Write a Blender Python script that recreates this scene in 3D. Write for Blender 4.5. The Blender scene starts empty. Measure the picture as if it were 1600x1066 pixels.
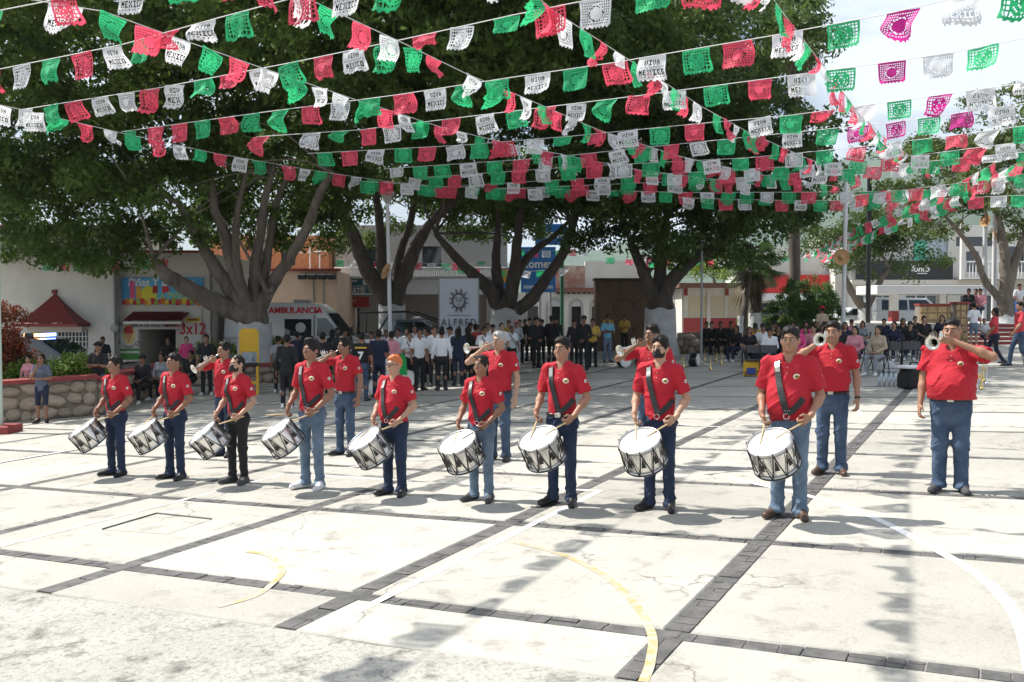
import bpy, math, random
import numpy as np
from mathutils import Vector, Matrix
R = math.radians
rnd = random.Random(7)
nrg = np.random.default_rng(11)
scene = bpy.context.scene
COL = scene.collection

# ------------------------------------------------------------------ camera
F_PX, CX, CY, EYE, PITCH = 1486.0, 800.0, 533.0, 2.05, R(1.81)
SLOPE = 0.041                                   # the plaza rises gently towards the right
cam_d = bpy.data.cameras.new('camera')
cam_d.lens = F_PX / 1600 * 36; cam_d.sensor_width = 36
cam_d.clip_end = 6000; cam_d.clip_start = 0.05
cam = bpy.data.objects.new('camera', cam_d); COL.objects.link(cam)
cam.location = (0, 0, EYE); cam.rotation_euler = (math.pi / 2 - PITCH, 0, 0)
scene.camera = cam

# ------------------------------------------------------------------ sky and sun
SUN_EL = R(53.5)
SUN_TO = Vector((-1.14, 0.455, 0)).normalized() * math.cos(SUN_EL) + Vector((0, 0, math.sin(SUN_EL)))
world = bpy.data.worlds.new('World'); scene.world = world; world.use_nodes = True
nt = world.node_tree; nt.nodes.clear()
w_out = nt.nodes.new('ShaderNodeOutputWorld'); w_bg = nt.nodes.new('ShaderNodeBackground')
sky = nt.nodes.new('ShaderNodeTexSky'); sky.sky_type = 'NISHITA'; sky.sun_disc = False
sky.sun_elevation = SUN_EL; sky.sun_rotation = math.atan2(SUN_TO.x, SUN_TO.y)
sky.air_density = 1.0; sky.dust_density = 1.6; sky.ozone_density = 1.0
tc = nt.nodes.new('ShaderNodeTexCoord'); mp = nt.nodes.new('ShaderNodeMapping')
mp.inputs['Scale'].default_value = (1.0, 1.0, 2.6); mp.inputs['Location'].default_value = (0.35, 0.2, 0.1)
cn = nt.nodes.new('ShaderNodeTexNoise'); cn.inputs['Scale'].default_value = 2.3
cn.inputs['Detail'].default_value = 7; cn.inputs['Roughness'].default_value = 0.55
cr = nt.nodes.new('ShaderNodeValToRGB'); cr.color_ramp.elements[0].position = 0.40; cr.color_ramp.elements[1].position = 0.56
cm = nt.nodes.new('ShaderNodeMix'); cm.data_type = 'RGBA'
nt.links.new(tc.outputs['Generated'], mp.inputs['Vector']); nt.links.new(mp.outputs['Vector'], cn.inputs['Vector'])
nt.links.new(cn.outputs['Fac'], cr.inputs['Fac']); nt.links.new(cr.outputs['Color'], cm.inputs['Factor'])
nt.links.new(sky.outputs['Color'], cm.inputs['A']); cm.inputs['B'].default_value = (9.8, 10.8, 12.0, 1)
nt.links.new(cm.outputs['Result'], w_bg.inputs['Color']); w_bg.inputs['Strength'].default_value = 0.062
nt.links.new(w_bg.outputs['Background'], w_out.inputs['Surface'])
sun_d = bpy.data.lights.new('sun', 'SUN'); sun_d.energy = 4.6; sun_d.angle = R(0.53); sun_d.color = (1.0, 0.955, 0.88)
sun = bpy.data.objects.new('sun', sun_d); COL.objects.link(sun)
sun.rotation_euler = SUN_TO.to_track_quat('Z', 'Y').to_euler(); sun.location = SUN_TO * 60
scene.view_settings.view_transform = 'Standard'; scene.view_settings.look = 'None'
scene.view_settings.exposure = 0.74; scene.view_settings.gamma = 1.0
scene.view_settings.use_curve_mapping = False
scene.cycles.max_bounces = 5; scene.cycles.transparent_max_bounces = 8
scene.cycles.diffuse_bounces = 2; scene.cycles.glossy_bounces = 3; scene.cycles.transmission_bounces = 4
scene.cycles.caustics_reflective = False; scene.cycles.caustics_refractive = False

# ------------------------------------------------------------------ where things stand
def gz(x, y=0): return SLOPE * max(-45.0, min(45.0, x))
CP, SP = math.cos(PITCH), math.sin(PITCH)
def ray(px, py):
    a, b = (px - CX) / F_PX, (CY - py) / F_PX
    return Vector((a, CP + b * SP, -SP + b * CP))
def G(px, py, z=0.0):                            # the point of the (sloping) ground seen at a pixel of the photograph
    d = ray(px, py); t = (z - EYE) / (d.z - SLOPE * d.x); return Vector((0, 0, EYE)) + d * t
def at(px, py, dist):                            # the point at that distance (world y)
    d = ray(px, py); return Vector((0, 0, EYE)) + d * (dist / d.y)
def X(px, d): return (px - CX) / F_PX * d
def Z(py, d): return at(800, py, d).z
def atz(px, py, z):
    d = ray(px, py); return Vector((0, 0, EYE)) + d * ((z - EYE) / d.z)

# ------------------------------------------------------------------ materials
MATS = {}
def mat(name, col, rough=0.7, var=0.0, vscale=3.0, bump=0.0, bscale=40.0, metal=0.0, col2=None, emit=0.0,
        spec=0.5, trans=0.0, rand=0.0, detail=5, coat=0.0, vstretch=None):
    if name in MATS: return MATS[name]
    m = bpy.data.materials.new(name); m.use_nodes = True
    n = m.node_tree.nodes; l = m.node_tree.links
    b = n['Principled BSDF']; out = n['Material Output']
    b.inputs['Roughness'].default_value = rough; b.inputs['Metallic'].default_value = metal
    b.inputs['Specular IOR Level'].default_value = spec
    if coat: b.inputs['Coat Weight'].default_value = coat
    b.inputs['Base Color'].default_value = (*col, 1)
    src = None
    if var or col2 or bump:
        g = n.new('ShaderNodeTexCoord')
        vec = g.outputs['Object']
        if vstretch:
            mm = n.new('ShaderNodeMapping'); mm.inputs['Scale'].default_value = vstretch
            l.new(vec, mm.inputs['Vector']); vec = mm.outputs['Vector']
    if var or col2:
        no = n.new('ShaderNodeTexNoise'); no.inputs['Scale'].default_value = vscale; no.inputs['Detail'].default_value = detail
        no.inputs['Roughness'].default_value = 0.6
        l.new(vec, no.inputs['Vector'])
        mx = n.new('ShaderNodeMix'); mx.data_type = 'RGBA'
        if col2:
            ra = n.new('ShaderNodeValToRGB'); ra.color_ramp.elements[0].position = .38; ra.color_ramp.elements[1].position = .64
            l.new(no.outputs['Fac'], ra.inputs['Fac']); l.new(ra.outputs['Color'], mx.inputs['Factor'])
            mx.inputs['A'].default_value = (*col, 1); mx.inputs['B'].default_value = (*col2, 1)
        else:
            l.new(no.outputs['Fac'], mx.inputs['Factor'])
            mx.inputs['A'].default_value = (*[c * (1 - var) for c in col], 1)
            mx.inputs['B'].default_value = (*[min(1, c * (1 + var)) for c in col], 1)
        src = mx.outputs['Result']
    if rand:
        oi = n.new('ShaderNodeObjectInfo'); hs = n.new('ShaderNodeHueSaturation')
        mr = n.new('ShaderNodeMapRange'); mr.inputs['To Min'].default_value = 1 - rand; mr.inputs['To Max'].default_value = 1 + rand
        l.new(oi.outputs['Random'], mr.inputs['Value']); l.new(mr.outputs['Result'], hs.inputs['Value'])
        if src: l.new(src, hs.inputs['Color'])
        else: hs.inputs['Color'].default_value = (*col, 1)
        src = hs.outputs['Color']
    if src: l.new(src, b.inputs['Base Color'])
    if bump:
        n2 = n.new('ShaderNodeTexNoise'); n2.inputs['Scale'].default_value = bscale; n2.inputs['Detail'].default_value = 4
        bp = n.new('ShaderNodeBump'); bp.inputs['Strength'].default_value = bump; bp.inputs['Distance'].default_value = 0.02
        l.new(vec, n2.inputs['Vector']); l.new(n2.outputs['Fac'], bp.inputs['Height']); l.new(bp.outputs['Normal'], b.inputs['Normal'])
    if emit:
        b.inputs['Emission Color'].default_value = (*col, 1); b.inputs['Emission Strength'].default_value = emit
    if trans:                                    # thin leaves and paper let light through
        tr = n.new('ShaderNodeBsdfTranslucent'); ms = n.new('ShaderNodeMixShader'); ms.inputs['Fac'].default_value = trans
        if src: l.new(src, tr.inputs['Color'])
        else: tr.inputs['Color'].default_value = (*col, 1)
        l.new(b.outputs['BSDF'], ms.inputs[1]); l.new(tr.outputs['BSDF'], ms.inputs[2]); l.new(ms.outputs['Shader'], out.inputs['Surface'])
    MATS[name] = m
    return m

# ------------------------------------------------------------------ objects
def tag(o, label=None, cat=None, group=None, kind=None):
    if label: o['label'] = label
    if cat: o['category'] = cat
    if group: o['group'] = group
    if kind: o['kind'] = kind
    return o
def empty(name, loc=(0, 0, 0), rz=0.0, label=None, cat=None, group=None):
    o = bpy.data.objects.new(name, None); COL.objects.link(o); o.location = loc; o.rotation_euler = (0, 0, rz)
    o.empty_display_size = 0.1
    return tag(o, label, cat, group)
def link(name, me, parent=None, loc=(0, 0, 0), rot=(0, 0, 0), m=None):
    o = bpy.data.objects.new(name, me); COL.objects.link(o); o.location = loc; o.rotation_euler = rot
    if parent: o.parent = parent
    if m is not None:
        if len(me.materials) == 0: me.materials.append(m)
        elif me.materials[0] is not m:
            o.material_slots[0].link = 'OBJECT'; o.material_slots[0].material = m
    return o
def np_mesh(name, v, f, m=None, smooth=False):
    """v (n,3) array, f (k,3|4) int array"""
    me = bpy.data.meshes.new(name); v = np.asarray(v, np.float32); f = np.asarray(f, np.int32); k = f.shape[1]
    me.vertices.add(len(v)); me.vertices.foreach_set('co', v.ravel())
    me.loops.add(f.size); me.loops.foreach_set('vertex_index', f.ravel())
    me.polygons.add(len(f)); me.polygons.foreach_set('loop_start', np.arange(0, f.size, k, dtype=np.int32))
    if smooth: me.polygons.foreach_set('use_smooth', np.ones(len(f), bool))
    me.update(calc_edges=True); me.validate()
    if m: me.materials.append(m)
    return me

class MB:
    def __init__(s): s.v = []; s.f = []; s.sm = []
    def add(s, v, f, smooth=False):
        o = len(s.v); s.v += [tuple(p) for p in v]; s.f += [tuple(i + o for i in q) for q in f]; s.sm += [smooth] * len(f); return s
    def box(s, x0, x1, y0, y1, z0, z1, b=0.0):
        if b <= 0:
            v = [(x, y, z) for z in (z0, z1) for y in (y0, y1) for x in (x0, x1)]
            return s.add(v, [(0, 2, 3, 1), (4, 5, 7, 6), (0, 1, 5, 4), (2, 6, 7, 3), (0, 4, 6, 2), (1, 3, 7, 5)])
        v = []
        for z, i in ((z0, b), (z0 + b, 0), (z1 - b, 0), (z1, b)):
            v += [(x0 + i, y0 + i, z), (x1 - i, y0 + i, z), (x1 - i, y1 - i, z), (x0 + i, y1 - i, z)]
        f = [(3, 2, 1, 0), (12, 13, 14, 15)]
        for r in range(3):
            for k in range(4):
                a, c = r * 4 + k, r * 4 + (k + 1) % 4; f.append((a, c, c + 4, a + 4))
        return s.add(v, f)
    def quad(s, a, b, c, d): return s.add([a, b, c, d], [(0, 1, 2, 3)])
    def tube(s, pts, rad, n=8, cap=True, smooth=True, flat=1.0):
        pts = [Vector(p) for p in pts]; k = len(pts)
        if not hasattr(rad, '__len__'): rad = [rad] * k
        t0 = (pts[1] - pts[0]).normalized(); ref = Vector((0, 0, 1)) if abs(t0.z) < .9 else Vector((1, 0, 0))
        u = t0.cross(ref).normalized(); v = []; 
        for i, p in enumerate(pts):
            t = (pts[min(i + 1, k - 1)] - pts[max(i - 1, 0)]).normalized()
            u = (u - t * u.dot(t)).normalized(); w = t.cross(u)
            for j in range(n):
                a = 2 * math.pi * j / n; v.append(p + (u * math.cos(a) + w * math.sin(a) * flat) * rad[i])
        f = [(i * n + j, i * n + (j + 1) % n, (i + 1) * n + (j + 1) % n, (i + 1) * n + j) for i in range(k - 1) for j in range(n)]
        s.add(v, f, smooth)
        if cap:
            s.add(v[:n], [tuple(reversed(range(n)))]); s.add(v[-n:], [tuple(range(n))])
        return s
    def lathe(s, prof, n=24, mtx=None, smooth=True, arc=2 * math.pi):
        v = []; full = abs(arc - 2 * math.pi) < 1e-6; m = n if full else n + 1
        for r, z in prof:
            for j in range(m):
                a = arc * j / n; p = Vector((r * math.cos(a), r * math.sin(a), z)); v.append(mtx @ p if mtx else p)
        f = []
        for i in range(len(prof) - 1):
            for j in range(n):
                j2 = (j + 1) % m; f.append((i * m + j, i * m + j2, (i + 1) * m + j2, (i + 1) * m + j))
        return s.add(v, f, smooth)
    def prism(s, poly, y0, y1):                 # polygon in x,z extruded along y
        n = len(poly)
        v = [(p[0], y0, p[1]) for p in poly] + [(p[0], y1, p[1]) for p in poly]
        f = [tuple(range(n)), tuple(reversed(range(n, 2 * n)))] + [(i, i + n, (i + 1) % n + n, (i + 1) % n) for i in range(n)]
        return s.add(v, f)
    def ball(s, c, r, n=10, m=6):
        v = []; c = Vector(c)
        if not hasattr(r, '__len__'): r = (r, r, r)
        for i in range(m + 1):
            t = math.pi * i / m
            for j in range(n):
                a = 2 * math.pi * j / n
                v.append((c.x + r[0] * math.sin(t) * math.cos(a), c.y + r[1] * math.sin(t) * math.sin(a), c.z + r[2] * math.cos(t)))
        f = [(i * n + j, (i + 1) * n + j, (i + 1) * n + (j + 1) % n, i * n + (j + 1) % n) for i in range(m) for j in range(n)]
        return s.add(v, f, True)
    def mesh(s, name, m=None):
        me = bpy.data.meshes.new(name); me.from_pydata([tuple(p) for p in s.v], [], s.f)
        if any(s.sm): me.polygons.foreach_set('use_smooth', s.sm)
        me.update()
        if m: me.materials.append(m)
        return me
    def build(s, name, m, parent=None, loc=(0, 0, 0), rot=(0, 0, 0)):
        return link(name, s.mesh(name, m), parent, loc, rot)
def box(name, m, parent, x0, x1, y0, y1, z0, z1, b=0.0): return MB().box(x0, x1, y0, y1, z0, z1, b).build(name, m, parent)
def copy_tree(o, parent=None):
    c = o.copy(); COL.objects.link(c); c.parent = parent
    for ch in KIDS(o): copy_tree(ch, c)
    return c
def KIDS(o): return [x for x in COL.objects if x.parent is o] if len(COL.objects) < 400 else list(o.children)
def text(s, size, m, parent, loc, rot=(math.pi / 2, 0, 0), name='lettering', align='CENTER', ext=0.004, sx=1.0, space=1.0, shear=0.0, bold=0.0):
    cu = bpy.data.curves.new(name, 'FONT'); cu.body = s; cu.size = size; cu.align_x = align; cu.align_y = 'CENTER'
    cu.extrude = ext; cu.space_character = space; cu.shear = shear; cu.offset = bold; cu.resolution_u = 3
    to = bpy.data.objects.new('tmp', cu); COL.objects.link(to)
    dg = bpy.context.evaluated_depsgraph_get(); me = bpy.data.meshes.new_from_object(to.evaluated_get(dg))
    bpy.data.objects.remove(to); bpy.data.curves.remove(cu)
    me.materials.clear(); me.materials.append(m); me.name = name
    o = link(name, me, parent, loc, rot); o.scale = (sx, 1, 1); return o
def wall(mb, x0, x1, z0, z1, holes, y=0.0, th=0.25):
    """front face with real openings and their reveals"""
    xs = sorted({x0, x1, *[h[0] for h in holes], *[h[1] for h in holes]}); zs = sorted({z0, z1, *[h[2] for h in holes], *[h[3] for h in holes]})
    for a, b in zip(xs, xs[1:]):
        for c, d in zip(zs, zs[1:]):
            if any(h[0] <= a and b <= h[1] and h[2] <= c and d <= h[3] for h in holes): continue
            mb.quad((a, y, c), (b, y, c), (b, y, d), (a, y, d))
    for a, b, c, d in holes:
        mb.quad((a, y, c), (a, y, d), (a, y + th, d), (a, y + th, c)); mb.quad((b, y, c), (b, y + th, c), (b, y + th, d), (b, y, d))
        mb.quad((a, y, d), (b, y, d), (b, y + th, d), (a, y + th, d)); mb.quad((a, y, c), (a, y + th, c), (b, y + th, c), (b, y, c))
    return mb
# ================================================================== the plaza floor
GA = R(62.75); GU = Vector((math.cos(GA), math.sin(GA), 0)); GV = Vector((math.sin(GA), -math.cos(GA), 0))
def uv(u, v, h=0.0):
    p = GU * u + GV * v; return Vector((p.x, p.y, gz(p.x) + h))
def concrete(name, c1, c2, dirt, big=0.55, rough_bump=0.25, dt=(.56, .74), fine_amt=.35, fs=46):
    m = bpy.data.materials.new(name); m.use_nodes = True; n = m.node_tree.nodes; l = m.node_tree.links; b = n['Principled BSDF']
    ge = n.new('ShaderNodeNewGeometry'); oi = n.new('ShaderNodeObjectInfo')
    def noise(sc, det, ro=.6):
        x = n.new('ShaderNodeTexNoise'); x.inputs['Scale'].default_value = sc; x.inputs['Detail'].default_value = det; x.inputs['Roughness'].default_value = ro
        l.new(ge.outputs['Position'], x.inputs['Vector']); return x.outputs['Fac']
    def ramp(s, a, c):
        x = n.new('ShaderNodeValToRGB'); x.color_ramp.elements[0].position = a; x.color_ramp.elements[1].position = c; l.new(s, x.inputs['Fac']); return x.outputs['Color']
    def mix(fac, a, c, mode='MIX'):
        x = n.new('ShaderNodeMix'); x.data_type = 'RGBA'; x.blend_type = mode
        if hasattr(fac, 'links'): l.new(fac, x.inputs['Factor'])
        else: x.inputs['Factor'].default_value = fac
        for s, k in ((a, 'A'), (c, 'B')):
            if hasattr(s, 'links'): l.new(s, x.inputs[k])
            else: x.inputs[k].default_value = (*s, 1)
        return x.outputs['Result']
    base = mix(ramp(noise(big, 6, .65), .35, .68), c1, c2)
    base = mix(ramp(noise(2.7, 9, .74), *dt), base, dirt)
    fine = ramp(noise(fs, 6, .75), .34, .50)
    base = mix(fine_amt, base, mix(fine, (.42, .41, .39), (1, 1, 1)), 'MULTIPLY')
    vr = n.new('ShaderNodeTexVoronoi'); vr.feature = 'DISTANCE_TO_EDGE'; vr.inputs['Scale'].default_value = .55
    wn = n.new('ShaderNodeTexNoise'); wn.inputs['Scale'].default_value = 1.7; wn.inputs['Detail'].default_value = 6
    l.new(ge.outputs['Position'], wn.inputs['Vector'])
    ad = n.new('ShaderNodeMix'); ad.data_type = 'RGBA'; ad.blend_type = 'ADD'; ad.inputs['Factor'].default_value = .9
    l.new(ge.outputs['Position'], ad.inputs['A']); l.new(wn.outputs['Color'], ad.inputs['B']); l.new(ad.outputs['Result'], vr.inputs['Vector'])
    crack = ramp(vr.outputs['Distance'], .002, .007)
    ck = n.new('ShaderNodeMath'); ck.operation = 'MAXIMUM'; l.new(crack, ck.inputs[0]); l.new(ramp(noise(.45, 3), .46, .52), ck.inputs[1])
    base = mix(ck.outputs[0], (.20, .19, .17), base)
    hs = n.new('ShaderNodeHueSaturation'); mr = n.new('ShaderNodeMapRange'); mr.inputs['To Min'].default_value = .88; mr.inputs['To Max'].default_value = 1.08
    l.new(oi.outputs['Random'], mr.inputs['Value']); l.new(mr.outputs['Result'], hs.inputs['Value']); l.new(base, hs.inputs['Color'])
    l.new(hs.outputs['Color'], b.inputs['Base Color']); b.inputs['Roughness'].default_value = .86; b.inputs['Specular IOR Level'].default_value = .3
    bp = n.new('ShaderNodeBump'); bp.inputs['Strength'].default_value = rough_bump; bp.inputs['Distance'].default_value = .02
    l.new(noise(30, 8, .7), bp.inputs['Height']); l.new(bp.outputs['Normal'], b.inputs['Normal'])
    return m
M_SLAB = concrete('worn_cream_concrete', (.475, .460, .415), (.385, .370, .328), (.235, .222, .195), dt=(.53, .72))
M_ROUGH = concrete('rough_old_concrete', (.47, .458, .42), (.385, .373, .34), (.16, .155, .14), big=1.1, rough_bump=1.0, dt=(.53, .66), fine_amt=.8, fs=24)
M_STONE = mat('dark_joint_stone', (.075, .074, .074), .8, col2=(.135, .13, .125), vscale=6, bump=.4, bscale=30)
M_MORTAR = mat('joint_mortar', (.22, .21, .19), .9, var=.25, vscale=9, bump=.3)
M_GROUND = mat('street_ground', (.34, .325, .29), .9, var=.2, vscale=.6, bump=.2, bscale=6)
# the ground: one sheet out to the horizon, following the slope of the plaza
gx = [-3000, -600, -150, -45, -20, 0, 20, 45, 150, 600, 3000]; gy = [-60, -5, 0, 20, 40, 80, 200, 600, 1500, 4000]
gme = MB(); gme.add([(x, y, gz(x) - .045) for y in gy for x in gx],
    [(j * 11 + i, j * 11 + i + 1, j * 11 + 12 + i, j * 11 + 11 + i) for j in range(9) for i in range(10)])
tag(gme.build('ground', M_GROUND), kind='structure')
V0, DV, U0, DU, JW = -1.79, 2.43, 5.66, 2.47, 0.17
plaza = MB()
def sheet(mb, u0, u1, v0, v1, h):
    mb.quad(uv(u0, v0, h), uv(u0, v1, h), uv(u1, v1, h), uv(u1, v0, h))
sheet(plaza, 4.87, 41, -31, 19, -.014)
plaza = tag(plaza.build('plaza_floor', M_MORTAR), kind='structure')
rg = random.Random(3)
slab_me = {}
def slab(u0, u1, v0, v1, lift):
    mb = MB(); c = uv((u0 + u1) / 2, (v0 + v1) / 2); b = .012
    P = [uv(u, v, h) - c for h, i in ((-.03, 0), (-b, 0), (0, b)) for u, v in ((u0 + i, v0 + i), (u0 + i, v1 - i), (u1 - i, v1 - i), (u1 - i, v0 + i))]
    f = [(8, 9, 10, 11)] + [(r * 4 + k, r * 4 + (k + 1) % 4, r * 4 + 4 + (k + 1) % 4, r * 4 + 4 + k) for r in range(2) for k in range(4)]
    mb.add(P, f); key = (round(u1 - u0, 3), round(v1 - v0, 3))
    if key not in slab_me: slab_me[key] = mb.mesh('concrete_slab', M_SLAB)
    link('concrete_slab', slab_me[key], plaza, c + Vector((0, 0, lift)))
for j in range(-11, 9):
    va, vb = V0 + DV * j + JW / 2, V0 + DV * (j + 1) - JW / 2
    slab(4.885, U0 - JW / 2, va, vb, 0)
    for i in range(0, 14):
        ua, ub = U0 + DU * i + JW / 2, U0 + DU * (i + 1) - JW / 2
        p = uv((ua + ub) / 2, (va + vb) / 2)
        if p.y < 1 or p.y > 39 or abs(p.x) > 10 + p.y * .62: continue
        slab(ua, ub, va, vb, rg.uniform(-.0012, 0))
# split dark stones laid in the joints, proud of the mortar
def joint_stones(a, b, fixed, along_u, w, near):
    mb = MB(); t = a; ln = .17 if near else .5
    while t < b - .05:
        L = ln * rg.uniform(.45, 1.8); e = min(t + L, b)
        rows = 2 if (near and rg.random() < .6) else 1
        s0 = -w / 2 + .004
        cuts = [s0] + ([rg.uniform(-.25, .25) * w] if rows == 2 else []) + [w / 2 - .004]
        for c0, c1 in zip(cuts, cuts[1:]):
            g = .006 if near else .005
            p = [(t + g * rg.uniform(.2, 1.6), c0 + g * rg.uniform(0, .9)), (e - g * rg.uniform(.2, 1.6), c0 + g * rg.uniform(0, .9)),
                 (e - g * rg.uniform(.2, 1.6), c1 - g * rg.uniform(0, .9)), (t + g * rg.uniform(.2, 1.6), c1 - g * rg.uniform(0, .9))]
            h = rg.uniform(-.009, -.002)
            q = [(uv(x, fixed + y, hh) if along_u else uv(fixed + y, x, hh)) for hh in (-.02, h) for x, y in p]
            mb.add(q, [(4, 5, 6, 7) if not along_u else (7, 6, 5, 4)] + [(k, (k + 1) % 4, 4 + (k + 1) % 4, 4 + k) for k in range(4)])
        t = e
    return mb
for j in range(-10, 9):
    v = V0 + DV * j; w = JW
    tag(joint_stones(4.9, 16, v, True, w, -4 <= j <= 2).build('joint_stones', M_STONE, plaza), kind='stuff')
    tag(joint_stones(16, 36, v, True, w, False).build('joint_stones', M_STONE, plaza), kind='stuff')
for i in range(0, 13):
    tag(joint_stones(-27, 16, U0 + DU * i, False, JW - .012, i < 4).build('joint_stones', M_STONE, plaza), kind='stuff')
# older rough pavement in front of the court
fg = MB(); N = 60
vv = [(-24 + 44 * k / N, 4.87 + .02 * math.sin(k * 1.3) + .012 * math.sin(k * 3.1)) for k in range(N + 1)]
fg.add([uv(-6, v, -.004) for v, u in vv] + [uv(u, v, -.004) for v, u in vv] + [uv(u + .004, v, -.04) for v, u in vv],
       [(k, k + 1, N + 2 + k, N + 1 + k) for k in range(N)] + [(N + 1 + k, N + 2 + k, 2 * N + 3 + k, 2 * N + 2 + k) for k in range(N)])
tag(fg.build('old_pavement', M_ROUGH), kind='structure')
# painted court lines
def paint(name, c, wear):
    m = mat(name, c, .7, bump=.1); n = m.node_tree.nodes; l = m.node_tree.links; b = n['Principled BSDF']
    ge = n.new('ShaderNodeNewGeometry'); no = n.new('ShaderNodeTexNoise'); no.inputs['Scale'].default_value = 9; no.inputs['Detail'].default_value = 8; no.inputs['Roughness'].default_value = .75
    ra = n.new('ShaderNodeValToRGB'); ra.color_ramp.elements[0].position = wear; ra.color_ramp.elements[1].position = wear + .12
    mx = n.new('ShaderNodeMix'); mx.data_type = 'RGBA'; mx.inputs['A'].default_value = (.43, .405, .35, 1); mx.inputs['B'].default_value = (*c, 1)
    l.new(ge.outputs['Position'], no.inputs['Vector']); l.new(no.outputs['Fac'], ra.inputs['Fac']); l.new(ra.outputs['Color'], mx.inputs['Factor']); l.new(mx.outputs['Result'], b.inputs['Base Color'])
    return m
M_PW, M_PWW, M_PY = paint('white_court_paint', (.80, .80, .80), .33), paint('worn_white_paint', (.78, .78, .77), .44), paint('worn_yellow_paint', (.46, .34, .15), .46)
def stripe(name, pts, w, m, h=.0022):
    pts = [Vector((p.x, p.y, 0)) for p in pts]; k = len(pts); v = []
    for i, p in enumerate(pts):
        t = (pts[min(i + 1, k - 1)] - pts[max(i - 1, 0)]).normalized(); s = Vector((-t.y, t.x, 0)) * w / 2
        for q in (p - s, p + s): v.append((q.x, q.y, gz(q.x) + h))
    mb = MB().add(v, [(2 * i, 2 * i + 1, 2 * i + 3, 2 * i + 2)[::-1] for i in range(k - 1)])
    return tag(mb.build(name, m), kind='structure')
def smooth_path(p, n=8):
    p = [Vector((q.x, q.y, 0)) for q in p]; out = []; p = [2 * p[0] - p[1]] + p + [2 * p[-1] - p[-2]]
    for i in range(1, len(p) - 2):
        for k in range(n):
            t = k / n; a, b, c, d = p[i - 1:i + 3]
            out.append(.5 * ((2 * b) + (c - a) * t + (2 * a - 5 * b + 4 * c - d) * t * t + (3 * b - a - 3 * c + d) * t ** 3))
    return out + [p[-2]]
def seg(u0, v0, u1, v1, n=6): return [uv(u0 + (u1 - u0) * k / n, v0 + (v1 - v0) * k / n) for k in range(n + 1)]
stripe('court_line', seg(4.9, -3.97, 9.8, -3.97), .075, M_PW); stripe('court_line', seg(4.9, -8.48, 9.8, -8.48), .075, M_PWW)
stripe('court_line', seg(9.84, -8.52, 9.84, -3.93), .075, M_PWW); stripe('court_line', seg(6.5, -13.98, 21, -13.98), .07, M_PW)
stripe('court_line', seg(10.75, -21, 10.75, -14.1), .06, M_PWW)
stripe('court_line', seg(24.2, -14, 24.2, 6), .07, M_PWW)
arc = smooth_path([G(*p) for p in [(1141, 748), (1208, 762), (1291, 783), (1371, 812), (1451, 853), (1527, 898), (1578, 948), (1602, 1000), (1612, 1050)]])
stripe('court_line', arc, .085, M_PW, .003)
cc = uv(9.84, -6.22); stripe('court_line', [cc + (GU * math.sin(a) + GV * -math.cos(a)) * 1.8 for a in [math.pi * k / 24 for k in range(25)]], .065, M_PWW, .003)
c2 = uv(17.3, -4.0); stripe('court_line', [c2 + Vector((math.cos(a), math.sin(a), 0)) * 1.85 for a in [2 * math.pi * k / 40 for k in range(41)]], .07, M_PWW, .003)
stripe('court_line', smooth_path([G(*p) for p in [(805, 848), (870, 864), (940, 897), (990, 942), (1018, 990), (1016, 1035), (1005, 1066)]]), .06, M_PY, .0026)
stripe('court_line', smooth_path([G(*p) for p in [(386, 862), (418, 868), (437, 883), (441, 895), (427, 911), (398, 932), (341, 949)]]), .055, M_PY, .0034)
# hatch frame sunk in the slab behind the left arc
hp = [G(160, 828), G(245, 803), G(330, 812), G(262, 835)]
mh = MB(); mh.add([p + Vector((0, 0, .0015)) for p in hp], [(3, 2, 1, 0)]); hatch = tag(mh.build('floor_hatch', M_SLAB), kind='structure')
for a, b in ((hp[0], hp[1]), (hp[1], hp[2])):
    MB().tube([a + Vector((0, 0, .008)), b + Vector((0, 0, .008))], .009, 6).build('hatch_rim', mat('hatch_rim', (.1, .1, .1), .7), hatch)
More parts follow.
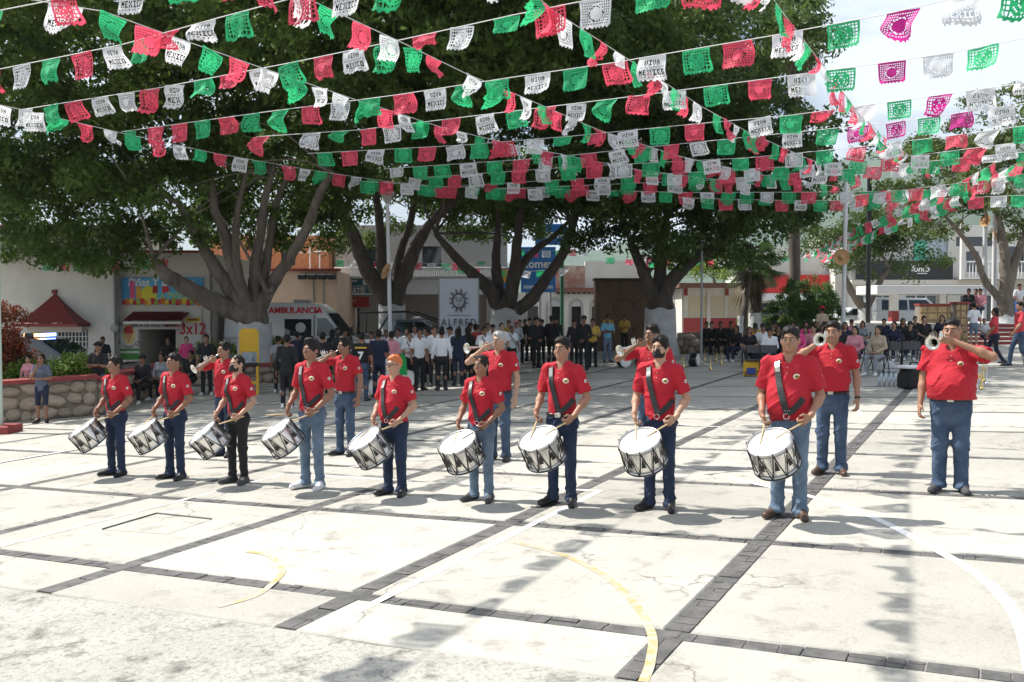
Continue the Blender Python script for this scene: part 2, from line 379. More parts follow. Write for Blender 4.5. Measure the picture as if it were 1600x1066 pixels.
# ================================================================== people: smooth distance fields turned into one surface
class Field:
    def __init__(s, lo, hi, h):
        s.lo = np.array(lo, np.float32); s.h = h
        s.n = np.ceil((np.array(hi) - s.lo) / h).astype(int) + 1
        s.d = np.full(s.n, .6, np.float32); s.ax = [s.lo[i] + h * np.arange(s.n[i], dtype=np.float32) for i in range(3)]
    def _sl(s, lo, hi):
        i0 = np.clip(np.floor((np.array(lo) - s.lo) / s.h).astype(int), 0, s.n - 1); i1 = np.clip(np.ceil((np.array(hi) - s.lo) / s.h).astype(int) + 1, 1, s.n)
        sl = tuple(slice(a, max(b, a + 1)) for a, b in zip(i0, i1))
        return sl, s.ax[0][sl[0]][:, None, None], s.ax[1][sl[1]][None, :, None], s.ax[2][sl[2]][None, None, :]
    def _mix(s, sl, e, k, sub=False):
        o = s.d[sl]
        if sub: e = -e; h = np.clip(.5 - .5 * (o - e) / k, 0, 1); s.d[sl] = o + (e - o) * h + k * h * (1 - h)
        else: h = np.clip(.5 + .5 * (e - o) / k, 0, 1); s.d[sl] = e + (o - e) * h - k * h * (1 - h)
    def cone(s, a, b, ra, rb, k=.02, sy=1.0, sub=False, clip=None):
        a = np.array(a, np.float32); b = np.array(b, np.float32); r = max(ra, rb) + .05
        sl, x, y, z = s._sl(np.minimum(a, b) - r, np.maximum(a, b) + r)
        x = x - a[0]; y = (y - a[1]) / sy; z = z - a[2]; v = b - a; v[1] /= sy; L = float(v @ v) + 1e-9
        t = np.clip((x * v[0] + y * v[1] + z * v[2]) / L, 0, 1)
        e = np.sqrt((x - t * v[0]) ** 2 + (y - t * v[1]) ** 2 + (z - t * v[2]) ** 2) - (ra + (rb - ra) * t)
        if clip is not None: e = np.maximum(e, (x + a[0] - clip[0][0]) * clip[1][0] + (y * sy + a[1] - clip[0][1]) * clip[1][1] + (z + a[2] - clip[0][2]) * clip[1][2])
        s._mix(sl, e * min(1, sy) if sy < 1 else e, k, sub); return s
    def ell(s, c, r, k=.02, sub=False, R3=None):
        c = np.array(c, np.float32); m = max(r) + .05
        sl, x, y, z = s._sl(c - m, c + m); x = x - c[0]; y = y - c[1]; z = z - c[2]
        if R3 is not None:
            x, y, z = [R3[0][i] * x + R3[1][i] * y + R3[2][i] * z for i in range(3)]
        k0 = np.sqrt((x / r[0]) ** 2 + (y / r[1]) ** 2 + (z / r[2]) ** 2); k1 = np.sqrt((x / r[0] ** 2) ** 2 + (y / r[1] ** 2) ** 2 + (z / r[2] ** 2) ** 2) + 1e-6
        s._mix(sl, k0 * (k0 - 1) / k1, k, sub); return s
    def chain(s, pts, rr, k=.02, sy=1.0):
        for i in range(len(pts) - 1): s.cone(pts[i], pts[i + 1], rr[i], rr[i + 1], k, sy)
        return s
    def grid(s): return s.ax[0][:, None, None], s.ax[1][None, :, None], s.ax[2][None, None, :]
    def cut(s, p, n, where=None):                # take away what lies on the +n side of p
        x, y, z = s.grid(); e = (x - p[0]) * n[0] + (y - p[1]) * n[1] + (z - p[2]) * n[2]
        s.d = np.maximum(s.d, e if where is None else np.where(where(x, y, z), e, -1)).astype(np.float32); return s
    def wrinkle(s, amp, seed, fz=34, fx=16, bands=None):
        x, y, z = s.grid(); r = random.Random(seed); p = [r.uniform(0, 6.3) for _ in range(6)]
        w = np.sin(fz * z + 9 * x + p[0] + 1.4 * np.sin(14 * x + 11 * y + p[1])) * .5 + np.sin(fx * x * 1.7 + 13 * z + p[2] + 1.2 * np.sin(17 * z + p[3])) * .35 + np.sin(23 * y + 27 * z - 11 * x + p[4]) * .35
        # sharper folds: slanting ridges that come and go
        q1 = 1 - np.abs(np.sin(.5 * fz * z + 9 * x * np.sign(x + 1e-6) + 2.2 * np.sin(9 * x + 7 * y + p[5]) + p[0])); q2 = 1 - np.abs(np.sin(.42 * fz * z - 13 * x + 1.8 * np.sin(8 * z + 6 * y + p[1]) + p[3]))
        g1 = .5 + .5 * np.sin(7 * z + 6 * x + p[2]); g2 = .5 + .5 * np.sin(8 * z - 7 * x + 4 * y + p[4])
        w = w * .45 - 1.9 * (q1 ** 4 * g1 + q2 ** 4 * g2)
        if bands is not None: w = w * (.35 + sum(np.exp(-((z - c) / wd) ** 2) for c, wd in bands))
        s.d += (amp * w).astype(np.float32); return s
    def mesh(s):
        d = s.d; neg = d < 0; c = np.zeros(tuple(s.n - 1), np.int8)
        for i in (0, 1):
            for j in (0, 1):
                for k in (0, 1): c += neg[i:s.n[0] - 1 + i, j:s.n[1] - 1 + j, k:s.n[2] - 1 + k]
        m = (c > 0) & (c < 8); cells = np.argwhere(m); idx = np.full(m.shape, -1, np.int32); idx[m] = np.arange(len(cells))
        acc = np.zeros((len(cells), 3), np.float32); cnt = np.zeros(len(cells), np.float32)
        corners = [np.array((i, j, k)) for i in (0, 1) for j in (0, 1) for k in (0, 1)]
        for a in corners:
            for axis in range(3):
                if a[axis]: continue
                b = a.copy(); b[axis] = 1; pa = cells + a; pb = cells + b
                va = d[pa[:, 0], pa[:, 1], pa[:, 2]]; vb = d[pb[:, 0], pb[:, 1], pb[:, 2]]
                q = (va < 0) != (vb < 0); t = np.where(q, va / np.where(va == vb, 1, va - vb), 0).astype(np.float32)
                p = (cells + a).astype(np.float32); p[:, axis] += t; acc[q] += p[q]; cnt[q] += 1
        v = acc / np.maximum(cnt, 1)[:, None] * s.h + s.lo
        F = []
        for axis in range(3):
            o = [x for x in range(3) if x != axis]
            sl0 = [slice(1, -1)] * 3; sl1 = [slice(1, -1)] * 3; sl0[axis] = slice(0, -1); sl1[axis] = slice(1, None)
            e = np.argwhere(neg[tuple(sl0)] != neg[tuple(sl1)])
            if not len(e): continue
            off = np.ones(3, int); off[axis] = 0; e = e + off
            n0 = neg[e[:, 0], e[:, 1], e[:, 2]]
            def cell(du, dv):
                q = e.copy(); q[:, o[0]] -= du; q[:, o[1]] -= dv; return idx[q[:, 0], q[:, 1], q[:, 2]]
            quad = np.stack([cell(1, 1), cell(0, 1), cell(0, 0), cell(1, 0)], 1)
            flip = n0 if axis != 1 else ~n0
            quad[~flip] = quad[~flip][:, ::-1]; F.append(quad)
        return v, np.concatenate(F) if F else np.zeros((0, 4), int)
    def front(s, x, z, from_y=-1):
        i = int(round((x - s.lo[0]) / s.h)); k = int(round((z - s.lo[2]) / s.h)); i = min(max(i, 0), s.n[0] - 1); k = min(max(k, 0), s.n[2] - 1)
        col = s.d[i, :, k]; q = np.argmax(col < 0) if (col < 0).any() else s.n[1] // 2
        if from_y > 0:
            q = s.n[1] - 1 - np.argmax(col[::-1] < 0)
        q0 = max(q - 1, 0); a, b = col[q0], col[q]; t = a / (a - b) if a != b else 0
        return float(s.ax[1][q0] + t * s.h)
    def ring(s, z, off=.006, n=40, y0=0.0):
        k = int(round((z - s.lo[2]) / s.h)); pts = []
        for j in range(n):
            a = 2 * math.pi * j / n; r = .34
            while r > .04:
                x, y = r * math.cos(a), y0 + r * math.sin(a); i = int(round((x - s.lo[0]) / s.h)); jj = int(round((y - s.lo[1]) / s.h))
                if 0 <= i < s.n[0] and 0 <= jj < s.n[1] and s.d[i, jj, k] < off: break
                r -= .004
            pts.append((r * math.cos(a), y0 + r * math.sin(a)))
        return pts
def merge(parts):
    V, Fc, o = [], [], 0
    for v, f in parts:
        V.append(v); Fc.append(f + o); o += len(v)
    return np.concatenate(V), np.concatenate(Fc)
def rotz(p, a, c=(0, 0, 0)):
    x, y = p[0] - c[0], p[1] - c[1]; return (c[0] + x * math.cos(a) - y * math.sin(a), c[1] + x * math.sin(a) + y * math.cos(a), p[2])
def hand_field(w, f, t, curl, h, spread=.006):
    w = Vector(w); f = Vector(f).normalized(); t = Vector(t); t = (t - f * t.dot(f)).normalized(); n = f.cross(t) if True else None
    A = Field(np.array(w) - .17, np.array(w) + .17, h)
    R3 = [list(t), list(f), list(n)]; R3 = [[R3[j][i] for j in range(3)] for i in range(3)]
    A.cone(w - f * .03, w + f * .012, .026, .025, .01)
    A.ell(w + f * .052, (.041, .05, .018), .012, R3=R3)
    for q, (off, L) in enumerate(((.031, .92), (.010, 1.0), (-.011, .95), (-.031, .78))):
        p = w + f * .088 + t * off; d = f + t * off * .8; a = 0; 
        for seg, ln in enumerate((.038, .026, .021)):
            a += curl * (1.0 if seg else .8); dd = (d * math.cos(a) + n * math.sin(a)).normalized(); e = p + dd * ln * L
            A.cone(p, e, .0098 - seg * .0009, .0092 - seg * .0009, .004); p = e
    p = w + f * .022 + t * .030; e = p + (f * .55 + t * .75 + n * .25).normalized() * .038; A.cone(p, e, .0125, .0115, .008)
    e2 = e + (f * .8 + t * (.35 - curl * .5) + n * (.25 + curl * .4)).normalized() * .034; A.cone(e, e2, .0112, .009, .005)
    return A.mesh()
def head_prims(A, yaw, dz=0, female=False, fat=1.0, pitch=0.0):
    def T(p):
        y, z = p[1], p[2] - 1.60; p = (p[0], y * math.cos(pitch) - z * math.sin(pitch), 1.60 + y * math.sin(pitch) + z * math.cos(pitch))
        p = rotz(p, yaw, (0, .01, 0)); return (p[0], p[1], p[2] + dz)
    c, s_ = math.cos(yaw), math.sin(yaw); R3 = [[c, -s_, 0], [s_, c, 0], [0, 0, 1]]
    A.ell(T((0, .012, 1.66)), (.075 * (1 + .35 * (fat - 1)), .093, .102), .02, R3=R3)
    A.ell(T((0, -.018, 1.588)), (.058 * fat, .066, .062), .035, R3=R3)
    A.ell(T((0, -.072, 1.552)), (.024 * fat, .02, .018), .02, R3=R3)
    for sx in (-1, 1):
        A.ell(T((sx * .042, -.058, 1.605)), (.022 * fat, .022, .024), .02, R3=R3)
        A.ell(T((sx * .034, -.100, 1.645)), (.017, .014, .011), .010, sub=True, R3=R3)
        A.ell(T((sx * .079 * (1 + .3 * (fat - 1)), .014, 1.63)), (.010, .02, .031), .008, R3=R3)
    A.ell(T((0, -.078, 1.672)), (.05, .014, .010), .015, R3=R3)
    A.cone(T((0, -.088, 1.652)), T((0, -.111, 1.614)), .0085, .0135, .008)
    for sx in (-1, 1): A.ell(T((sx * .012, -.102, 1.611)), (.009, .010, .008), .006, R3=R3)
    A.ell(T((0, -.087, 1.581)), (.023, .011, .0055), .005, R3=R3); A.ell(T((0, -.085, 1.570)), (.020, .011, .006), .005, R3=R3)
    return T, R3

STAND = {-1: ((-.092, .0, .90), (-.098, -.012, .49), (-.105, .012, .075)), 1: ((.092, .0, .90), (.098, -.012, .49), (.105, .012, .075))}
SIT = {-1: ((-.10, .02, .50), (-.13, -.42, .50), (-.12, -.40, .075)), 1: ((.10, .02, .50), (.13, -.42, .50), (.12, -.43, .075))}
WALK = {-1: ((-.09, .0, .90), (-.09, -.16, .52), (-.09, -.22, .10)), 1: ((.09, .0, .90), (.09, .03, .49), (.09, .26, .14))}
def person_parts(H=1.72, build=1.0, belly=0.0, legs=STAND, arms=None, yaw=0.0, pitch=0.0, hem=.905, tucked=False, sleeve=.24, long_sleeve=False,
                 hair='short', female=False, h=.011, seed=0, mask=False, shorts=None, fat_face=1.0, skirt=False, curl={-1: .75, 1: .75}, hands=None, detail=True, toes=None, wide=1.0):
    """all parts in a 1.75 m figure facing -y, scaled to height H at the end"""
    s = H / 1.75; sit = legs is SIT; dz = -.41 if sit else 0.0; P = {}; b = build
    if arms is None: arms = {-1: ((-.245, .03, 1.14), (-.265, -.03, .88)), 1: ((.245, .03, 1.14), (.265, -.03, .88))}
    if sit: arms = {k: tuple((p[0], p[1], p[2]) for p in v) for k, v in arms.items()}
    sw = (.178 if not female else .158) * (1 + .35 * (b - 1)); shz = 1.425 + dz
    lo, hi = (-.62, -.62, -.02), (.62, .40, 1.82 + dz)
    # ---- body: one continuous skin surface
    A = Field(lo, hi, h)
    A.chain([(0, .005, .94 + dz), (0, .0, 1.08 + dz), (0, 0, 1.28 + dz), (0, .008, 1.40 + dz)], [.118 * b, .110 * b, .128 * b, .118], .04, .66)
    A.cone((0, .018, 1.42 + dz), (0, .004, 1.58 + dz), .058 * (.5 + .5 * b), .052 * (.6 + .4 * b), .03)
    for sx in (-1, 1):
        sh = (sx * sw, .005, shz); el, wr = arms[sx]
        A.cone((sx * .05, .01, 1.44 + dz), sh, .045, .048, .04); A.cone(sh, el, .046 * (.55 + .45 * b), .038 * (.6 + .4 * b), .02)
        A.cone(el, wr, .039 * (.6 + .4 * b), .0265, .012)
        md = Vector(el).lerp(Vector(wr), .28); A.ell(md, (.042, .042, .05), .03)
        hp, kn, an = legs[sx]
        A.cone(hp, kn, .072, .050, .03); A.cone(kn, an, .050, .034, .02); A.ell(Vector(kn).lerp(Vector(an), .3) + Vector((0, .02, 0)), (.048, .05, .09), .03)
    T, R3 = head_prims(A, yaw, dz, female, fat_face, pitch)
    surf = [A.mesh()]
    for sx in (-1, 1):
        el, wr = arms[sx]; f = (Vector(wr) - Vector(el)).normalized(); t = Vector((-sx * .25, -1, .15))
        if hands and sx in hands: f, t = Vector(hands[sx][0]), Vector(hands[sx][1])
        # palm faces the body: thumb forward
        v, q = hand_field(wr, f, t * 1.0, curl[sx] * (1 if True else -1), .0055 if detail else .008)
        if sx < 0:                               # mirror so that the fingers curl towards the palm side
            n = f.normalized().cross((t - f.normalized() * t.dot(f.normalized())).normalized()); n = np.array(n); d_ = (v - np.array(wr)) @ n
            v = v - 2 * d_[:, None] * n[None]; q = q[:, ::-1]
        surf.append((v, q))
    P['body'] = merge(surf)
    # ---- shirt
    S = Field((-.5, -.5, .70 + dz), (.5, .36, 1.56 + dz), h)
    hz = hem + dz
    wx = .150 * b * wide
    S.chain([(0, .0, .88 + dz), (0, -.004, 1.06 + dz), (0, -.004, 1.27 + dz), (0, .006, 1.385 + dz)], [wx * 1.03, wx * .97, wx * 1.04, .142 * (.6 + .4 * b)], .05, .70)
    if female: 
        for sx in (-1, 1): S.ell((sx * .065, -.085, 1.285 + dz), (.062, .055, .06), .05)
    if belly: S.ell((0, -.07 - .05 * belly, 1.09 + dz), (.15 * b, .10 + .09 * belly, .19), .07)
    for sx in (-1, 1):
        sh = Vector((sx * sw, .005, shz)); el, wr = Vector(arms[sx][0]), Vector(arms[sx][1])
        S.cone((sx * .055, .012, 1.445 + dz), sh, .052, .06 * (.5 + .5 * b), .045)
        d = (el - sh).normalized(); L = (el - sh).length
        if long_sleeve:
            S.cone(sh, el, .060 * (.5 + .5 * b), .050, .03); S.cone(el, wr - (wr - el) * .06, .050, .040, .02)
        else:
            tip = sh + d * (sleeve + .05); S.cone(sh, tip, .062 * (.5 + .5 * b), .068 * (.5 + .5 * b), .022, clip=(sh + d * sleeve, d))
    S.wrinkle(.0075 if detail else .004, seed, 34, 20)
    x, y, z = S.grid(); S.d = np.maximum(S.d, hz + .008 * np.sin(9 * x + seed) + (0 if tucked else .012 * np.cos(14 * x)) - z).astype(np.float32)
    S.cone((0, .012, 1.44 + dz), (0, .0, 1.56 + dz), .062 * (.5 + .5 * b), .07, .01, sub=True)
    S.cone((0, -.03, 1.455 + dz), (0, -.14, 1.50 + dz), .036, .05, .01, sub=True)
    P['shirt'] = S.mesh(); P['_S'] = S
    if detail:
        Cc = Field((-.12, -.16, 1.36 + dz), (.12, .12, 1.54 + dz), .008)
        Cc.cone((0, .006, 1.425 + dz), (0, .012, 1.478 + dz), .088 * (.5 + .5 * b), .072 * (.5 + .5 * b), .008)
        Cc.cone((0, .012, 1.40 + dz), (0, .004, 1.56 + dz), .066 * (.5 + .5 * b), .062 * (.5 + .5 * b), .006, sub=True)
        Cc.ell((0, -.10, 1.44 + dz), (.020, .07, .07), .006, sub=True); Cc.cut((0, 0, 1.415 + dz), (0, -.55, -1)); Cc.cut((0, 0, 1.492 + dz), (0, -.5, 1))
        P['collar'] = Cc.mesh()
    # ---- trousers
    B = Field((-.36, -.62, .0), (.36, .42, 1.02 + (dz if not sit else dz)), h)
    top = .985 + dz
    if sit:
        B.cone((0, .03, .50), (0, .02, .58), .155 * b, .145 * b, .05, .8)
    else:
        B.chain([(0, .012, .87), (0, .004, .99)], [.148 * (.4 + .6 * b), .140 * b], .05, .76)
        for sx in (-1, 1): B.ell((sx * .062, .062, .885), (.085, .075, .10), .05)
    for sx in (-1, 1):
        hp, kn, an = [Vector(q) for q in legs[sx]]; lw = .5 + .5 * b
        B.cone(hp, kn, .086 * lw, .064 * lw, .035)
        if shorts is None: B.cone(kn, an - Vector((0, 0, .03)), .064 * lw, .053 * wide * lw, .03)
        if sit is False and shorts is None: B.ell(an + Vector((0, -.016, -.012)), (.062 * lw, .076 * lw, .042), .03)
    if skirt and not sit: B.cone((0, 0, .95), (0, 0, .55), .14, .19, .05, .8)
    B.wrinkle(.0072 if detail else .004, seed + 5, fz=40, fx=10, bands=None if sit else ((.47, .09), (.12, .09), (.84, .07)))
    B.cut((0, 0, top), (0, 0, 1)); B.cut((0, 0, .036 if shorts is None else shorts), (0, 0, -1))
    P['trousers'] = B.mesh(); P['_B'] = B
    # ---- shoes
    for sx in (-1, 1):
        an = Vector(legs[sx][2]); out = sx * (.06 if toes is None else toes); z0 = an.z - .075
        Q = Field((an.x - .12, an.y - .27, z0 - .02), (an.x + .12, an.y + .13, z0 + .16), .0075 if detail else .012)
        heel = (an.x, an.y + .045, z0 + .04); toe = (an.x + out, an.y - .165, z0 + .026)
        Q.cone(heel, toe, .043, .038, .02); Q.cone((an.x + out * .5, an.y - .06, z0 + .05), (an.x, an.y + .015, z0 + .095), .038, .046, .03)
        Q.cut((0, 0, z0 + .002), (0, 0, -1)); Q.cut((0, 0, z0 + .125), (0, 0, 1)); P['shoe%d' % sx] = Q.mesh()
    # ---- hair
    Hh = Field((-.17, -.19, 1.22 + dz), (.17, .24, 1.83 + dz), .0085 if detail else .013)
    th = {'short': .012, 'buzz': .005, 'long': .014, 'tied': .009, 'thick': .020, 'cap': .012, 'bun': .009, 'none': 0}[hair]
    Hh.ell(T((0, .020, 1.668)), (.0765 + th * .45, .091 + th * .6, .099 + th * .5), .01, R3=R3)
    if hair in ('short', 'thick', 'buzz'): Hh.ell(T((0, .0, 1.715)), (.068 + th * .5, .083 + th * .4, .052 + th * .9), .02, R3=R3)
    if hair == 'thick': Hh.ell(T((.01, -.045, 1.762)), (.062, .045, .030), .02, R3=R3)
    if hair in ('long',):
        Hh.cone(T((0, .06, 1.63)), T((0, .075, 1.36)), .075, .06, .03, .6)
        for sx in (-1, 1): Hh.cone(T((sx * .07, .02, 1.66)), T((sx * .085, .02, 1.42)), .025, .02, .02)
    if hair == 'tied': Hh.cone(T((0, .10, 1.66)), T((0, .13, 1.42)), .026, .018, .015)
    if hair == 'bun': Hh.ell(T((0, .10, 1.74)), (.05, .05, .045), .01)
    # the face stays free
    Hh.ell(T((0, -.120, 1.634)), (.070 if hair == 'long' else .076, .072, .108), .012, sub=True, R3=R3)
    if hair in ('short', 'buzz', 'thick', 'cap'):
        for sx in (-1, 1): Hh.ell(T((sx * .092, -.012, 1.588)), (.034, .046, .052), .008, sub=True, R3=R3)
        cpt = T((0, .06, 1.572)); Hh.cut(cpt, (0, -.35 * math.cos(yaw), -1))
    if detail: 
        x, y, z = Hh.grid(); Hh.d += (.0055 * np.sin(95 * x + 40 * z + seed) * np.sin(80 * y + 60 * z) + .002 * np.sin(150 * x + 2 * seed)).astype(np.float32)
    if hair != 'none': P['hair'] = Hh.mesh()
    if hair == 'cap':
        K = Field((-.17, -.25, 1.62 + dz), (.17, .20, 1.85 + dz), .009 if detail else .012)
        K.ell(T((0, .01, 1.69)), (.098, .112, .095), .01, R3=R3); K.cut(T((0, 0, 1.69)), (0, 0, -1)); K.cone(T((0, -.09, 1.698)), T((0, -.16, 1.688)), .06, .045, .01); K.cut(T((0, 0, 1.683)), (0, 0, -1))
        P['cap'] = K.mesh()
    if mask:
        K = Field((-.12, -.18, 1.48 + dz), (.12, .08, 1.67 + dz), .007)
        K.ell(T((0, -.018, 1.588)), (.068, .078, .066), .01, R3=R3); K.cone(T((0, -.09, 1.625)), T((0, -.10, 1.57)), .026, .03, .03)
        K.cut(T((0, 0, 1.632)), (0, 0, 1)); K.cut(T((0, -.02, 1.6)), tuple(-np.array([math.sin(yaw), -math.cos(yaw), 0]))); P['face_mask'] = K.mesh()
    P['_T'] = T; P['_s'] = s; P['_top'] = top
    return P

M_RED = mat('red_pique_cotton', (.42, .008, .022), .85, var=.14, vscale=7, bump=.55, bscale=22)
M_SKINS = [mat('skin_tan', (.33, .17, .105), .55, var=.08, vscale=9), mat('skin_brown', (.255, .125, .075), .55, var=.08, vscale=9),
           mat('skin_light', (.42, .245, .165), .55, var=.08, vscale=9), mat('skin_deep', (.22, .108, .066), .55, var=.08, vscale=9)]
M_HAIR = mat('black_hair', (.012, .010, .009), .62, spec=.25, var=.3, vscale=60); M_GREY = mat('grey_hair', (.33, .325, .315), .6, var=.25, vscale=50)
M_ORANGE = mat('dyed_orange_hair', (.50, .13, .03), .5, var=.25, vscale=50); M_BROWNH = mat('brown_hair', (.06, .032, .018), .5, var=.3, vscale=50)
def denim(name, a, b_): return mat(name, a, .9, col2=b_, vscale=4.5, bump=.6, bscale=26, detail=3)
M_JEAN = denim('blue_denim', (.032, .058, .112), (.068, .108, .175)); M_LJEAN = denim('faded_light_denim', (.085, .135, .205), (.17, .235, .315)); M_DJEAN = denim('dark_navy_denim', (.012, .022, .055), (.022, .04, .085))
M_BLACKC = mat('black_cloth', (.012, .012, .014), .85, var=.3, vscale=8, bump=.2, bscale=120); M_LEATHER = mat('black_leather', (.014, .013, .013), .42, var=.3, vscale=20)
M_BROWNL = mat('brown_leather', (.075, .04, .025), .5, var=.3, vscale=15); M_WSHOE = mat('white_canvas', (.72, .72, .72), .7, var=.08); M_GSHOE = mat('grey_black_canvas', (.06, .06, .065), .8, var=.2)
M_WHITEC = mat('white_cloth', (.74, .75, .78), .85, var=.07, vscale=6, bump=.2, bscale=120); M_EYEW = mat('eye_white', (.42, .38, .35), .4); M_IRIS = mat('dark_eye', (.012, .008, .006), .2)
M_STRAP = mat('black_webbing', (.013, .013, .015), .6, bump=.3, bscale=300); M_STEEL = mat('polished_steel', (.66, .66, .66), .16, metal=1.0); M_BUCKLE = mat('brushed_buckle', (.6, .57, .5), .3, metal=1.0)
M_GOLD = mat('gold_thread', (.55, .36, .08), .6); M_PATCHW = mat('patch_white', (.75, .74, .70), .8); M_PATCHD = mat('patch_dark', (.02, .05, .03), .8); M_LIP = mat('lip', (.30, .11, .085), .5)
def put(name, vf, s, m, parent, smooth=True):
    return link(name, np_mesh(name, vf[0] * s, vf[1], m, smooth), parent)
def ribbon(S, path, width, s, name, m, parent, off=.010, thick=.005):
    """a band laid on the front (or back) of the shirt surface along (x, z[, back]) points"""
    pts = []; fine = []
    for q0, q1 in zip(path, path[1:]):
        for k in range(3): t = k / 3; fine.append((q0[0] + (q1[0] - q0[0]) * t, q0[1] + (q1[1] - q0[1]) * t) + tuple(q0[2:]))
    for q in fine + [path[-1]]:
        back = len(q) > 2 and q[2]; y = S.front(q[0], q[1], 1 if back else -1); pts.append(Vector((q[0], y + (off if back else -off), q[1])))
    for _ in range(2): pts = [pts[0]] + [(pts[i - 1] + pts[i] * 2 + pts[i + 1]) / 4 + Vector((0, -.0015, 0)) for i in range(1, len(pts) - 1)] + [pts[-1]]
    mb = MB(); v = []
    for i, p in enumerate(pts):
        t = (pts[min(i + 1, len(pts) - 1)] - pts[max(i - 1, 0)]).normalized(); n = Vector((p.x * 2.2, -1, .0)).normalized(); w = t.cross(n).normalized() * width / 2
        for e in (p - w, p + w, p + w + n * thick, p - w + n * thick): v.append(e * s)
    mb.add(v, [(i * 4 + k, i * 4 + (k + 1) % 4, i * 4 + 4 + (k + 1) % 4, i * 4 + 4 + k) for i in range(len(pts) - 1) for k in range(4)])
    mb.add(v[:4], [(3, 2, 1, 0)]); mb.add(v[-4:], [(0, 1, 2, 3)])
    return mb.build(name, m, parent)
def band_mesh(pts, z, hgt, thick, s):
    n = len(pts); mb = MB(); v = []
    for (x, y) in pts:
        L = math.hypot(x, y); ux, uy = x / L, y / L
        for r, zz in ((0, -hgt / 2), (thick, -hgt / 2), (thick, hgt / 2), (0, hgt / 2)): v.append(((x + ux * r) * s, (y + uy * r) * s, (z + zz) * s))
    mb.add(v, [(i * 4 + k, ((i + 1) % n) * 4 + k, ((i + 1) % n) * 4 + (k + 1) % 4, i * 4 + (k + 1) % 4) for i in range(n) for k in range(4)], True)
    return mb
def bandsman(x, y, rz, label, group, skin=0, hair_m=None, trousers=M_JEAN, shoes=M_LEATHER, sling=False, belt=False, cord=False, watch=0, glasses=False, headband=False, buckle=False, **kw):
    P = person_parts(**kw); s = P['_s']; T = P['_T']; root = empty('person', (x, y, gz(x)), rz, label, 'person', group)
    root['label'] = label
    put('body', P['body'], s, M_SKINS[skin], root); sh = put('shirt', P['shirt'], s, M_RED, root); put('collar', P['collar'], s, M_RED, sh)
    tr = put('trousers', P['trousers'], s, trousers, root)
    for sx in (-1, 1): put('shoe', P['shoe%d' % sx], s, shoes, root)
    if 'hair' in P: put('hair', P['hair'], s, hair_m or M_HAIR, root)
    if 'face_mask' in P: put('face_mask', P['face_mask'], s, M_BLACKC, root)
    yaw = kw.get('yaw', 0)
    for sx in (-1, 1):
        e = MB().ball((0, 0, 0), .0105 * s).build('eye', M_EYEW, root, Vector(T((sx * .033, -.0805, 1.646))) * s); d = Vector((math.sin(yaw), -math.cos(yaw), 0))
        MB().ball((0, 0, 0), .0074 * s, 8, 5).build('iris', M_IRIS, e, d * .0056 * s)
        c = [Vector(T((sx * (.015 + .013 * k), -.101 + .006 * k * k * .8, 1.663 + (.004, .008, .007, .001)[k]))) * s for k in range(4)]
        MB().tube(c, [.0026 * s, .0034 * s, .003 * s, .002 * s], 6).build('eyebrow', hair_m if hair_m in (M_GREY,) else M_HAIR, root)
    if not kw.get('mask'):
        MB().tube([Vector(T((q * .011, -.0995 + abs(q) * .0035, 1.5755 - abs(q) * .001))) * s for q in (-2, -1, 0, 1, 2)], [.002 * s, .0036 * s, .0045 * s, .0036 * s, .002 * s], 6).build('lips', M_LIP, root)
    S, B = P['_S'], P['_B']
    def on(xx, zz, o=.004): return Vector((xx, S.front(xx, zz) - o, zz)) * s
    # crest on the chest and flag patch on the sleeve
    bz, bx = 1.315, .088
    cr_ = empty_part = MB().lathe([(0, .004), (.028, .003), (.031, 0)], 20).build('chest_crest', M_PATCHW, sh, on(bx, bz, .002), (R(90), 0, R(20))); cr_.scale = (s, s * .85, s)
    MB().lathe([(0, .0062), (.021, .006), (.022, .003)], 16).build('crest_centre', M_GOLD, cr_)
    MB().box(-.016, .016, -.008, .005, .004, .0085).build('crest_emblem', M_PATCHD, cr_)
    el = Vector((kw.get('arms') or {1: ((.245, .03, 1.14), 0)})[1][0]); shd = Vector((.178, .005, 1.425)); q = shd.lerp(el, .42)
    rr = .074 * (.5 + .5 * kw.get('build', 1)); pa = MB().lathe([(0, .004), (.017, .003), (.019, 0)], 14).build('sleeve_patch', M_PATCHW, sh, (q + Vector((rr * .82, -rr * .5, .01))) * s, (R(90), 0, R(58))); pa.scale = (s, s, s)
    MB().box(-.013, -.005, -.009, .009, .0035, .0055).build('patch_stripe', M_PATCHD, pa); MB().box(.005, .013, -.009, .009, .0035, .0055).build('patch_stripe', M_RED, pa)
    for k in range(2): MB().ball((0, 0, 0), .0045 * s, 8, 4).build('button', M_PATCHW, sh, on(.002, 1.395 - .05 * k, .003))
    if sling:
        band = ribbon(S, [(-.085, 1.435, True), (-.09, 1.46), (-.092, 1.43), (-.085, 1.37), (-.072, 1.30), (-.05, 1.22), (-.024, 1.13), (.0, 1.05), (.018, .985)], .058, s, 'drum_sling', M_STRAP, root)
        ribbon(S, [(.018, .985), (.06, 1.005), (.10, 1.045), (.135, 1.09), (.152, 1.125)], .056, s, 'sling_tail', M_STRAP, band)
        ribbon(S, [(-.091, 1.445), (-.087, 1.40), (-.081, 1.355)], .046, s, 'sling_buckle', M_BUCKLE, band, off=.017)
        c = on(.012, .975, .014); MB().tube([c + Vector((.026 * math.cos(a), -.004, .026 * math.sin(a) - .018)) * s for a in [2 * math.pi * k / 14 for k in range(15)]], .0038 * s, 6, False).build('sling_ring', M_STEEL, band)
        for k in range(4): MB().ball((0, 0, 0), .005 * s, 7, 4).build('rivet', M_STEEL, band, on(-.012 + .018 * k, 1.005 + .004 * (k % 2), .014))
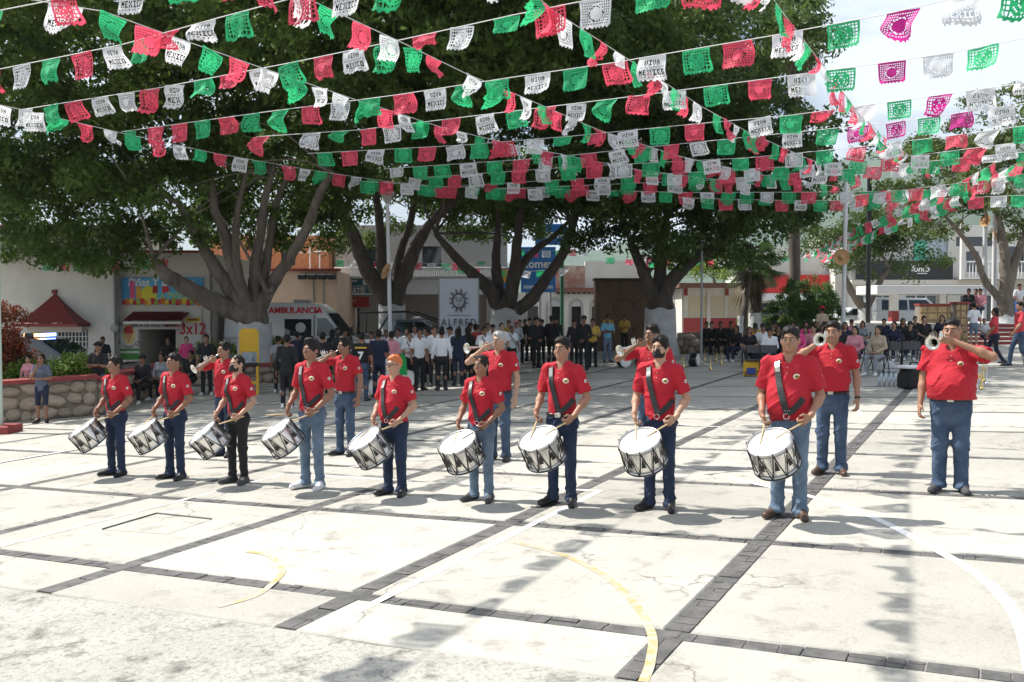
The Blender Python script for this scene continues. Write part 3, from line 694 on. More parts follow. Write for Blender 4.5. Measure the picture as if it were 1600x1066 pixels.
    if belt:
        bz_ = P['_top'] - .035; bl = band_mesh(B.ring(bz_, .003), bz_, .036, .006, s).build('belt', M_LEATHER, tr)
        yb = B.front(0, bz_); MB().box(-.03, .03, -.006, 0, -.022, .022, .003).build('belt_buckle', M_BUCKLE, bl, (0, (yb - .014) * s, bz_ * s))
    if cord:
        c = on(-.005, 1.385, .008); cd = MB()
        for sx in (-1, 1):
            cd.tube([c, c + Vector((sx * .035, -.006, -.02)) * s, c + Vector((sx * .028, -.006, -.055)) * s, c + Vector((sx * .006, -.004, -.03)) * s, c + Vector((sx * .02, -.004, -.11)) * s], .0028 * s, 5)
        cd.build('neck_cord', M_STRAP, root)
    if watch:
        el, wr = [Vector(q) for q in kw['arms'][watch]]; d = (wr - el).normalized(); c = wr - d * .015
        MB().tube([(c - d * .011) * s, (c + d * .011) * s], .0325 * s, 14).build('wrist_watch', M_STRAP if watch > 0 else M_BUCKLE, root)
    if glasses:
        g = MB()
        for sx in (-1, 1):
            c = Vector(T((sx * .034, -.112, 1.642))); g.tube([(c + Vector((.024 * math.cos(a), 0, .017 * math.sin(a)))) * s for a in [2 * math.pi * k / 12 for k in range(13)]], .003 * s, 5, False)
            g.tube([Vector(T((sx * .058, -.11, 1.648))) * s, Vector(T((sx * .082, .0, 1.645))) * s], .0028 * s, 5)
        g.build('spectacles', M_STRAP, root)
    if headband:
        v = [Vector(T((.0875 * math.sin(a), .012 - .1085 * math.cos(a) * .92, 1.70 + .052 * abs(math.cos(a * .5))))) * s for a in [R(-100 + 10 * k) for k in range(21)]]
        MB().tube(v, .009 * s, 6).build('headband', M_BLACKC, root)
    if kw.get('hem', .9) and buckle: pass
    M4 = Matrix.Translation(root.location) @ Matrix.Rotation(rz, 4, 'Z') @ Matrix.Scale(s, 4)
    return root, M4, P
# ------------------------------------------------------------------ instruments
M_SHELL = mat('chrome_drum_shell', (.78, .76, .72), .24, metal=.75); M_HEAD = mat('white_drum_head', (.82, .82, .81), .45, var=.04, vscale=12); M_HOOP = mat('grey_drum_hoop', (.52, .52, .52), .3, metal=.8)
M_ROPE = mat('black_drum_rope', (.011, .011, .012), .6); M_WOOD = mat('pale_stick_wood', (.60, .43, .23), .5, var=.12, vscale=14, vstretch=(1, 1, .1)); M_DWOOD = mat('dark_stick_wood', (.05, .035, .03), .5)
M_HORN = mat('silver_plated_brass', (.74, .72, .66), .17, metal=1.0); M_BRASS = mat('lacquered_brass', (.80, .58, .22), .2, metal=1.0)
RD, HD = .208, .128
def drum_meshes():
    D = {}
    D['shell'] = MB().lathe([(RD - .012, -HD + .01), (RD - .010, 0), (RD - .012, HD - .01)], 40).mesh('shell', M_SHELL)
    D['head'] = MB().lathe([(0, .002), (RD * .6, .001), (RD - .014, 0), (RD - .006, -.012)], 40).mesh('head', M_HEAD)
    D['hoop'] = MB().lathe([(RD - .010, -.018), (RD + .004, -.018), (RD + .006, .0), (RD + .004, .017), (RD - .009, .017), (RD - .013, .006)], 40).mesh('hoop', M_HOOP)
    n = 10; r = MB()
    for k in range(n):
        a0, a1, a2 = [2 * math.pi * (k + o) / n for o in (0, .5, 1)]
        p = lambda a, z, q=.009: Vector(((RD + q) * math.cos(a), (RD + q) * math.sin(a), z))
        r.tube([p(a0, HD + .004), p(a0 * .55 + a1 * .45, 0, .002), p(a1, -HD - .004)], .0058, 5); r.tube([p(a1, -HD - .004), p(a1 * .45 + a2 * .55, 0, .002), p(a2, HD + .004)], .0058, 5)
    p = lambda a, z, q=.009: Vector(((RD + q) * math.cos(a), (RD + q) * math.sin(a), z))
    m = 0.0; zt, zb = HD * .45, -HD * .28; tg = MB()                    # a leather tug: dark triangle on the ropes
    A, B_, C_ = p(m, zt, .004), p(m - .115, zb, .006), p(m + .115, zb, .006); o = Vector((math.cos(m), math.sin(m), 0)) * .006
    tg.add([A, B_, C_, A + o, B_ + o, C_ + o], [(0, 2, 1), (3, 4, 5), (0, 1, 4, 3), (1, 2, 5, 4), (2, 0, 3, 5)])
    r.lathe([(RD + .008, -HD - .012), (RD + .013, -HD - .004), (RD + .008, HD * 0 - HD + .004)], 40)
    D['tension_rope'] = r.mesh('tension_rope', M_ROPE); D['rope_tug'] = tg.mesh('rope_tug', M_ROPE)
    cl = MB().tube([(RD + .006, 0, HD + .024), (RD + .011, 0, HD - .02)], .006, 5)
    D['hoop_clip'] = cl.mesh('hoop_clip', M_ROPE)
    return D
DRUM = None
def make_drum(mtx, label, group, shell_m=None):
    global DRUM
    DRUM = DRUM or drum_meshes()
    e = empty('marching_drum', (0, 0, 0), 0, label, 'drum', group); e.matrix_world = mtx
    sh = link('shell', DRUM['shell'], e, m=shell_m); link('tension_rope', DRUM['tension_rope'], sh)
    for k in range(10): link('rope_tug', DRUM['rope_tug'], sh, rot=(0, 0, 2 * math.pi * k / 10)); link('hoop_clip', DRUM['hoop_clip'], sh, rot=(0, 0, 2 * math.pi * k / 10))
    for z, rx in ((HD, 0), (-HD, math.pi)):
        hp = link('hoop', DRUM['hoop'], e, (0, 0, z)); link('drum_head', DRUM['head'], e, (0, 0, z + (.004 if rx == 0 else -.004)), (rx, 0, 0))
    return e
def stick(a, b, label, group, m=M_WOOD):
    """from the butt a towards the tip b"""
    a, b = Vector(a), Vector(b); d = (b - a).normalized(); L = (b - a).length; e = empty('drumstick', a, 0, label, 'drumstick', group); e.rotation_euler = d.to_track_quat('Z', 'Y').to_euler()
    MB().lathe([(0, 0), (.0085, .002), (.0088, L * .6), (.005, L - .02), (.0035, L - .014)], 8).build('shaft', m, e); MB().ball((0, 0, L - .008), (.0062, .0062, .010), 8, 5).build('tip', m, e)
HORN = None
def horn_meshes():
    D = {}
    D['mouthpiece'] = MB().lathe([(.0, .004), (.009, .002), (.0125, 0), (.0125, .006), (.006, .022), (.0048, .05), (.006, .075)], 14).mesh('mouthpiece', M_HORN)
    prof = [(.0062, .07), (.0065, .20), (.009, .27), (.0135, .33), (.022, .385), (.035, .425), (.052, .452), (.070, .466), (.073, .468), (.071, .470), (.050, .456), (.032, .428), (.018, .385), (.008, .32)]
    D['bell'] = MB().lathe(prof, 26).mesh('bell', M_HORN)
    tb = MB()
    def loop(x, z0, z1, d):
        c = [(x, 0, z0)]
        for k in range(9): a = math.pi * k / 8; c.append((x, -d / 2 + d / 2 * math.cos(a), z0 - math.sin(a) * d / 2))
        c2 = [(x, -d, z1)]
        for k in range(9): a = math.pi * k / 8; c2.append((x * .4, -d / 2 - d / 2 * math.cos(a), z1 + math.sin(a) * d / 2))
        return c + c2
    tb.tube(loop(.016, .13, .32, .075), .0062, 8); tb.tube([(.0, 0, .13), (.016, 0, .13)], .0062, 8)
    tb.tube([(-.008, -.02, .16), (-.008, -.055, .16)], .008, 8)
    D['tubing'] = tb.mesh('tubing', M_HORN)
    D['valve'] = MB().lathe([(0, -.03), (.0095, -.03), (.0105, .03), (.006, .034), (.003, .05), (.007, .052), (0, .055)], 12).mesh('valve', M_HORN)
    return D
def make_horn(pos, direction, label, group, name='trumpet', m=None, roll=0.0):
    global HORN
    HORN = HORN or horn_meshes(); e = empty(name, pos, 0, label, 'trumpet', group)
    q = Vector(direction).normalized().to_track_quat('Z', 'Y'); e.rotation_euler = (q.to_matrix() @ Matrix.Rotation(roll, 3, 'Z')).to_euler()
    for k in ('mouthpiece', 'bell', 'tubing'): link(k, HORN[k], e, m=m)
    for i in range(3): link('valve', HORN['valve'], e, (.004, -.035, .19 + .024 * i), (R(90), 0, 0), m)
    return e
# ------------------------------------------------------------------ the nine drummers in a row
FACE = -R(27.25)
DR = 'drummers in red polo shirts standing in one row'
def drum_arms(j=0.0, dr=0, dl=0): return {-1: ((-.262, .035, 1.135), (-.215 + dr, -.175 + j * .3, .965 + j)), 1: ((.272, .03, 1.135), (.205 + dl, -.19, .965 - j * .5))}
drummers = [
 (182, 743, dict(H=1.63, skin=1, hair='short', trousers=M_DJEAN, shoes=M_BLACKC, build=.97, yaw=-.25), 'drummer in dark trousers at the end of the drum line nearest the stone planter'),
 (274, 748, dict(H=1.66, skin=1, hair='buzz', trousers=M_DJEAN, shoes=M_LEATHER, build=.95, yaw=-.2), 'drummer in navy jeans with close-cropped sides, second from the stone planter'),
 (372, 755, dict(H=1.62, skin=2, hair='tied', female=True, trousers=M_BLACKC, shoes=M_GSHOE, mask=True, build=.88, yaw=-.15), 'woman drummer in black face mask and black trousers'),
 (488, 763, dict(H=1.79, skin=1, hair='thick', trousers=M_LJEAN, shoes=M_WSHOE, build=.93, watch=1, yaw=-.2), 'tall drummer in faded blue jeans and white shoes'),
 (617, 773, dict(H=1.59, skin=2, hair='buzz', hair_m=M_ORANGE, female=True, trousers=M_DJEAN, shoes=M_LEATHER, glasses=True, build=1.12, belly=.25, yaw=-.25), 'drummer with orange hair and spectacles'),
 (752, 782, dict(H=1.57, skin=1, hair='tied', female=True, trousers=M_LJEAN, shoes=M_GSHOE, build=.98, headband=True, watch=1, yaw=-.1), 'woman drummer in light jeans with dark hair band'),
 (878, 788, dict(H=1.74, skin=0, hair='short', trousers=M_DJEAN, shoes=M_LEATHER, build=.93, tucked=True, hem=.955, belt=True, yaw=-.1), 'slim drummer in dark jeans with belt and no face mask'),
 (1030, 796, dict(H=1.73, skin=2, hair='short', trousers=M_DJEAN, shoes=M_LEATHER, build=.94, mask=True, yaw=-.1), 'young man drummer wearing a black face mask'),
 (1232, 808, dict(H=1.78, skin=0, hair='short', trousers=M_LJEAN, shoes=M_BROWNL, build=1.20, belly=.3, fat_face=1.1, yaw=.0), 'stocky drummer in faded jeans at the end of the drum line nearest the trumpeters')]
TILT = [(-.34, -.50, .80), (-.30, -.46, .84), (-.42, -.52, .74), (-.36, -.50, .79), (-.30, -.52, .80), (-.12, -.50, .86), (-.10, -.50, .86), (-.08, -.50, .86), (-.16, -.50, .85)]
DLAB = ['beside the planter end of the row', 'of the cropped-hair drummer in navy jeans', 'of the masked woman in black trousers', 'of the tall drummer in white shoes', 'of the orange-haired drummer', 'of the woman with the hair band', 'of the slim unmasked drummer in dark jeans', 'of the masked young man', 'of the stocky drummer in faded jeans']
for i, (px, py, kw, lab) in enumerate(drummers):
    g = G(px, py); kw = dict(kw); kw['arms'] = drum_arms(.012 * math.sin(i * 2.3), .01 * math.cos(i * 1.7), .02 * math.sin(i * 1.1))
    hands = {-1: ((.35, -.35, -.85), (.1, -.9, .35)), 1: ((-.55, -.45, -.6), (-.3, -.7, .55))}
    if i == 3: hands[-1] = ((.1, -.3, -.9), (.3, -.8, .2))
    r, M4, P = bandsman(g.x, g.y, FACE, lab, DR, sling=True, seed=i * 3 + 1, curl={-1: 1.15, 1: 1.1}, hands=hands, toes=.07, **kw)
    n = Vector(TILT[i]).normalized(); c = Vector((-.02, -.385, .635)) + Vector((n.x * .25, 0, 0))
    zax = n; xax = Vector((1, 0, 0)); xax = (xax - zax * xax.dot(zax)).normalized(); yax = zax.cross(xax)
    L = Matrix.Translation(c) @ Matrix((xax, yax, zax)).transposed().to_4x4()
    s = kw['H'] / 1.75; Mr = Matrix.Translation(r.location) @ Matrix.Rotation(FACE, 4, 'Z')
    Ls = Mr @ Matrix.Translation(c * s) @ Matrix((xax, yax, zax)).transposed().to_4x4()
    make_drum(Ls, 'chrome and white drum with black ropes, ' + DLAB[i], 'marching drums of the drum line')
    # sticks: from the closed hands to the drum head
    for sx, tip in ((-1, (-.06, -.02)), (1, (.05, .05))):
        wr = Vector(kw['arms'][sx][1]); hd = Vector(hands[sx][0]).normalized(); hc = M4 @ (wr + hd * .085)
        tp = Ls @ Vector((tip[0] + .03 * math.sin(i * 3 + sx), tip[1], HD + .012)); d = (tp - hc).normalized()
        if i == 3 and sx == -1: tp = hc + (M4.to_3x3() @ Vector((-.9, -.35, -.06))).normalized() * .27; d = (tp - hc).normalized()
        stick(hc - d * (.12 if sx > 0 else .05), tp, ('drumstick in the left hand ' if sx > 0 else 'drumstick in the right hand ') + DLAB[i].replace('beside the planter end of the row', 'of the drummer nearest the stone planter'), 'drumsticks held by the drum line', M_DWOOD if (i == 5 and sx > 0) else M_WOOD)
# ------------------------------------------------------------------ trumpeters behind them
TG = 'trumpeters in red polo shirts behind the drum line'
def horn_arms(side, up=0.0):
    o = -side
    return {side: ((side * .375, -.205, 1.345 + up), (side * .105, -.245, 1.555)), o: ((o * .262, .03, 1.14), (o * .285, -.06, .885))}
tr_list = [
 (G(352, 713), -1, dict(H=1.74, skin=0, hair='short', trousers=M_DJEAN, build=1.05), (-.18, -.85, -.42), 'trumpeter partly hidden behind the masked woman drummer, horn pointing down'),
 (G(540, 711), -1, dict(H=1.74, skin=1, hair='thick', trousers=M_JEAN, build=1.0, tucked=True, hem=.965, belt=True, cord=True), (-.62, -.66, -.36), 'young trumpeter with curly hair and belted blue jeans'),
 (G(780, 719), -1, dict(H=1.76, skin=2, hair='short', hair_m=M_GREY, trousers=M_JEAN, build=1.12, belly=.2, tucked=True, hem=.965, belt=True), (-.36, -.92, -.06), 'grey-haired trumpeter in belted blue jeans'),
 (G(1018, 729), -1, dict(H=1.79, skin=1, hair='short', trousers=M_JEAN, build=1.12, belly=.15), (-.42, -.82, -.26), 'trumpeter standing behind the masked young man drummer'),
 (G(1299, 740), -1, dict(H=1.76, skin=0, hair='short', trousers=M_JEAN, shoes=M_BROWNL, build=1.17, belly=.2, tucked=True, hem=.965, belt=True, watch=1, fat_face=1.1), (-.10, -.99, -.02), 'trumpeter in blue jeans with patterned belt and pale wristwatch'),
 (G(1484, 768), 1, dict(H=1.77, skin=0, hair='buzz', trousers=M_JEAN, shoes=M_GSHOE, build=1.38, belly=1.0, tucked=True, hem=.95, belt=True, cord=True, fat_face=1.18, wide=1.05), (-.28, -.95, -.10), 'heavy-set trumpeter with shaved head standing apart from the rows')]
for i, (g, side, kw, d, lab) in enumerate(tr_list):
    kw = dict(kw); kw['arms'] = horn_arms(side, .05 if side > 0 else 0)
    d = Vector(d).normalized(); mouth = Vector((0, -.112, 1.578)); grip = mouth + d * .16
    kw['arms'][side] = (kw['arms'][side][0], tuple(grip + Vector((side * .055, .055, -.015))))
    yw = math.atan2(d.x, -d.y) * .6
    mouth = Vector(rotz((0, -.113, 1.578), yw, (0, .01, 0)))
    hands = {side: ((-side * .85, -.45, .1), (0, -.25, .95))}
    r, M4, P = bandsman(g.x, g.y, FACE, lab, TG, seed=40 + i, curl={side: .95, -side: .55}, hands=hands, yaw=yw, toes=.06, sleeve=.20, **kw)
    make_horn(M4 @ mouth, M4.to_3x3() @ d, 'silver trumpet played by the ' + ['trumpeter behind the masked woman drummer', 'curly-haired trumpeter', 'grey-haired trumpeter', 'trumpeter behind the masked young man', 'trumpeter with the pale wristwatch', 'heavy-set trumpeter'][i], 'trumpets being played', roll=R(180))
# ================================================================== buildings round the plaza
M_WHITEW = mat('white_plaster', (.66, .645, .61), .9, col2=(.58, .56, .52), vscale=.7, bump=.15, bscale=8); M_CREAMW = mat('cream_plaster', (.60, .56, .50), .9, var=.08, vscale=.9, bump=.15, bscale=8)
M_PEACH = mat('peach_plaster', (.56, .40, .30), .9, col2=(.62, .47, .37), vscale=.8, bump=.2, bscale=10); M_REDP = mat('dark_red_paint', (.26, .035, .035), .7, var=.15, vscale=3); M_TILE = mat('red_roof_sheet', (.21, .025, .03), .6, var=.2, vscale=4)
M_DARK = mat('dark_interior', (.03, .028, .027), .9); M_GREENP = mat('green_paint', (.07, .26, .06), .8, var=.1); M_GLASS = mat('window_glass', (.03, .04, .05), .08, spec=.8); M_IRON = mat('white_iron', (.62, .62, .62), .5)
M_BRICK = mat('orange_brick', (.40, .15, .07), .9, col2=(.50, .23, .12), vscale=5, bump=.4, bscale=22); M_OLDBRICK = mat('weathered_brick', (.34, .18, .13), .9, col2=(.52, .42, .35), vscale=2.2, bump=.5, bscale=16)
M_GREYW = mat('grey_plaster', (.36, .35, .34), .9, var=.1, vscale=.9, bump=.15, bscale=10); M_BROWNSH = mat('brown_metal_shutter', (.20, .165, .15), .6, var=.1); M_BLUES = mat('blue_sign_vinyl', (.03, .17, .48), .5, var=.05); M_TEAL = mat('teal_sign_vinyl', (.03, .12, .18), .5)
M_REDS = mat('red_sign_vinyl', (.58, .02, .02), .5, var=.04); M_WTXT = mat('white_lettering', (.78, .78, .78), .6); M_KTXT = mat('black_lettering', (.02, .02, .022), .6); M_RTXT = mat('red_lettering', (.48, .02, .03), .6); M_YEL = mat('yellow_paint', (.72, .42, .03), .7, var=.08)
M_BLACKS = mat('black_sign_board', (.016, .018, .022), .5); M_GREYPIPE = mat('grey_pipe', (.33, .34, .35), .6); M_GREENT = mat('green_fabric_panel', (.10, .55, .38), .7); M_ORG = mat('orange_sign', (.70, .28, .03), .6)
def frame(px0, px1, d):                          # x range of a facade at distance d
    return X(px0, d), X(px1, d)
# ---- long white building with the paleta shop (36 m away, on the left)
D = 36.0
x0, x1, xs = X(-120, D), X(178, D), X(322, D); zg = gz(x0) - .1
b1 = empty('shop_building', (0, D, 0), 0, 'white building with ice-cream shop and red window canopy on the left', 'building')
wl = MB(); wx0, wx1 = X(88, D), X(137, D)
wall(wl, x0, x1, zg, Z(356, D), [(wx0, wx1, Z(545, D), Z(515, D))], 0, .3); wl.box(x0, x1, .3, 7, zg, Z(356, D) - .01); wl = wl.build('wall', M_WHITEW, b1)
box('coping', M_REDP, b1, x0 - .1, x1 + .05, -.06, .5, Z(356, D), Z(352, D))
wi = box('window', M_GLASS, b1, wx0, wx1, .2, .24, Z(545, D), Z(515, D))
for k in range(9): box('grille_bar', M_IRON, wi, wx0 + (wx1 - wx0) * (k + .5) / 9 - .015, wx0 + (wx1 - wx0) * (k + .5) / 9 + .015, -.03, 0, Z(545, D), Z(515, D))
for k in range(4): box('grille_bar', M_IRON, wi, wx0, wx1, -.045, -.031, Z(545 - 8 * k - 3, D) - .015, Z(545 - 8 * k - 3, D) + .015)
# pagoda-like red canopy above the window: eaves, concave slopes, little ridge knob
cxm, ca, cb = X(87, D), X(45, D), X(142, D); ze, zt = Z(505, D), Z(458, D); prof = []
for t in [k / 8 for k in range(9)]: prof.append((t, (1 - t) ** 1.25))
cn_ = MB(); 
for (t0, h0), (t1, h1) in zip(prof, prof[1:]):
    zz0, zz1 = ze + (zt - ze) * h0, ze + (zt - ze) * h1
    for s_ in (-1, 1):
        e = (ca if s_ < 0 else cb); a0, a1 = cxm + (e - cxm) * t0, cxm + (e - cxm) * t1
        y0_, y1_ = -1.1 * t0, -1.1 * t1; q = [(a0, y0_, zz0), (a1, y1_, zz1)]
        cn_.quad((cxm, y0_, zz0), (a0, y0_, zz0), (a1, y1_, zz1), (cxm, y1_, zz1)) if s_ > 0 else cn_.quad((a0, y0_, zz0), (cxm, y0_, zz0), (cxm, y1_, zz1), (a1, y1_, zz1))
        cn_.quad((a0, y0_, zz0), (a1, y1_, zz1), (a1, .0, zz1), (a0, .0, zz0))
cn_.box(ca, cb, -1.12, -.02, ze - .12, ze - .01); cn_.box(cxm - .07, cxm + .07, -.14, -.003, zt - .03, zt + .12); cn_.build('window_canopy', M_TILE, b1)
box('canopy_beam', M_CREAMW, b1, ca + .1, cb - .2, -.35, -.004, ze - .34, ze - .13)
pp = MB().tube([(X(180, D), -.07, Z(395, D)), (X(181, D), -.07, Z(515, D))], .05, 8).build('drain_pipe', M_GREYPIPE, b1); MB().lathe([(0, 0), (.16, 0), (.16, .12), (0, .12)], 14).build('meter_dial', M_GREYPIPE, b1, (X(181, D), -.02, Z(513, D)), (R(90), 0, 0))
# shop front, a little set back
ys = .5; dx0, dx1 = X(210, D), X(276, D); dz1 = Z(514, D)
sf = MB(); wall(sf, x1, xs, zg, Z(394, D), [(dx0, dx1, zg, dz1)], ys, .3); sf.box(x1, dx0 - .01, ys + .3, 7, zg, Z(394, D) - .01); sf.box(dx1 + .01, xs, ys + .3, 7, zg, Z(394, D) - .01)
sf.box(dx0, dx1, ys + .302, 7, dz1, Z(394, D) - .012); sf.build('shop_wall', M_CREAMW, b1); box('shop_coping', M_REDP, b1, x1 + .06, xs + .05, ys - .06, ys + .4, Z(394, D), Z(390, D))
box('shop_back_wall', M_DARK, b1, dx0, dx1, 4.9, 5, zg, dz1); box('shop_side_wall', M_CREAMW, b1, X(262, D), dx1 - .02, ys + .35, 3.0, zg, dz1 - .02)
box('green_band', M_GREENP, b1, x1 + .02, dx0 - .02, ys - .012, ys - .002, zg, Z(553, D)); box('green_band', M_GREENP, b1, x1 + .02, dx0 - .02, ys - .012, ys - .002, Z(549.5, D), Z(546, D))
box('green_band', M_GREENP, b1, X(262, D) - .012, dx1 - .03, ys + .34, ys + .348, zg, Z(547, D))
aw = MB(); a0, a1 = X(200, D), X(290, D); az0, az1 = Z(502, D), Z(489, D)          # corrugated tile awning
n = 26
for k in range(n):
    u0, u1 = a0 + (a1 - a0) * k / n, a0 + (a1 - a0) * (k + 1) / n; um = (u0 + u1) / 2; sh_ = .35
    for p, q, hh0, hh1 in ((u0, um, 0, .07), (um, u1, .07, 0)):
        aw.quad((p, ys - 1.0, az0 + hh0), (q, ys - 1.0, az0 + hh1), (q + (-.3 if k > n / 2 else .3) * 0, ys, az1 + hh1), (p, ys, az1 + hh0))
aw.build('tile_awning', M_TILE, b1); box('awning_edge', M_WHITEW, b1, a0, a1, ys - .96, ys - .9, az0 - .10, az0 - .01)
lin = box('shop_lintel_board', M_WHITEW, b1, dx0 - .05, dx1 + .06, ys - .08, ys - .02, Z(515, D), Z(503.5, D))
text('VENTA DE PALETAS POR', .21, M_KTXT, lin, (X(233, D), ys - .085, Z(509, D)), sx=.78, bold=.003); text('MAYOREO', .21, M_RTXT, lin, (X(267.5, D), ys - .085, Z(509, D)), sx=.72, bold=.003)
cs = box('ice_cream_sign', M_WHITEW, b1, X(180.5, D), X(208.5, D), ys - .06, ys - .012, Z(545, D), Z(499, D)); ccx, ccz = X(194, D), Z(523, D)
gl = MB().lathe([(0, .012), (.27, .01), (.275, 0)], 24).build('sign_glow_patch', mat('pale_yellow_print', (.74, .62, .25), .8), cs, (ccx, ys - .062, ccz), (R(90), 0, 0)); gl.scale = (.85, 1.5, 1)
MB().add([(-.13, 0, .02), (.13, 0, .02), (0, 0, -.36)] + [(-.13, -.02, .02), (.13, -.02, .02), (0, -.02, -.36)], [(0, 2, 1), (3, 4, 5), (0, 1, 4, 3), (1, 2, 5, 4), (2, 0, 3, 5)]).build('painted_cone', mat('wafer_print', (.62, .30, .14), .8), cs, (ccx, ys - .08, ccz))
MB().lathe([(.0, .14), (.10, .12), (.155, .05), (.16, 0), (.15, -.04), (0, -.04)], 20).build('painted_scoop', M_RTXT, cs, (ccx, ys - .09, ccz + .10)).scale = (1, .12, 1.7)
for word, r_, up in (('HELADOS', .38, 1), ('GIGANTES', .44, -1)):
    for k, ch in enumerate(word):
        a = (k - (len(word) - 1) / 2) * .27; px_, pz_ = ccx + math.sin(a) * r_, ccz + (up * math.cos(a) * r_ if up > 0 else -math.cos(a) * r_) + (.12 if up > 0 else -.05)
        o = text(ch, .15, M_KTXT, cs, (px_, ys - .066, pz_), (math.pi / 2, (a if up > 0 else -a), 0), bold=.003)
pr = box('price_panel', M_WHITEW, b1, X(281, D), X(309, D), ys - .06, ys - .012, zg, Z(482, D))
text('3x12', .62, M_RTXT, pr, (X(295, D), ys - .066, Z(515, D)), sx=.8, bold=.012)
yb = box('yellow_board', M_YEL, pr, X(284, D), X(308, D), ys - .085, ys - .064, Z(503, D), Z(496.5, D)); box('illegible_print', M_KTXT, yb, X(288, D), X(304, D), ys - .093, ys - .086, Z(501, D), Z(499, D))
# the printed fruit banner
bn = box('drinks_banner', mat('banner_blue_print', (.05, .28, .55), .55, col2=(.10, .45, .70), vscale=.8), b1, X(184, D), X(312, D), ys - .10, ys - .04, Z(476, D), Z(433, D)); yb_ = ys - .104
text('Piñas Y Bebidas', .42, M_WTXT, bn, (X(246, D), yb_, Z(441, D)), sx=.95, bold=.008, shear=.1); text('La Piñita', .36, mat('lime_print', (.40, .60, .22), .7), bn, (X(263, D), yb_, Z(462, D)), bold=.008, shear=.1)
o = MB().lathe([(0, .004), (.33, .003), (.34, 0)], 24).build('printed_lemon_face', mat('lemon_print', (.70, .62, .05), .7), bn, (X(226, D), yb_, Z(462, D)), (R(90), 0, 0)); o.scale = (.9, 1.1, 1)
for px_, w_, z0_, z1_, c in ((201, 8, 466, 439, (.70, .10, .25)), (211, 8, 466, 447, (.68, .36, .04)), (237, 8, 458, 446, (.35, .03, .03)), (251, 5, 458, 447, (.62, .03, .03)), (256, 5, 456, 447, (.62, .03, .03))):
    box('printed_glass', mat('print_%d' % px_, c, .7), bn, X(px_ - w_ / 2, D), X(px_ + w_ / 2, D), yb_ - .012, yb_ - .002, Z(z0_, D), Z(z1_, D))
for k in range(22):
    px_ = 188 + k * 5.6; c = [(.55, .04, .03), (.60, .18, .03), (.66, .50, .06), (.50, .02, .03), (.30, .40, .05)][k % 5]
    o = MB().lathe([(0, .03), (.10, .025), (.12, 0)], 12).build('printed_fruit', mat('fruit_%d' % (k % 5), c, .7), bn, (X(px_, D), yb_ - .002, Z(472.5 - (k * 7 % 3), D)), (R(90), 0, 0)); s_ = .75 + .5 * ((k * 37) % 10) / 10; o.scale = (s_, s_, .6)
# ---- low peach building with four wall lamps, brick flats above it
D = 47.0; zg = gz(X(420, D)) - .2
b2 = empty('peach_building', (0, D, 0), 0, 'low peach plaster building with four dark wall lamps behind the ambulance', 'building')
MB().box(X(318, D), X(527, D), 0, 6, zg, Z(424, D)).build('wall', M_PEACH, b2); box('coping', M_REDP, b2, X(316, D), X(531, D), -.15, .4, Z(424, D) + .005, Z(420, D))
for k, px_ in enumerate((474, 489.5, 505, 520)):
    lm = box('wall_lamp', M_BLACKS, b2, X(px_ - 6, D), X(px_ + 6, D), -.32, -.04, Z(437, D), Z(429, D), .03)
    if k in (1, 2): MB().tube([(X(px_, D), -.04, Z(437, D)), (X(px_ + .5, D), -.04, Z(486, D))], .035, 6).build('conduit', M_GREYPIPE, lm)
b2b = empty('brick_flats', (0, 54, 0), 0, 'orange brick upper storey rising behind the peach building', 'building'); D = 54.0
bw = MB(); hs_ = [(X(440, D), X(462, D), Z(415, D), Z(385, D))]
wall(bw, X(330, D), X(515, D), gz(-15), Z(368, D), hs_, 0, .2); bw.box(X(330, D), X(515, D), .2, 5, gz(-15), Z(368, D) - .01); bw.build('wall', M_BRICK, b2b)
for h_ in hs_: box('window', M_GLASS, b2b, h_[0], h_[1], .1, .14, h_[2], h_[3])
for px_ in (488, 503): MB().tube([(X(px_, D), -.5, Z(425, D)), (X(px_, D), -.5, Z(388, D))], .04, 6).build('balcony_post', M_IRON, b2b)
MB().tube([(X(470, D), -.5, Z(396, D)), (X(520, D), -.5, Z(393, D))], .035, 6).build('balcony_rail', M_IRON, b2b)
MB().lathe([(0, 0), (.75, 0), (.8, .1), (.8, 1.3), (.6, 1.6), (.2, 1.75), (0, 1.76)], 20).build('water_tank', M_WTXT, b2b, (X(536, D), 1.5, Z(418, D)))
# ---- two-storey building with balcony, clinic sign and brown shutter
D = 52.0; zg = gz(X(640, D)) - .2
b3 = empty('balcony_building', (0, D, 0), 0, 'two-storey building with long white balcony, teal clinic sign and brown shutter', 'building')
w3 = MB(); ho = [(X(528, D), X(562, D), zg, Z(482, D)), (X(633, D), X(760, D), zg, Z(461, D)), (X(560, D), X(590, D), Z(420, D), Z(385, D)), (X(660, D), X(690, D), Z(420, D), Z(385, D))]
wall(w3, X(527, D), X(792, D), zg, Z(352, D), ho, 0, .35); w3.box(X(527, D), X(792, D), 3.2, 7, zg, Z(352, D) - .01); w3.build('wall', M_GREYW, b3)
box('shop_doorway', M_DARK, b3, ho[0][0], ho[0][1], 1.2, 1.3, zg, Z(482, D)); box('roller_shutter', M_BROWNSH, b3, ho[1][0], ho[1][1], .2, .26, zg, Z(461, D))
for h_ in ho[2:]: box('window', M_GLASS, b3, h_[0], h_[1], .2, .25, h_[2], h_[3])
box('white_fascia', mat('white_fascia_panel', (.66, .70, .78), .7), b3, X(633, D), X(760, D), -.5, -.02, Z(460, D), Z(437, D)); sl = box('balcony_slab', M_GREYW, b3, X(527, D), X(792, D), -1.3, -.01, Z(436.5, D), Z(434, D))
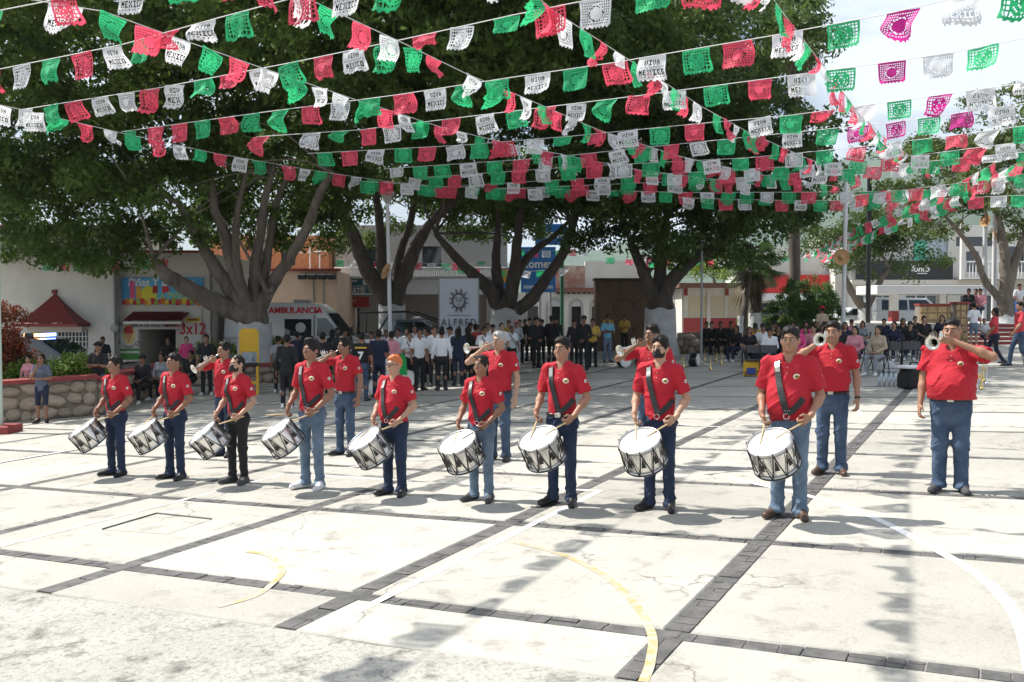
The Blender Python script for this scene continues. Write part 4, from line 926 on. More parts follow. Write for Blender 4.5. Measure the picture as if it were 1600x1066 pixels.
rl = MB().tube([(X(529, D), -1.2, Z(420, D)), (X(790, D), -1.2, Z(420, D))], .035, 6).build('balcony_rail', M_IRON, b3); MB().tube([(X(529, D), -1.2, Z(433, D)), (X(790, D), -1.2, Z(433, D))], .03, 6).build('balcony_rail', M_IRON, b3)
bar = MB().tube([(0, 0, Z(433, D)), (0, 0, Z(420, D))], .017, 4, False, False).mesh('baluster', M_IRON)
for k in range(92): link('baluster', bar, rl, (X(530, D) + k * .0985, -1.2, 0))
sg = box('clinic_sign', M_TEAL, b3, X(529, D), X(588, D), -.62, -.55, Z(462, D), Z(435, D)); ysg = -.63
text('CONSULTORIO', .24, M_WTXT, sg, (X(557, D), ysg, Z(449.5, D)), sx=.8); text('GRATIS', .34, M_WTXT, sg, (X(557, D), ysg, Z(455, D)), bold=.006); box('sign_white_strip', M_WTXT, sg, X(532, D), X(587, D), ysg - .01, ysg, Z(461, D), Z(458.8, D))
MB().prism([(X(532, D), Z(458.5, D)), (X(545, D), Z(458.5, D)), (X(540, D), Z(443, D)), (X(538, D), Z(439, D)), (X(535, D), Z(443, D))], ysg - .015, ysg - .002).build('printed_figure', M_WTXT, sg)
box('printed_badge', M_WTXT, sg, X(570, D), X(584, D), ysg - .012, ysg, Z(446, D), Z(438, D)); box('printed_line', M_WTXT, sg, X(552, D), X(561, D), ysg - .012, ysg, Z(441, D), Z(438.5, D))
rs = box('red_sign', mat('deep_red_board', (.32, .02, .02), .6), b3, X(527.5, D), X(579, D), -.52, -.46, Z(480, D), Z(464, D)); box('faded_print', mat('faded_print', (.45, .2, .2), .7), rs, X(544, D), X(559, D), -.535, -.522, Z(473, D), Z(468, D))
for k, (px_, py_, w_, h_, c) in enumerate(((529.5, 498, 5, 22, (.75, .10, .60)), (533, 486, 7, 10, (.70, .05, .30)), (540.5, 484.5, 6, 9, (.05, .45, .45)), (547, 484, 6, 12, (.75, .12, .02)), (530, 500, 3, 12, (.75, .55, .05)))):
    box('hanging_garment', mat('garment_%d' % k, c, .7), b3, X(px_ - w_ / 2, D), X(px_ + w_ / 2, D), -.3 - .05 * k, -.26 - .05 * k, Z(py_ + h_ / 2, D), Z(py_ - h_ / 2, D))
# ---- paint shop billboards and the arcaded white building
D = 56.0; zg = gz(X(860, D)) - .2
b4 = empty('arcade_building', (0, D, 0), 0, 'white colonial building with arched doorways and brick parapet', 'building')
w4 = MB(); arches = [(857, 876), (893, 908), (925, 942), (968, 986)]
ho = [(X(a, D), X(b, D), zg, Z(479, D)) for a, b in arches] + [(X(812, D), X(846, D), zg, Z(478, D))]
wall(w4, X(760, D), X(1075, D), zg, Z(457, D), ho, 0, .4); w4.box(X(760, D), X(1075, D), 2.6, 8, zg, Z(457, D) - .01); w4.build('wall', M_WHITEW, b4)
for i, (a, b) in enumerate(arches):
    xa, xb = X(a, D), X(b, D); r_ = (xb - xa) / 2; xm = (xa + xb) / 2; zt = Z(479, D); ar = MB()
    pts = [(xm + r_ * math.cos(t), zt + r_ * 1.15 * math.sin(t)) for t in [math.pi * k / 12 for k in range(13)]]; po = [(xm + (r_ + .13) * math.cos(t), zt + (r_ * 1.15 + .13) * math.sin(t)) for t in [math.pi * k / 12 for k in range(13)]]
    for k in range(12):
        (p0, p1), (q0, q1) = (pts[k], pts[k + 1]), (po[k], po[k + 1])
        ar.add([(p0[0], -.06, p0[1]), (p1[0], -.06, p1[1]), (q1[0], -.06, q1[1]), (q0[0], -.06, q0[1]), (p0[0], -.003, p0[1]), (p1[0], -.003, p1[1]), (q1[0], -.003, q1[1]), (q0[0], -.003, q0[1])], [(0, 1, 2, 3), (0, 4, 5, 1), (3, 2, 6, 7)])
    for s_ in (xa - .13, xb): ar.box(s_, s_ + .13, -.06, -.003, zg, zt)
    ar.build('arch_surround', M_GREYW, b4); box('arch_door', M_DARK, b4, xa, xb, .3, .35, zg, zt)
    MB().prism([(p[0], p[1]) for p in pts], -.03, -.002).build('arch_window', mat('pale_fanlight', (.50, .50, .52), .4), b4)
box('cornice', mat('brick_cornice', (.22, .09, .07), .9, var=.2, vscale=6), b4, X(866, D), X(1075, D), -.25, .6, Z(457, D), Z(450, D)); 
for k in range(26): box('dentil', M_DARK, b4, X(870 + k * 8, D), X(875 + k * 8, D), -.18, -.003, Z(459.5, D), Z(457.5, D))
box('brick_parapet', M_OLDBRICK, b4, X(866, D), X(914, D), .2, .8, Z(450, D), Z(415, D)); box('white_parapet', M_WHITEW, b4, X(914, D) + .01, X(1010, D), .25, .8, Z(450, D), Z(408, D))
box('door_leaf', M_GREYW, b4, X(813, D), X(822, D), .1, .16, zg, Z(479, D)); box('door_leaf', mat('dark_door', (.08, .075, .07), .6), b4, X(823, D), X(845, D), .12, .18, zg, Z(479, D))
D = 50.0
def billboard(px0, px1, py0, py1, lab):
    e = empty('billboard', (X((px0 + px1) / 2, D), D, gz(X(px0, D))), 0, lab, 'billboard'); o = e.location; hx = (X(px1, D) - X(px0, D)) / 2; za, zb = Z(py1, D) - o.z, Z(py0, D) - o.z
    p = MB().box(-hx, hx, -.06, .06, za, zb, .02).build('panel', M_BLUES, e)
    for s_ in (-1, 1): MB().tube([(s_ * hx * .7, .14, 0), (s_ * hx * .7, .14, zb - .1)], .08, 8).build('post', M_GREYPIPE, e)
    return e, p, za, zb, hx
e, p, za, zb, hx = billboard(814, 868, 386, 457, 'large blue paint billboard with white lettering behind the leaning tree')
text('Comex', .62, M_WTXT, p, (-.05, -.068, za + (zb - za) * .62), sx=.95, bold=.012); box('slogan_strip', mat('blurred_slogan', (.45, .55, .70), .6), p, -hx * .85, hx * .85, -.07, -.061, za + .2, za + .36)
e, p, za, zb, hx = billboard(836, 886, 350, 383, 'smaller blue sign board with white lettering above the large billboard')
text('Comex', .62, M_WTXT, p, (.1, -.068, (za + zb) / 2), sx=.95, bold=.012)
e, p, za, zb, hx = billboard(781, 795, 418, 458, 'narrow blue sign with orange square beside the large billboard'); box('orange_square', M_ORG, p, -hx + .03, hx - .03, -.075, -.062, za + .55, zb - .05)
# ---- stained concrete wall of the monument
D = 45.0; zg = gz(X(980, D)) - .1
mw = empty('monument_wall', (X(981, D), D, gz(X(981, D))), 0, 'tall stained brown concrete slab wall with red heart drawing', 'wall'); o = mw.location
ww = (X(1032, D) - X(931, D)) / 2; zt = Z(438, D) - o.z
MB().box(-ww, ww, 0, 1.1, -.2, zt, .03).build('slab', mat('stained_concrete', (.17, .105, .068), .9, col2=(.09, .065, .05), vscale=1.0, bump=.4, bscale=9, vstretch=(1, 1, .35)), mw); MB().box(-ww - .06, ww + .06, -.05, 1.15, zt + .003, zt + .10, .01).build('cap', mat('dark_cap', (.06, .05, .045), .9), mw)
hr = []
for k in range(41):
    t = 2 * math.pi * k / 40; hr.append((.30 + .068 * 16 * math.sin(t) ** 3 * .9, -.012, 1.75 + .055 * (13 * math.cos(t) - 5 * math.cos(2 * t) - 2 * math.cos(3 * t) - math.cos(4 * t))))
MB().tube(hr, .035, 4, False, True, .3).build('heart_graffiti', mat('faded_red_spray', (.20, .04, .035), .9), mw)
# ---- white kiosk with red base and cream shutters
D = 52.0; zg = gz(X(1130, D)) - .1
kb = empty('kiosk', (0, D, 0), 0, 'white kiosk with red base, cream shutters and flat brown roof', 'kiosk'); xa, xb = X(1068, D), X(1190, D)
wk = MB(); ho = [(X(a, D), X(b, D), Z(495, D), Z(462, D)) for a, b in ((1110, 1132), (1137, 1160), (1164, 1182), (1075, 1104))]
wall(wk, xa, xb, zg, Z(450, D), ho, 0, .12); wk.box(xa, xb, .5, 4, zg, Z(450, D) - .01); wk.build('wall', M_WHITEW, kb)
for h_ in ho:
    for q in range(7): z_ = h_[2] + (h_[3] - h_[2]) * q / 7; box('shutter_slat', mat('cream_shutter', (.62, .55, .40), .6), kb, h_[0], h_[1], .05 + .01 * (q % 2), .09, z_ + .005, z_ + (h_[3] - h_[2]) / 7 - .005)
box('red_base', mat('faded_red_base', (.36, .06, .06), .8, var=.1), kb, xa - .01, xb + .01, -.03, -.003, zg, Z(497, D)); box('roof', mat('brown_roof', (.16, .075, .055), .8, var=.15), kb, X(1056, D), X(1205, D), -1.0, 4.4, Z(450, D) + .005, Z(443, D))
for px_ in (1071, 1107, 1135, 1162, 1186): box('pier', M_REDP if px_ in (1071, 1135) else M_WHITEW, kb, X(px_, D) - .1, X(px_, D) + .1, -.06, -.031, Z(462, D) if px_ in (1071, 1135) else zg, Z(450.5, D))
# ---- red-fronted store behind the round bush
D = 64.0; zg = gz(X(1250, D)) - .2
rb_ = empty('red_store', (0, D, 0), 0, 'white store with wide red fascia behind the round bush', 'building'); xa, xb = X(1165, D), X(1332, D)
MB().box(xa, xb, 0, 6, zg, Z(385, D)).build('wall', M_WHITEW, rb_); box('red_fascia', M_REDS, rb_, xa - .02, xb + .02, -.35, -.01, Z(458, D), Z(430, D)); box('shop_glass', M_GLASS, rb_, xa + .4, xb - .4, -.04, -.005, zg, Z(474, D)); box('white_awning', M_WTXT, rb_, xa, xb, -1.2, -.006, Z(470, D), Z(459, D))
# ---- two-storey building on the right with balcony and black sign
D = 60.0; zg = gz(X(1460, D)) - .2
b7 = empty('corner_building', (0, D, 0), 0, 'two-storey white building with black shop sign and white balcony railing', 'building'); xa, xb = X(1325, D), X(1680, D)
ho = [(X(1338, D), X(1400, D), zg, Z(462, D)), (X(1415, D), X(1480, D), zg, Z(462, D)), (X(1492, D), X(1555, D), Z(385, D), Z(370, D)), (X(1508, D), X(1528, D), Z(425, D), Z(393, D)), (X(1570, D), X(1600, D), Z(425, D), Z(385, D)), (X(1500, D), X(1600, D), zg, Z(462, D)), (X(1425, D), X(1480, D), Z(407, D), Z(372, D))]
w7 = MB(); wall(w7, xa, xb, zg, Z(352, D), ho, 0, .3); w7.box(xa, xb, 2.5, 8, zg, Z(352, D) - .01); w7.build('wall', M_WHITEW, b7)
for i, h_ in enumerate(ho): box('window' if i > 1 else 'shop_window', M_GLASS if i not in (6,) else mat('pale_blue_blind', (.45, .55, .62), .5), b7, h_[0], h_[1], .2, .25, h_[2], h_[3])
for px_ in (1351, 1365, 1380, 1432, 1448, 1464): box('window_mullion', M_IRON, b7, X(px_, D) - .04, X(px_, D) + .04, .12, .195, zg, Z(462, D))
box('green_blind', M_GREENT, b7, X(1428, D), X(1447, D), .1, .15, Z(407, D), Z(375, D)); sgn = box('shop_sign', M_BLACKS, b7, X(1332, D), X(1482, D), -.5, -.4, Z(437, D), Z(408, D))
text('fonfo', .55, M_WTXT, sgn, (X(1431, D), -.51, Z(421, D)), shear=.25, bold=.014); text('GALERIAS', .17, M_WTXT, sgn, (X(1430, D), -.51, Z(414.5, D)), space=1.5); box('small_print', M_WTXT, sgn, X(1427, D), X(1442, D), -.508, -.501, Z(428.6, D), Z(427.2, D))
box('slab_band', M_CREAMW, b7, xa, xb, -.6, -.01, Z(445, D), Z(438, D)); fl = box('balcony_slab', M_WHITEW, b7, X(1489, D), xb, -1.5, -.01, Z(437.5, D), Z(434, D)); rl7 = MB().tube([(X(1490, D), -1.42, Z(411, D)), (xb, -1.42, Z(411, D))], .05, 6).build('balcony_rail', M_IRON, b7)
bar7 = MB().tube([(0, 0, Z(434, D)), (0, 0, Z(411, D))], .035, 5, False).mesh('baluster', M_IRON)
for k in range(38): link('baluster', bar7, rl7, (X(1492, D) + k * .2, -1.42, 0))
MB().box(X(1485, D) - .12, X(1485, D) + .12, -1.6, -1.36, Z(438, D), Z(352, D)).build('column', M_WHITEW, b7)
# ---- white pergola beam on red-footed columns
D = 46.0; pg = empty('pergola', (0, D, 0), 0, 'white concrete pergola with red-footed columns', 'pergola'); zg = gz(X(1450, D)) - .05
box('beam', mat('pergola_white', (.62, .62, .63), .8, var=.08, vscale=2), pg, X(1365, D), X(1545, D), -.4, 2.4, Z(460, D), Z(446, D), .02)
for px_ in (1396, 1470, 1530):
    cl_ = box('column', M_WHITEW, pg, X(px_ - 5, D), X(px_ + 5, D), -.2, .2, zg, Z(460, D)); box('column_foot', M_REDP, cl_, X(px_ - 5, D) - .02, X(px_ + 5, D) + .02, -.22, .22, zg, Z(486, D))
# hill behind the town
hl = MB(); hx = [(-1500 + 60 * k) for k in range(60)]
def hill_h(x): return 70 + 175 * math.exp(-((x - 600) / 330) ** 2) + 8 * math.sin(x * .013) + 4 * math.sin(x * .041)
rows = [(900, .05), (1000, .35), (1120, .7), (1250, .93), (1380, 1.0), (1600, .6)]
hl.add([(x, y, hill_h(x) * f * (1 + .03 * math.sin(x * .05 + y)) - 5) for y, f in rows for x in hx], [(j * 60 + i, j * 60 + i + 1, j * 60 + 61 + i, j * 60 + 60 + i) for j in range(5) for i in range(59)], True)
tag(hl.build('hill', mat('wooded_hill', (.050, .085, .060), .95, col2=(.080, .115, .075), vscale=.02, bump=.6, bscale=.08)), kind='structure')
# ================================================================== trees
M_BARK = mat('grey_bark', (.135, .11, .09), .95, col2=(.23, .195, .165), vscale=3.5, bump=.9, bscale=9, vstretch=(1, 1, .25)); M_BARKD = mat('dark_bark', (.075, .062, .052), .95, col2=(.12, .10, .085), vscale=3.5, bump=.9, bscale=9, vstretch=(1, 1, .25))
M_LIME = mat('lime_wash', (.62, .63, .64), .9, col2=(.48, .48, .48), vscale=2, bump=.5, bscale=9)
def leaf_mat(name, a, b, tr=.32): return mat(name, a, .55, col2=b, vscale=.9, trans=tr, spec=.35, detail=2)
M_LEAF = leaf_mat('ficus_leaves', (.075, .130, .024), (.15, .225, .045), .46); M_LEAFD = leaf_mat('dark_ficus_leaves', (.052, .092, .020), (.10, .155, .032), .42); M_LEAFL = leaf_mat('light_feathery_leaves', (.085, .13, .028), (.15, .19, .045), .4)
M_LEAFB = leaf_mat('bright_hedge_leaves', (.11, .20, .022), (.22, .30, .045), .35); M_LEAFR = leaf_mat('copper_red_leaves', (.30, .06, .03), (.10, .08, .03), .35)
def leaves(name, blobs, n_clump, per, size, m, parent, clump_r=(.45, .95), seed=0, shell=.55, origin=(0, 0, 0), squash=.75, boughs=1, bough_r=0.0):
    """leaf-sized faces in clumps through the crown; blobs: (centre, radii)"""
    g = np.random.default_rng(seed + 100); vol = np.array([b[1][0] * b[1][1] * b[1][2] for b in blobs]); pr = vol ** .8; pr = pr / pr.sum()
    nb = max(1, int(n_clump / boughs)); ci = g.choice(len(blobs), nb, p=pr); dirs = g.normal(size=(nb, 3)); dirs /= np.linalg.norm(dirs, axis=1)[:, None]
    rad = shell + (1 - shell) * g.random(nb) ** .6; rad *= 1 + .10 * g.normal(size=nb)
    S_ = np.array([list(b[0]) for b in blobs])[ci] + dirs * rad[:, None] * np.array([list(b[1]) for b in blobs])[ci]
    bi = g.integers(0, nb, n_clump); dd = g.normal(size=(n_clump, 3)); dd /= np.linalg.norm(dd, axis=1)[:, None]; dd[:, 2] = np.abs(dd[:, 2]) * .75 - .12   # clumps dome over each bough
    C = S_[bi] + dd * (g.uniform(.55, 1.0, n_clump) * bough_r * g.uniform(.7, 1.3, nb)[bi])[:, None]
    R_ = g.uniform(*clump_r, n_clump); N = n_clump * per
    off = g.normal(size=(N, 3)); off /= np.linalg.norm(off, axis=1)[:, None]; off *= (g.random(N) ** .45)[:, None]; off[:, 2] *= squash
    p = np.repeat(C, per, 0) + off * np.repeat(R_, per)[:, None]
    # leaves lie roughly along the clump's surface and droop
    nrm = off + g.normal(size=(N, 3)) * .55 + np.array([0, 0, .45]); nrm /= np.linalg.norm(nrm, axis=1)[:, None]
    t = np.cross(nrm, g.normal(size=(N, 3))); t /= np.linalg.norm(t, axis=1)[:, None]; t[:, 2] -= .25; b = np.cross(nrm, t); b /= np.linalg.norm(b, axis=1)[:, None] + 1e-6
    L = (size * g.uniform(.65, 1.3, N))[:, None]; W = L * .48; fold = nrm * L * .12
    V = np.empty((N, 4, 3), np.float32); V[:, 0] = p - t * L * .5; V[:, 1] = p + b * W * .5 - fold; V[:, 2] = p + t * L * .5; V[:, 3] = p - b * W * .5 - fold
    V -= np.array(origin, np.float32)
    return link(name, np_mesh(name, V.reshape(-1, 3), np.arange(N * 4, dtype=np.int32).reshape(-1, 4), m), parent)
def limb(mb, pts, radii, n=10, seed=0, sub=5):
    """a gnarled tapering limb along a smooth path"""
    r = random.Random(seed); P_ = [Vector(p) for p in pts]; P_ = [2 * P_[0] - P_[1]] + P_ + [2 * P_[-1] - P_[-2]]; out = []; rr = []
    for i in range(1, len(P_) - 2):
        a, b, c, d = P_[i - 1:i + 3]
        for k in range(sub):
            t = k / sub; q = .5 * ((2 * b) + (c - a) * t + (2 * a - 5 * b + 4 * c - d) * t * t + (3 * b - a - 3 * c + d) * t ** 3)
            rad = radii[i - 1] + (radii[i] - radii[i - 1]) * t; out.append(q + Vector((r.uniform(-1, 1), r.uniform(-1, 1), 0)) * rad * .12); rr.append(rad * r.uniform(.93, 1.09))
    out.append(P_[-2]); rr.append(radii[-1]); mb.tube(out, rr, n)
def tree(name, px, d, base_py, label, limbs, blobs, n_clump, per, size, m, white=None, trunk_r=.5, fork=2.6, seed=0, bark=None, group='large trees round the plaza', branches=6, lean=0.0, shell=.45, clump_r=(.40, .82)):
    """limbs: lists of (px, py, dist, radius) seen in the photograph; blobs: (px, py, dist, rx, ry, rz)"""
    x = X(px, d); o = Vector((x, d, gz(x))); e = empty(name, o, 0, label, 'tree', group); bark = bark or M_BARK
    tk = MB(); r = random.Random(seed)
    limb(tk, [(0, 0, -.2), (0, 0, .5), (lean * .5, 0, fork * .6), (lean, 0, fork)], [trunk_r * 1.35, trunk_r * 1.05, trunk_r * .95, trunk_r * .95], 16, seed)
    B = [((at(a[0], a[1], a[2]), Vector(a[3:6])) if a[0] != 'w' else (Vector(a[1:4]), Vector(a[4:7]))) for a in blobs]
    for k, L in enumerate(limbs):
        pts = [Vector((lean * .8, 0, fork * .78))] + [at(a, b, c) - o for a, b, c, _ in L]; rads = [min(trunk_r * .75, L[0][3] * 1.35)] + [q[3] for q in L]
        limb(tk, pts, rads, 10, seed + k)
        tip = pts[-1]; r0 = rads[-1]
        for q in range(branches):                # finer branches run on into the crown
            bc, br = B[r.randrange(len(B))]; tgt = bc - o + Vector((r.uniform(-.6, .6) * br.x, r.uniform(-.6, .6) * br.y, r.uniform(-.5, .5) * br.z))
            if (tgt - tip).length > 5: tgt = tip + (tgt - tip).normalized() * r.uniform(3, 5)
            mid = tip.lerp(tgt, .5) + Vector((r.uniform(-.6, .6), r.uniform(-.6, .6), r.uniform(.0, .8))); limb(tk, [tip, mid, tgt], [r0 * .6, r0 * .32, .02], 6, seed + 50 + q, 4)
    tk.build('trunk', bark, e)
    if white:
        n = 20; wb = MB(); rr = random.Random(seed + 9)
        rings = [(-.1, trunk_r * 1.60), (.25, trunk_r * 1.42), (.55, trunk_r * 1.30), (white * .6, trunk_r * 1.22), (white, trunk_r * 1.17)]
        wb.add([((lean * z / fork) + q * (1 + .05 * math.sin(3 * a + seed)) * math.cos(a), q * (1 + .05 * math.sin(3 * a + seed)) * math.sin(a), z + (.06 * math.sin(5 * a + seed) if i == 4 else 0)) for i, (z, q) in enumerate(rings) for a in [2 * math.pi * k / n for k in range(n)]],
               [(i * n + k, i * n + (k + 1) % n, (i + 1) * n + (k + 1) % n, (i + 1) * n + k) for i in range(4) for k in range(n)], True)
        wb.build('lime_washed_base', M_LIME, e)
    leaves('crown', B, n_clump, per, size, m, e, seed=seed, origin=o, shell=shell, clump_r=clump_r, boughs=6.5, bough_r=1.35 if size > .16 else .8)
    return e
# the spreading tree with many grey limbs, on the left
tree('ficus_tree', 397, 34, 593, 'huge spreading tree with many upright grey limbs beside the ambulance',
  [[(330, 470, 33.5, 0.336), (285, 445, 33, 0.288), (258, 428, 32.3, 0.22), (240, 405, 32, 0.12)], [(352, 440, 34, 0.272), (322, 395, 34, 0.208), (302, 360, 34, 0.160), (280, 320, 33, 0.104)], [(368, 430, 33.6, 0.208), (352, 370, 33.5, 0.192), (335, 325, 33.5, 0.144), (330, 270, 33, 0.080)],
   [(372, 420, 33.3, 0.136), (368, 360, 33.3, 0.128), (372, 325, 33.3, 0.112), (385, 270, 33, 0.072)], [(398, 430, 34, 0.208), (405, 370, 34, 0.176), (415, 310, 34, 0.136), (428, 260, 34, 0.080)], [(412, 430, 34.4, 0.192), (420, 380, 34.4, 0.160), (428, 330, 34.5, 0.128), (450, 270, 34, 0.072)],
   [(425, 445, 34, 0.224), (452, 405, 33.6, 0.192), (482, 350, 33, 0.168), (500, 300, 32, 0.136), (520, 270, 31, 0.080)], [(425, 450, 34, 0.176), (420, 462, 33.2, 0.128)]],
  [(60, 190, 33, 5.5, 4.5, 3.0), (170, 330, 33, 4.6, 3.4, 2.0), (60, 335, 34, 3.6, 3.2, 2.0), (170, 90, 31, 6.5, 5, 3.2), (330, 180, 35, 6, 4.5, 3.2), (470, 180, 35, 4.5, 4.5, 3.0), (300, 20, 29, 7, 6, 2.8), (90, 0, 30, 6.5, 6, 3), (470, 60, 27, 5.5, 5, 2.2), (480, 345, 37, 2.2, 2, 1.4), (120, 395, 33, 3.2, 2.2, .9), (250, 350, 37, 3.4, 2.2, 1.4), (365, 505, 33.4, 1.3, 1.0, .55), (-40, 280, 34, 4, 4, 3.5), (-30, 100, 32, 5, 5, 4), ('w', -12, 21, 10.8, 3.6, 2.6, 1.6), ('w', -8.2, 20.3, 10.8, 3.6, 2.6, 1.5), ('w', -10, 25, 11.2, 4.5, 3.5, 1.8), ('w', -14, 26, 11, 4, 3.5, 2), (380, 320, 38.5, 3.4, 1.6, 2.2), (450, 320, 38.5, 2.8, 1.6, 2.2), (320, 300, 38.5, 3.2, 1.6, 2.0), (225, 300, 31.5, 2.6, 1.4, 1.6), (130, 270, 31, 3.0, 1.6, 1.8), (510, 300, 38, 2.2, 1.6, 1.8), (200, 385, 32.5, 1.8, 1.2, .8), (60, 380, 32.5, 2.4, 1.4, .9)],
  2250, 78, .215, M_LEAF, white=2.0, trunk_r=.50, fork=2.7, seed=1, branches=2)
tree('ficus_tree', 612, 44, 560, 'dark forked tree with white painted base behind the lamp post',
  [[(585, 440, 44, 0.418), (562, 395, 43, 0.319), (545, 350, 42, 0.243), (520, 295, 40, 0.137)], [(600, 430, 44, 0.304), (595, 380, 44, 0.243), (590, 320, 43, 0.167), (575, 260, 42, 0.091)], [(632, 430, 44, 0.350), (650, 385, 43.5, 0.289), (672, 350, 43, 0.228), (712, 312, 42, 0.182), (738, 282, 41, 0.106)], [(622, 410, 44.6, 0.213), (640, 350, 44.6, 0.167), (652, 290, 44, 0.106)]],
  [(560, 210, 42, 6, 5, 3.4), (680, 200, 42, 6, 5, 3.4), (620, 90, 36, 8, 7, 3.2), (560, 20, 27, 6, 5, 2.2), (720, 60, 30, 6.5, 6, 2.6), (690, 340, 45, 3.2, 2.5, 1.4), (545, 340, 46, 3, 2.5, 1.5), (640, -20, 26, 6, 5, 2.0), (470, 130, 33, 4, 4, 2.5), ('w', -4.6, 20.6, 10.9, 3.2, 2.5, 1.5), ('w', -4.5, 24.5, 11.4, 4.2, 3.4, 1.8), ('w', -6.5, 29, 11.5, 4.5, 4, 2), (560, 320, 47, 3.0, 1.6, 2.2), (650, 318, 47.5, 3.4, 1.6, 2.0), (720, 335, 47, 2.6, 1.6, 1.6)],
  1900, 78, .215, M_LEAF, white=2.55, trunk_r=.52, fork=3.0, seed=2, bark=M_BARKD, branches=6)
tree('ficus_tree', 790, 42, 560, 'low-forking tree with splayed dark limbs and whitewashed base beside the white banner',
  [[(765, 452, 42, 0.319), (742, 432, 41.5, 0.258), (712, 402, 41, 0.198), (680, 365, 40, 0.114)], [(777, 440, 42.4, 0.258), (775, 400, 42.4, 0.198), (778, 330, 42, 0.122), (770, 270, 42, 0.076)], [(800, 450, 41.6, 0.304), (805, 405, 41.6, 0.243), (812, 350, 41.6, 0.167), (822, 290, 41, 0.091)], [(810, 425, 42, 0.198), (835, 392, 42, 0.160), (862, 372, 42, 0.129), (890, 345, 42, 0.076)],
   [(828, 470, 41.5, 0.274), (850, 440, 41.2, 0.243), (880, 395, 41, 0.205), (895, 350, 40.6, 0.167), (912, 295, 40, 0.106)]],
  [(790, 230, 41, 5.5, 5, 3.2), (890, 230, 40, 5, 4.5, 2.8), (800, 110, 35, 7, 6, 3), (770, 20, 28, 6, 5, 2.2), (870, 60, 31, 5.5, 5, 2.6), (800, 330, 44, 3.5, 2.5, 1.3), (890, 375, 45, 2.4, 2, 1.1), ('w', -1.2, 23.4, 11.2, 3.0, 2.6, 1.5), ('w', .5, 27.5, 11.5, 4, 3.5, 1.8), (790, 320, 46, 3.2, 1.6, 2.0), (860, 318, 46, 2.8, 1.6, 1.8), (750, 372, 46, 1.6, 1.2, .8)],
  1600, 78, .215, M_LEAF, white=2.15, trunk_r=.58, fork=2.3, seed=3, bark=M_BARKD, branches=5)
tree('ficus_tree', 1032, 38.5, 556, 'broad dark-crowned tree with whitewashed trunk beside the stained wall',
  [[(1020, 462, 38.5, 0.304), (1005, 425, 38.5, 0.228), (985, 380, 38, 0.152)], [(1040, 455, 38.5, 0.342), (1060, 425, 38.3, 0.289), (1090, 402, 38, 0.228), (1125, 380, 37.5, 0.167), (1160, 350, 37, 0.099)], [(1030, 440, 38.8, 0.274), (1035, 400, 38.8, 0.228), (1040, 340, 38.8, 0.152)]],
  [(1000, 330, 38, 4.0, 4, 2.4), (1100, 345, 37, 3.8, 4, 1.9), (1200, 330, 36.5, 3.2, 3.2, 1.7), (1010, 210, 37, 5, 4.5, 3), (1120, 215, 36, 5, 4.5, 3.2), (1060, 100, 33, 5, 4.5, 2.8), (960, 60, 30, 4.5, 4.5, 2.4), (1105, 85, 37, 2.8, 3.5, 2.4), (1230, 290, 37, 2.2, 2.6, 1.4), (940, 140, 34, 4.5, 4, 2.6), (1165, 225, 37, 2.0, 3, 2.0)],
  1600, 78, .205, M_LEAFD, white=1.9, trunk_r=.52, fork=2.5, seed=4, bark=M_BARKD, branches=5)
tree('feathery_tree', 1570, 40, 520, 'light green feathery tree with forked dark trunk beside the flagpoles',
  [[(1572, 430, 40, .26), (1568, 390, 40, .2), (1560, 340, 40, .13), (1540, 270, 39, .08)], [(1585, 410, 40, .18), (1605, 360, 40, .13), (1625, 300, 40, .08)], [(1540, 440, 40.4, .14), (1525, 400, 40.4, .12), (1500, 365, 40, .09), (1470, 330, 39, .06)]],
  [(1540, 215, 39, 2.6, 2.6, 1.6), (1600, 190, 39, 2.8, 2.6, 2.0), (1480, 250, 38, 2.2, 2.2, 1.3), (1560, 300, 39, 3, 2.6, 1.6), (1450, 310, 38.5, 2.4, 2.2, 1.1), (1620, 300, 39, 2.6, 2.6, 2), (1500, 345, 39.5, 2.4, 2, .9), (1410, 345, 38, 1.6, 1.6, .8), (1590, 370, 41, 1.8, 1.8, .8)],
  560, 60, .15, M_LEAFL, white=1.0, trunk_r=.3, fork=1.9, seed=5, branches=6, clump_r=(.25, .5))
tree('shade_tree', 1352, 50, 515, 'small dark round-crowned tree with leaning trunk in front of the black shop sign',
  [[(1340, 470, 50, .22), (1325, 445, 50, .18), (1318, 425, 50, .12)], [(1362, 465, 50, .2), (1375, 440, 50, .15), (1390, 420, 50, .1)]],
  [(1345, 395, 50, 2.6, 2.2, 1.5), (1395, 405, 50, 2.4, 2.2, 1.5), (1420, 390, 50, 1.8, 1.8, 1.2), (1330, 350, 51, 2.4, 2, 1.4), (1290, 370, 52, 1.6, 1.6, 1.0)],
  330, 55, .17, M_LEAFD, white=1.4, trunk_r=.3, fork=1.6, seed=6, branches=4)
tree('background_tree', 1120, 62, 500, 'bright green tree crown rising behind the kiosk', [[(1118, 450, 62, .14), (1115, 435, 62, .08)]],
  [(1118, 428, 62, 2.4, 2.2, 1.0), (1105, 440, 62, 1.6, 1.4, .8)], 90, 55, .2, M_LEAFB, trunk_r=.2, fork=2.2, seed=7, branches=3)
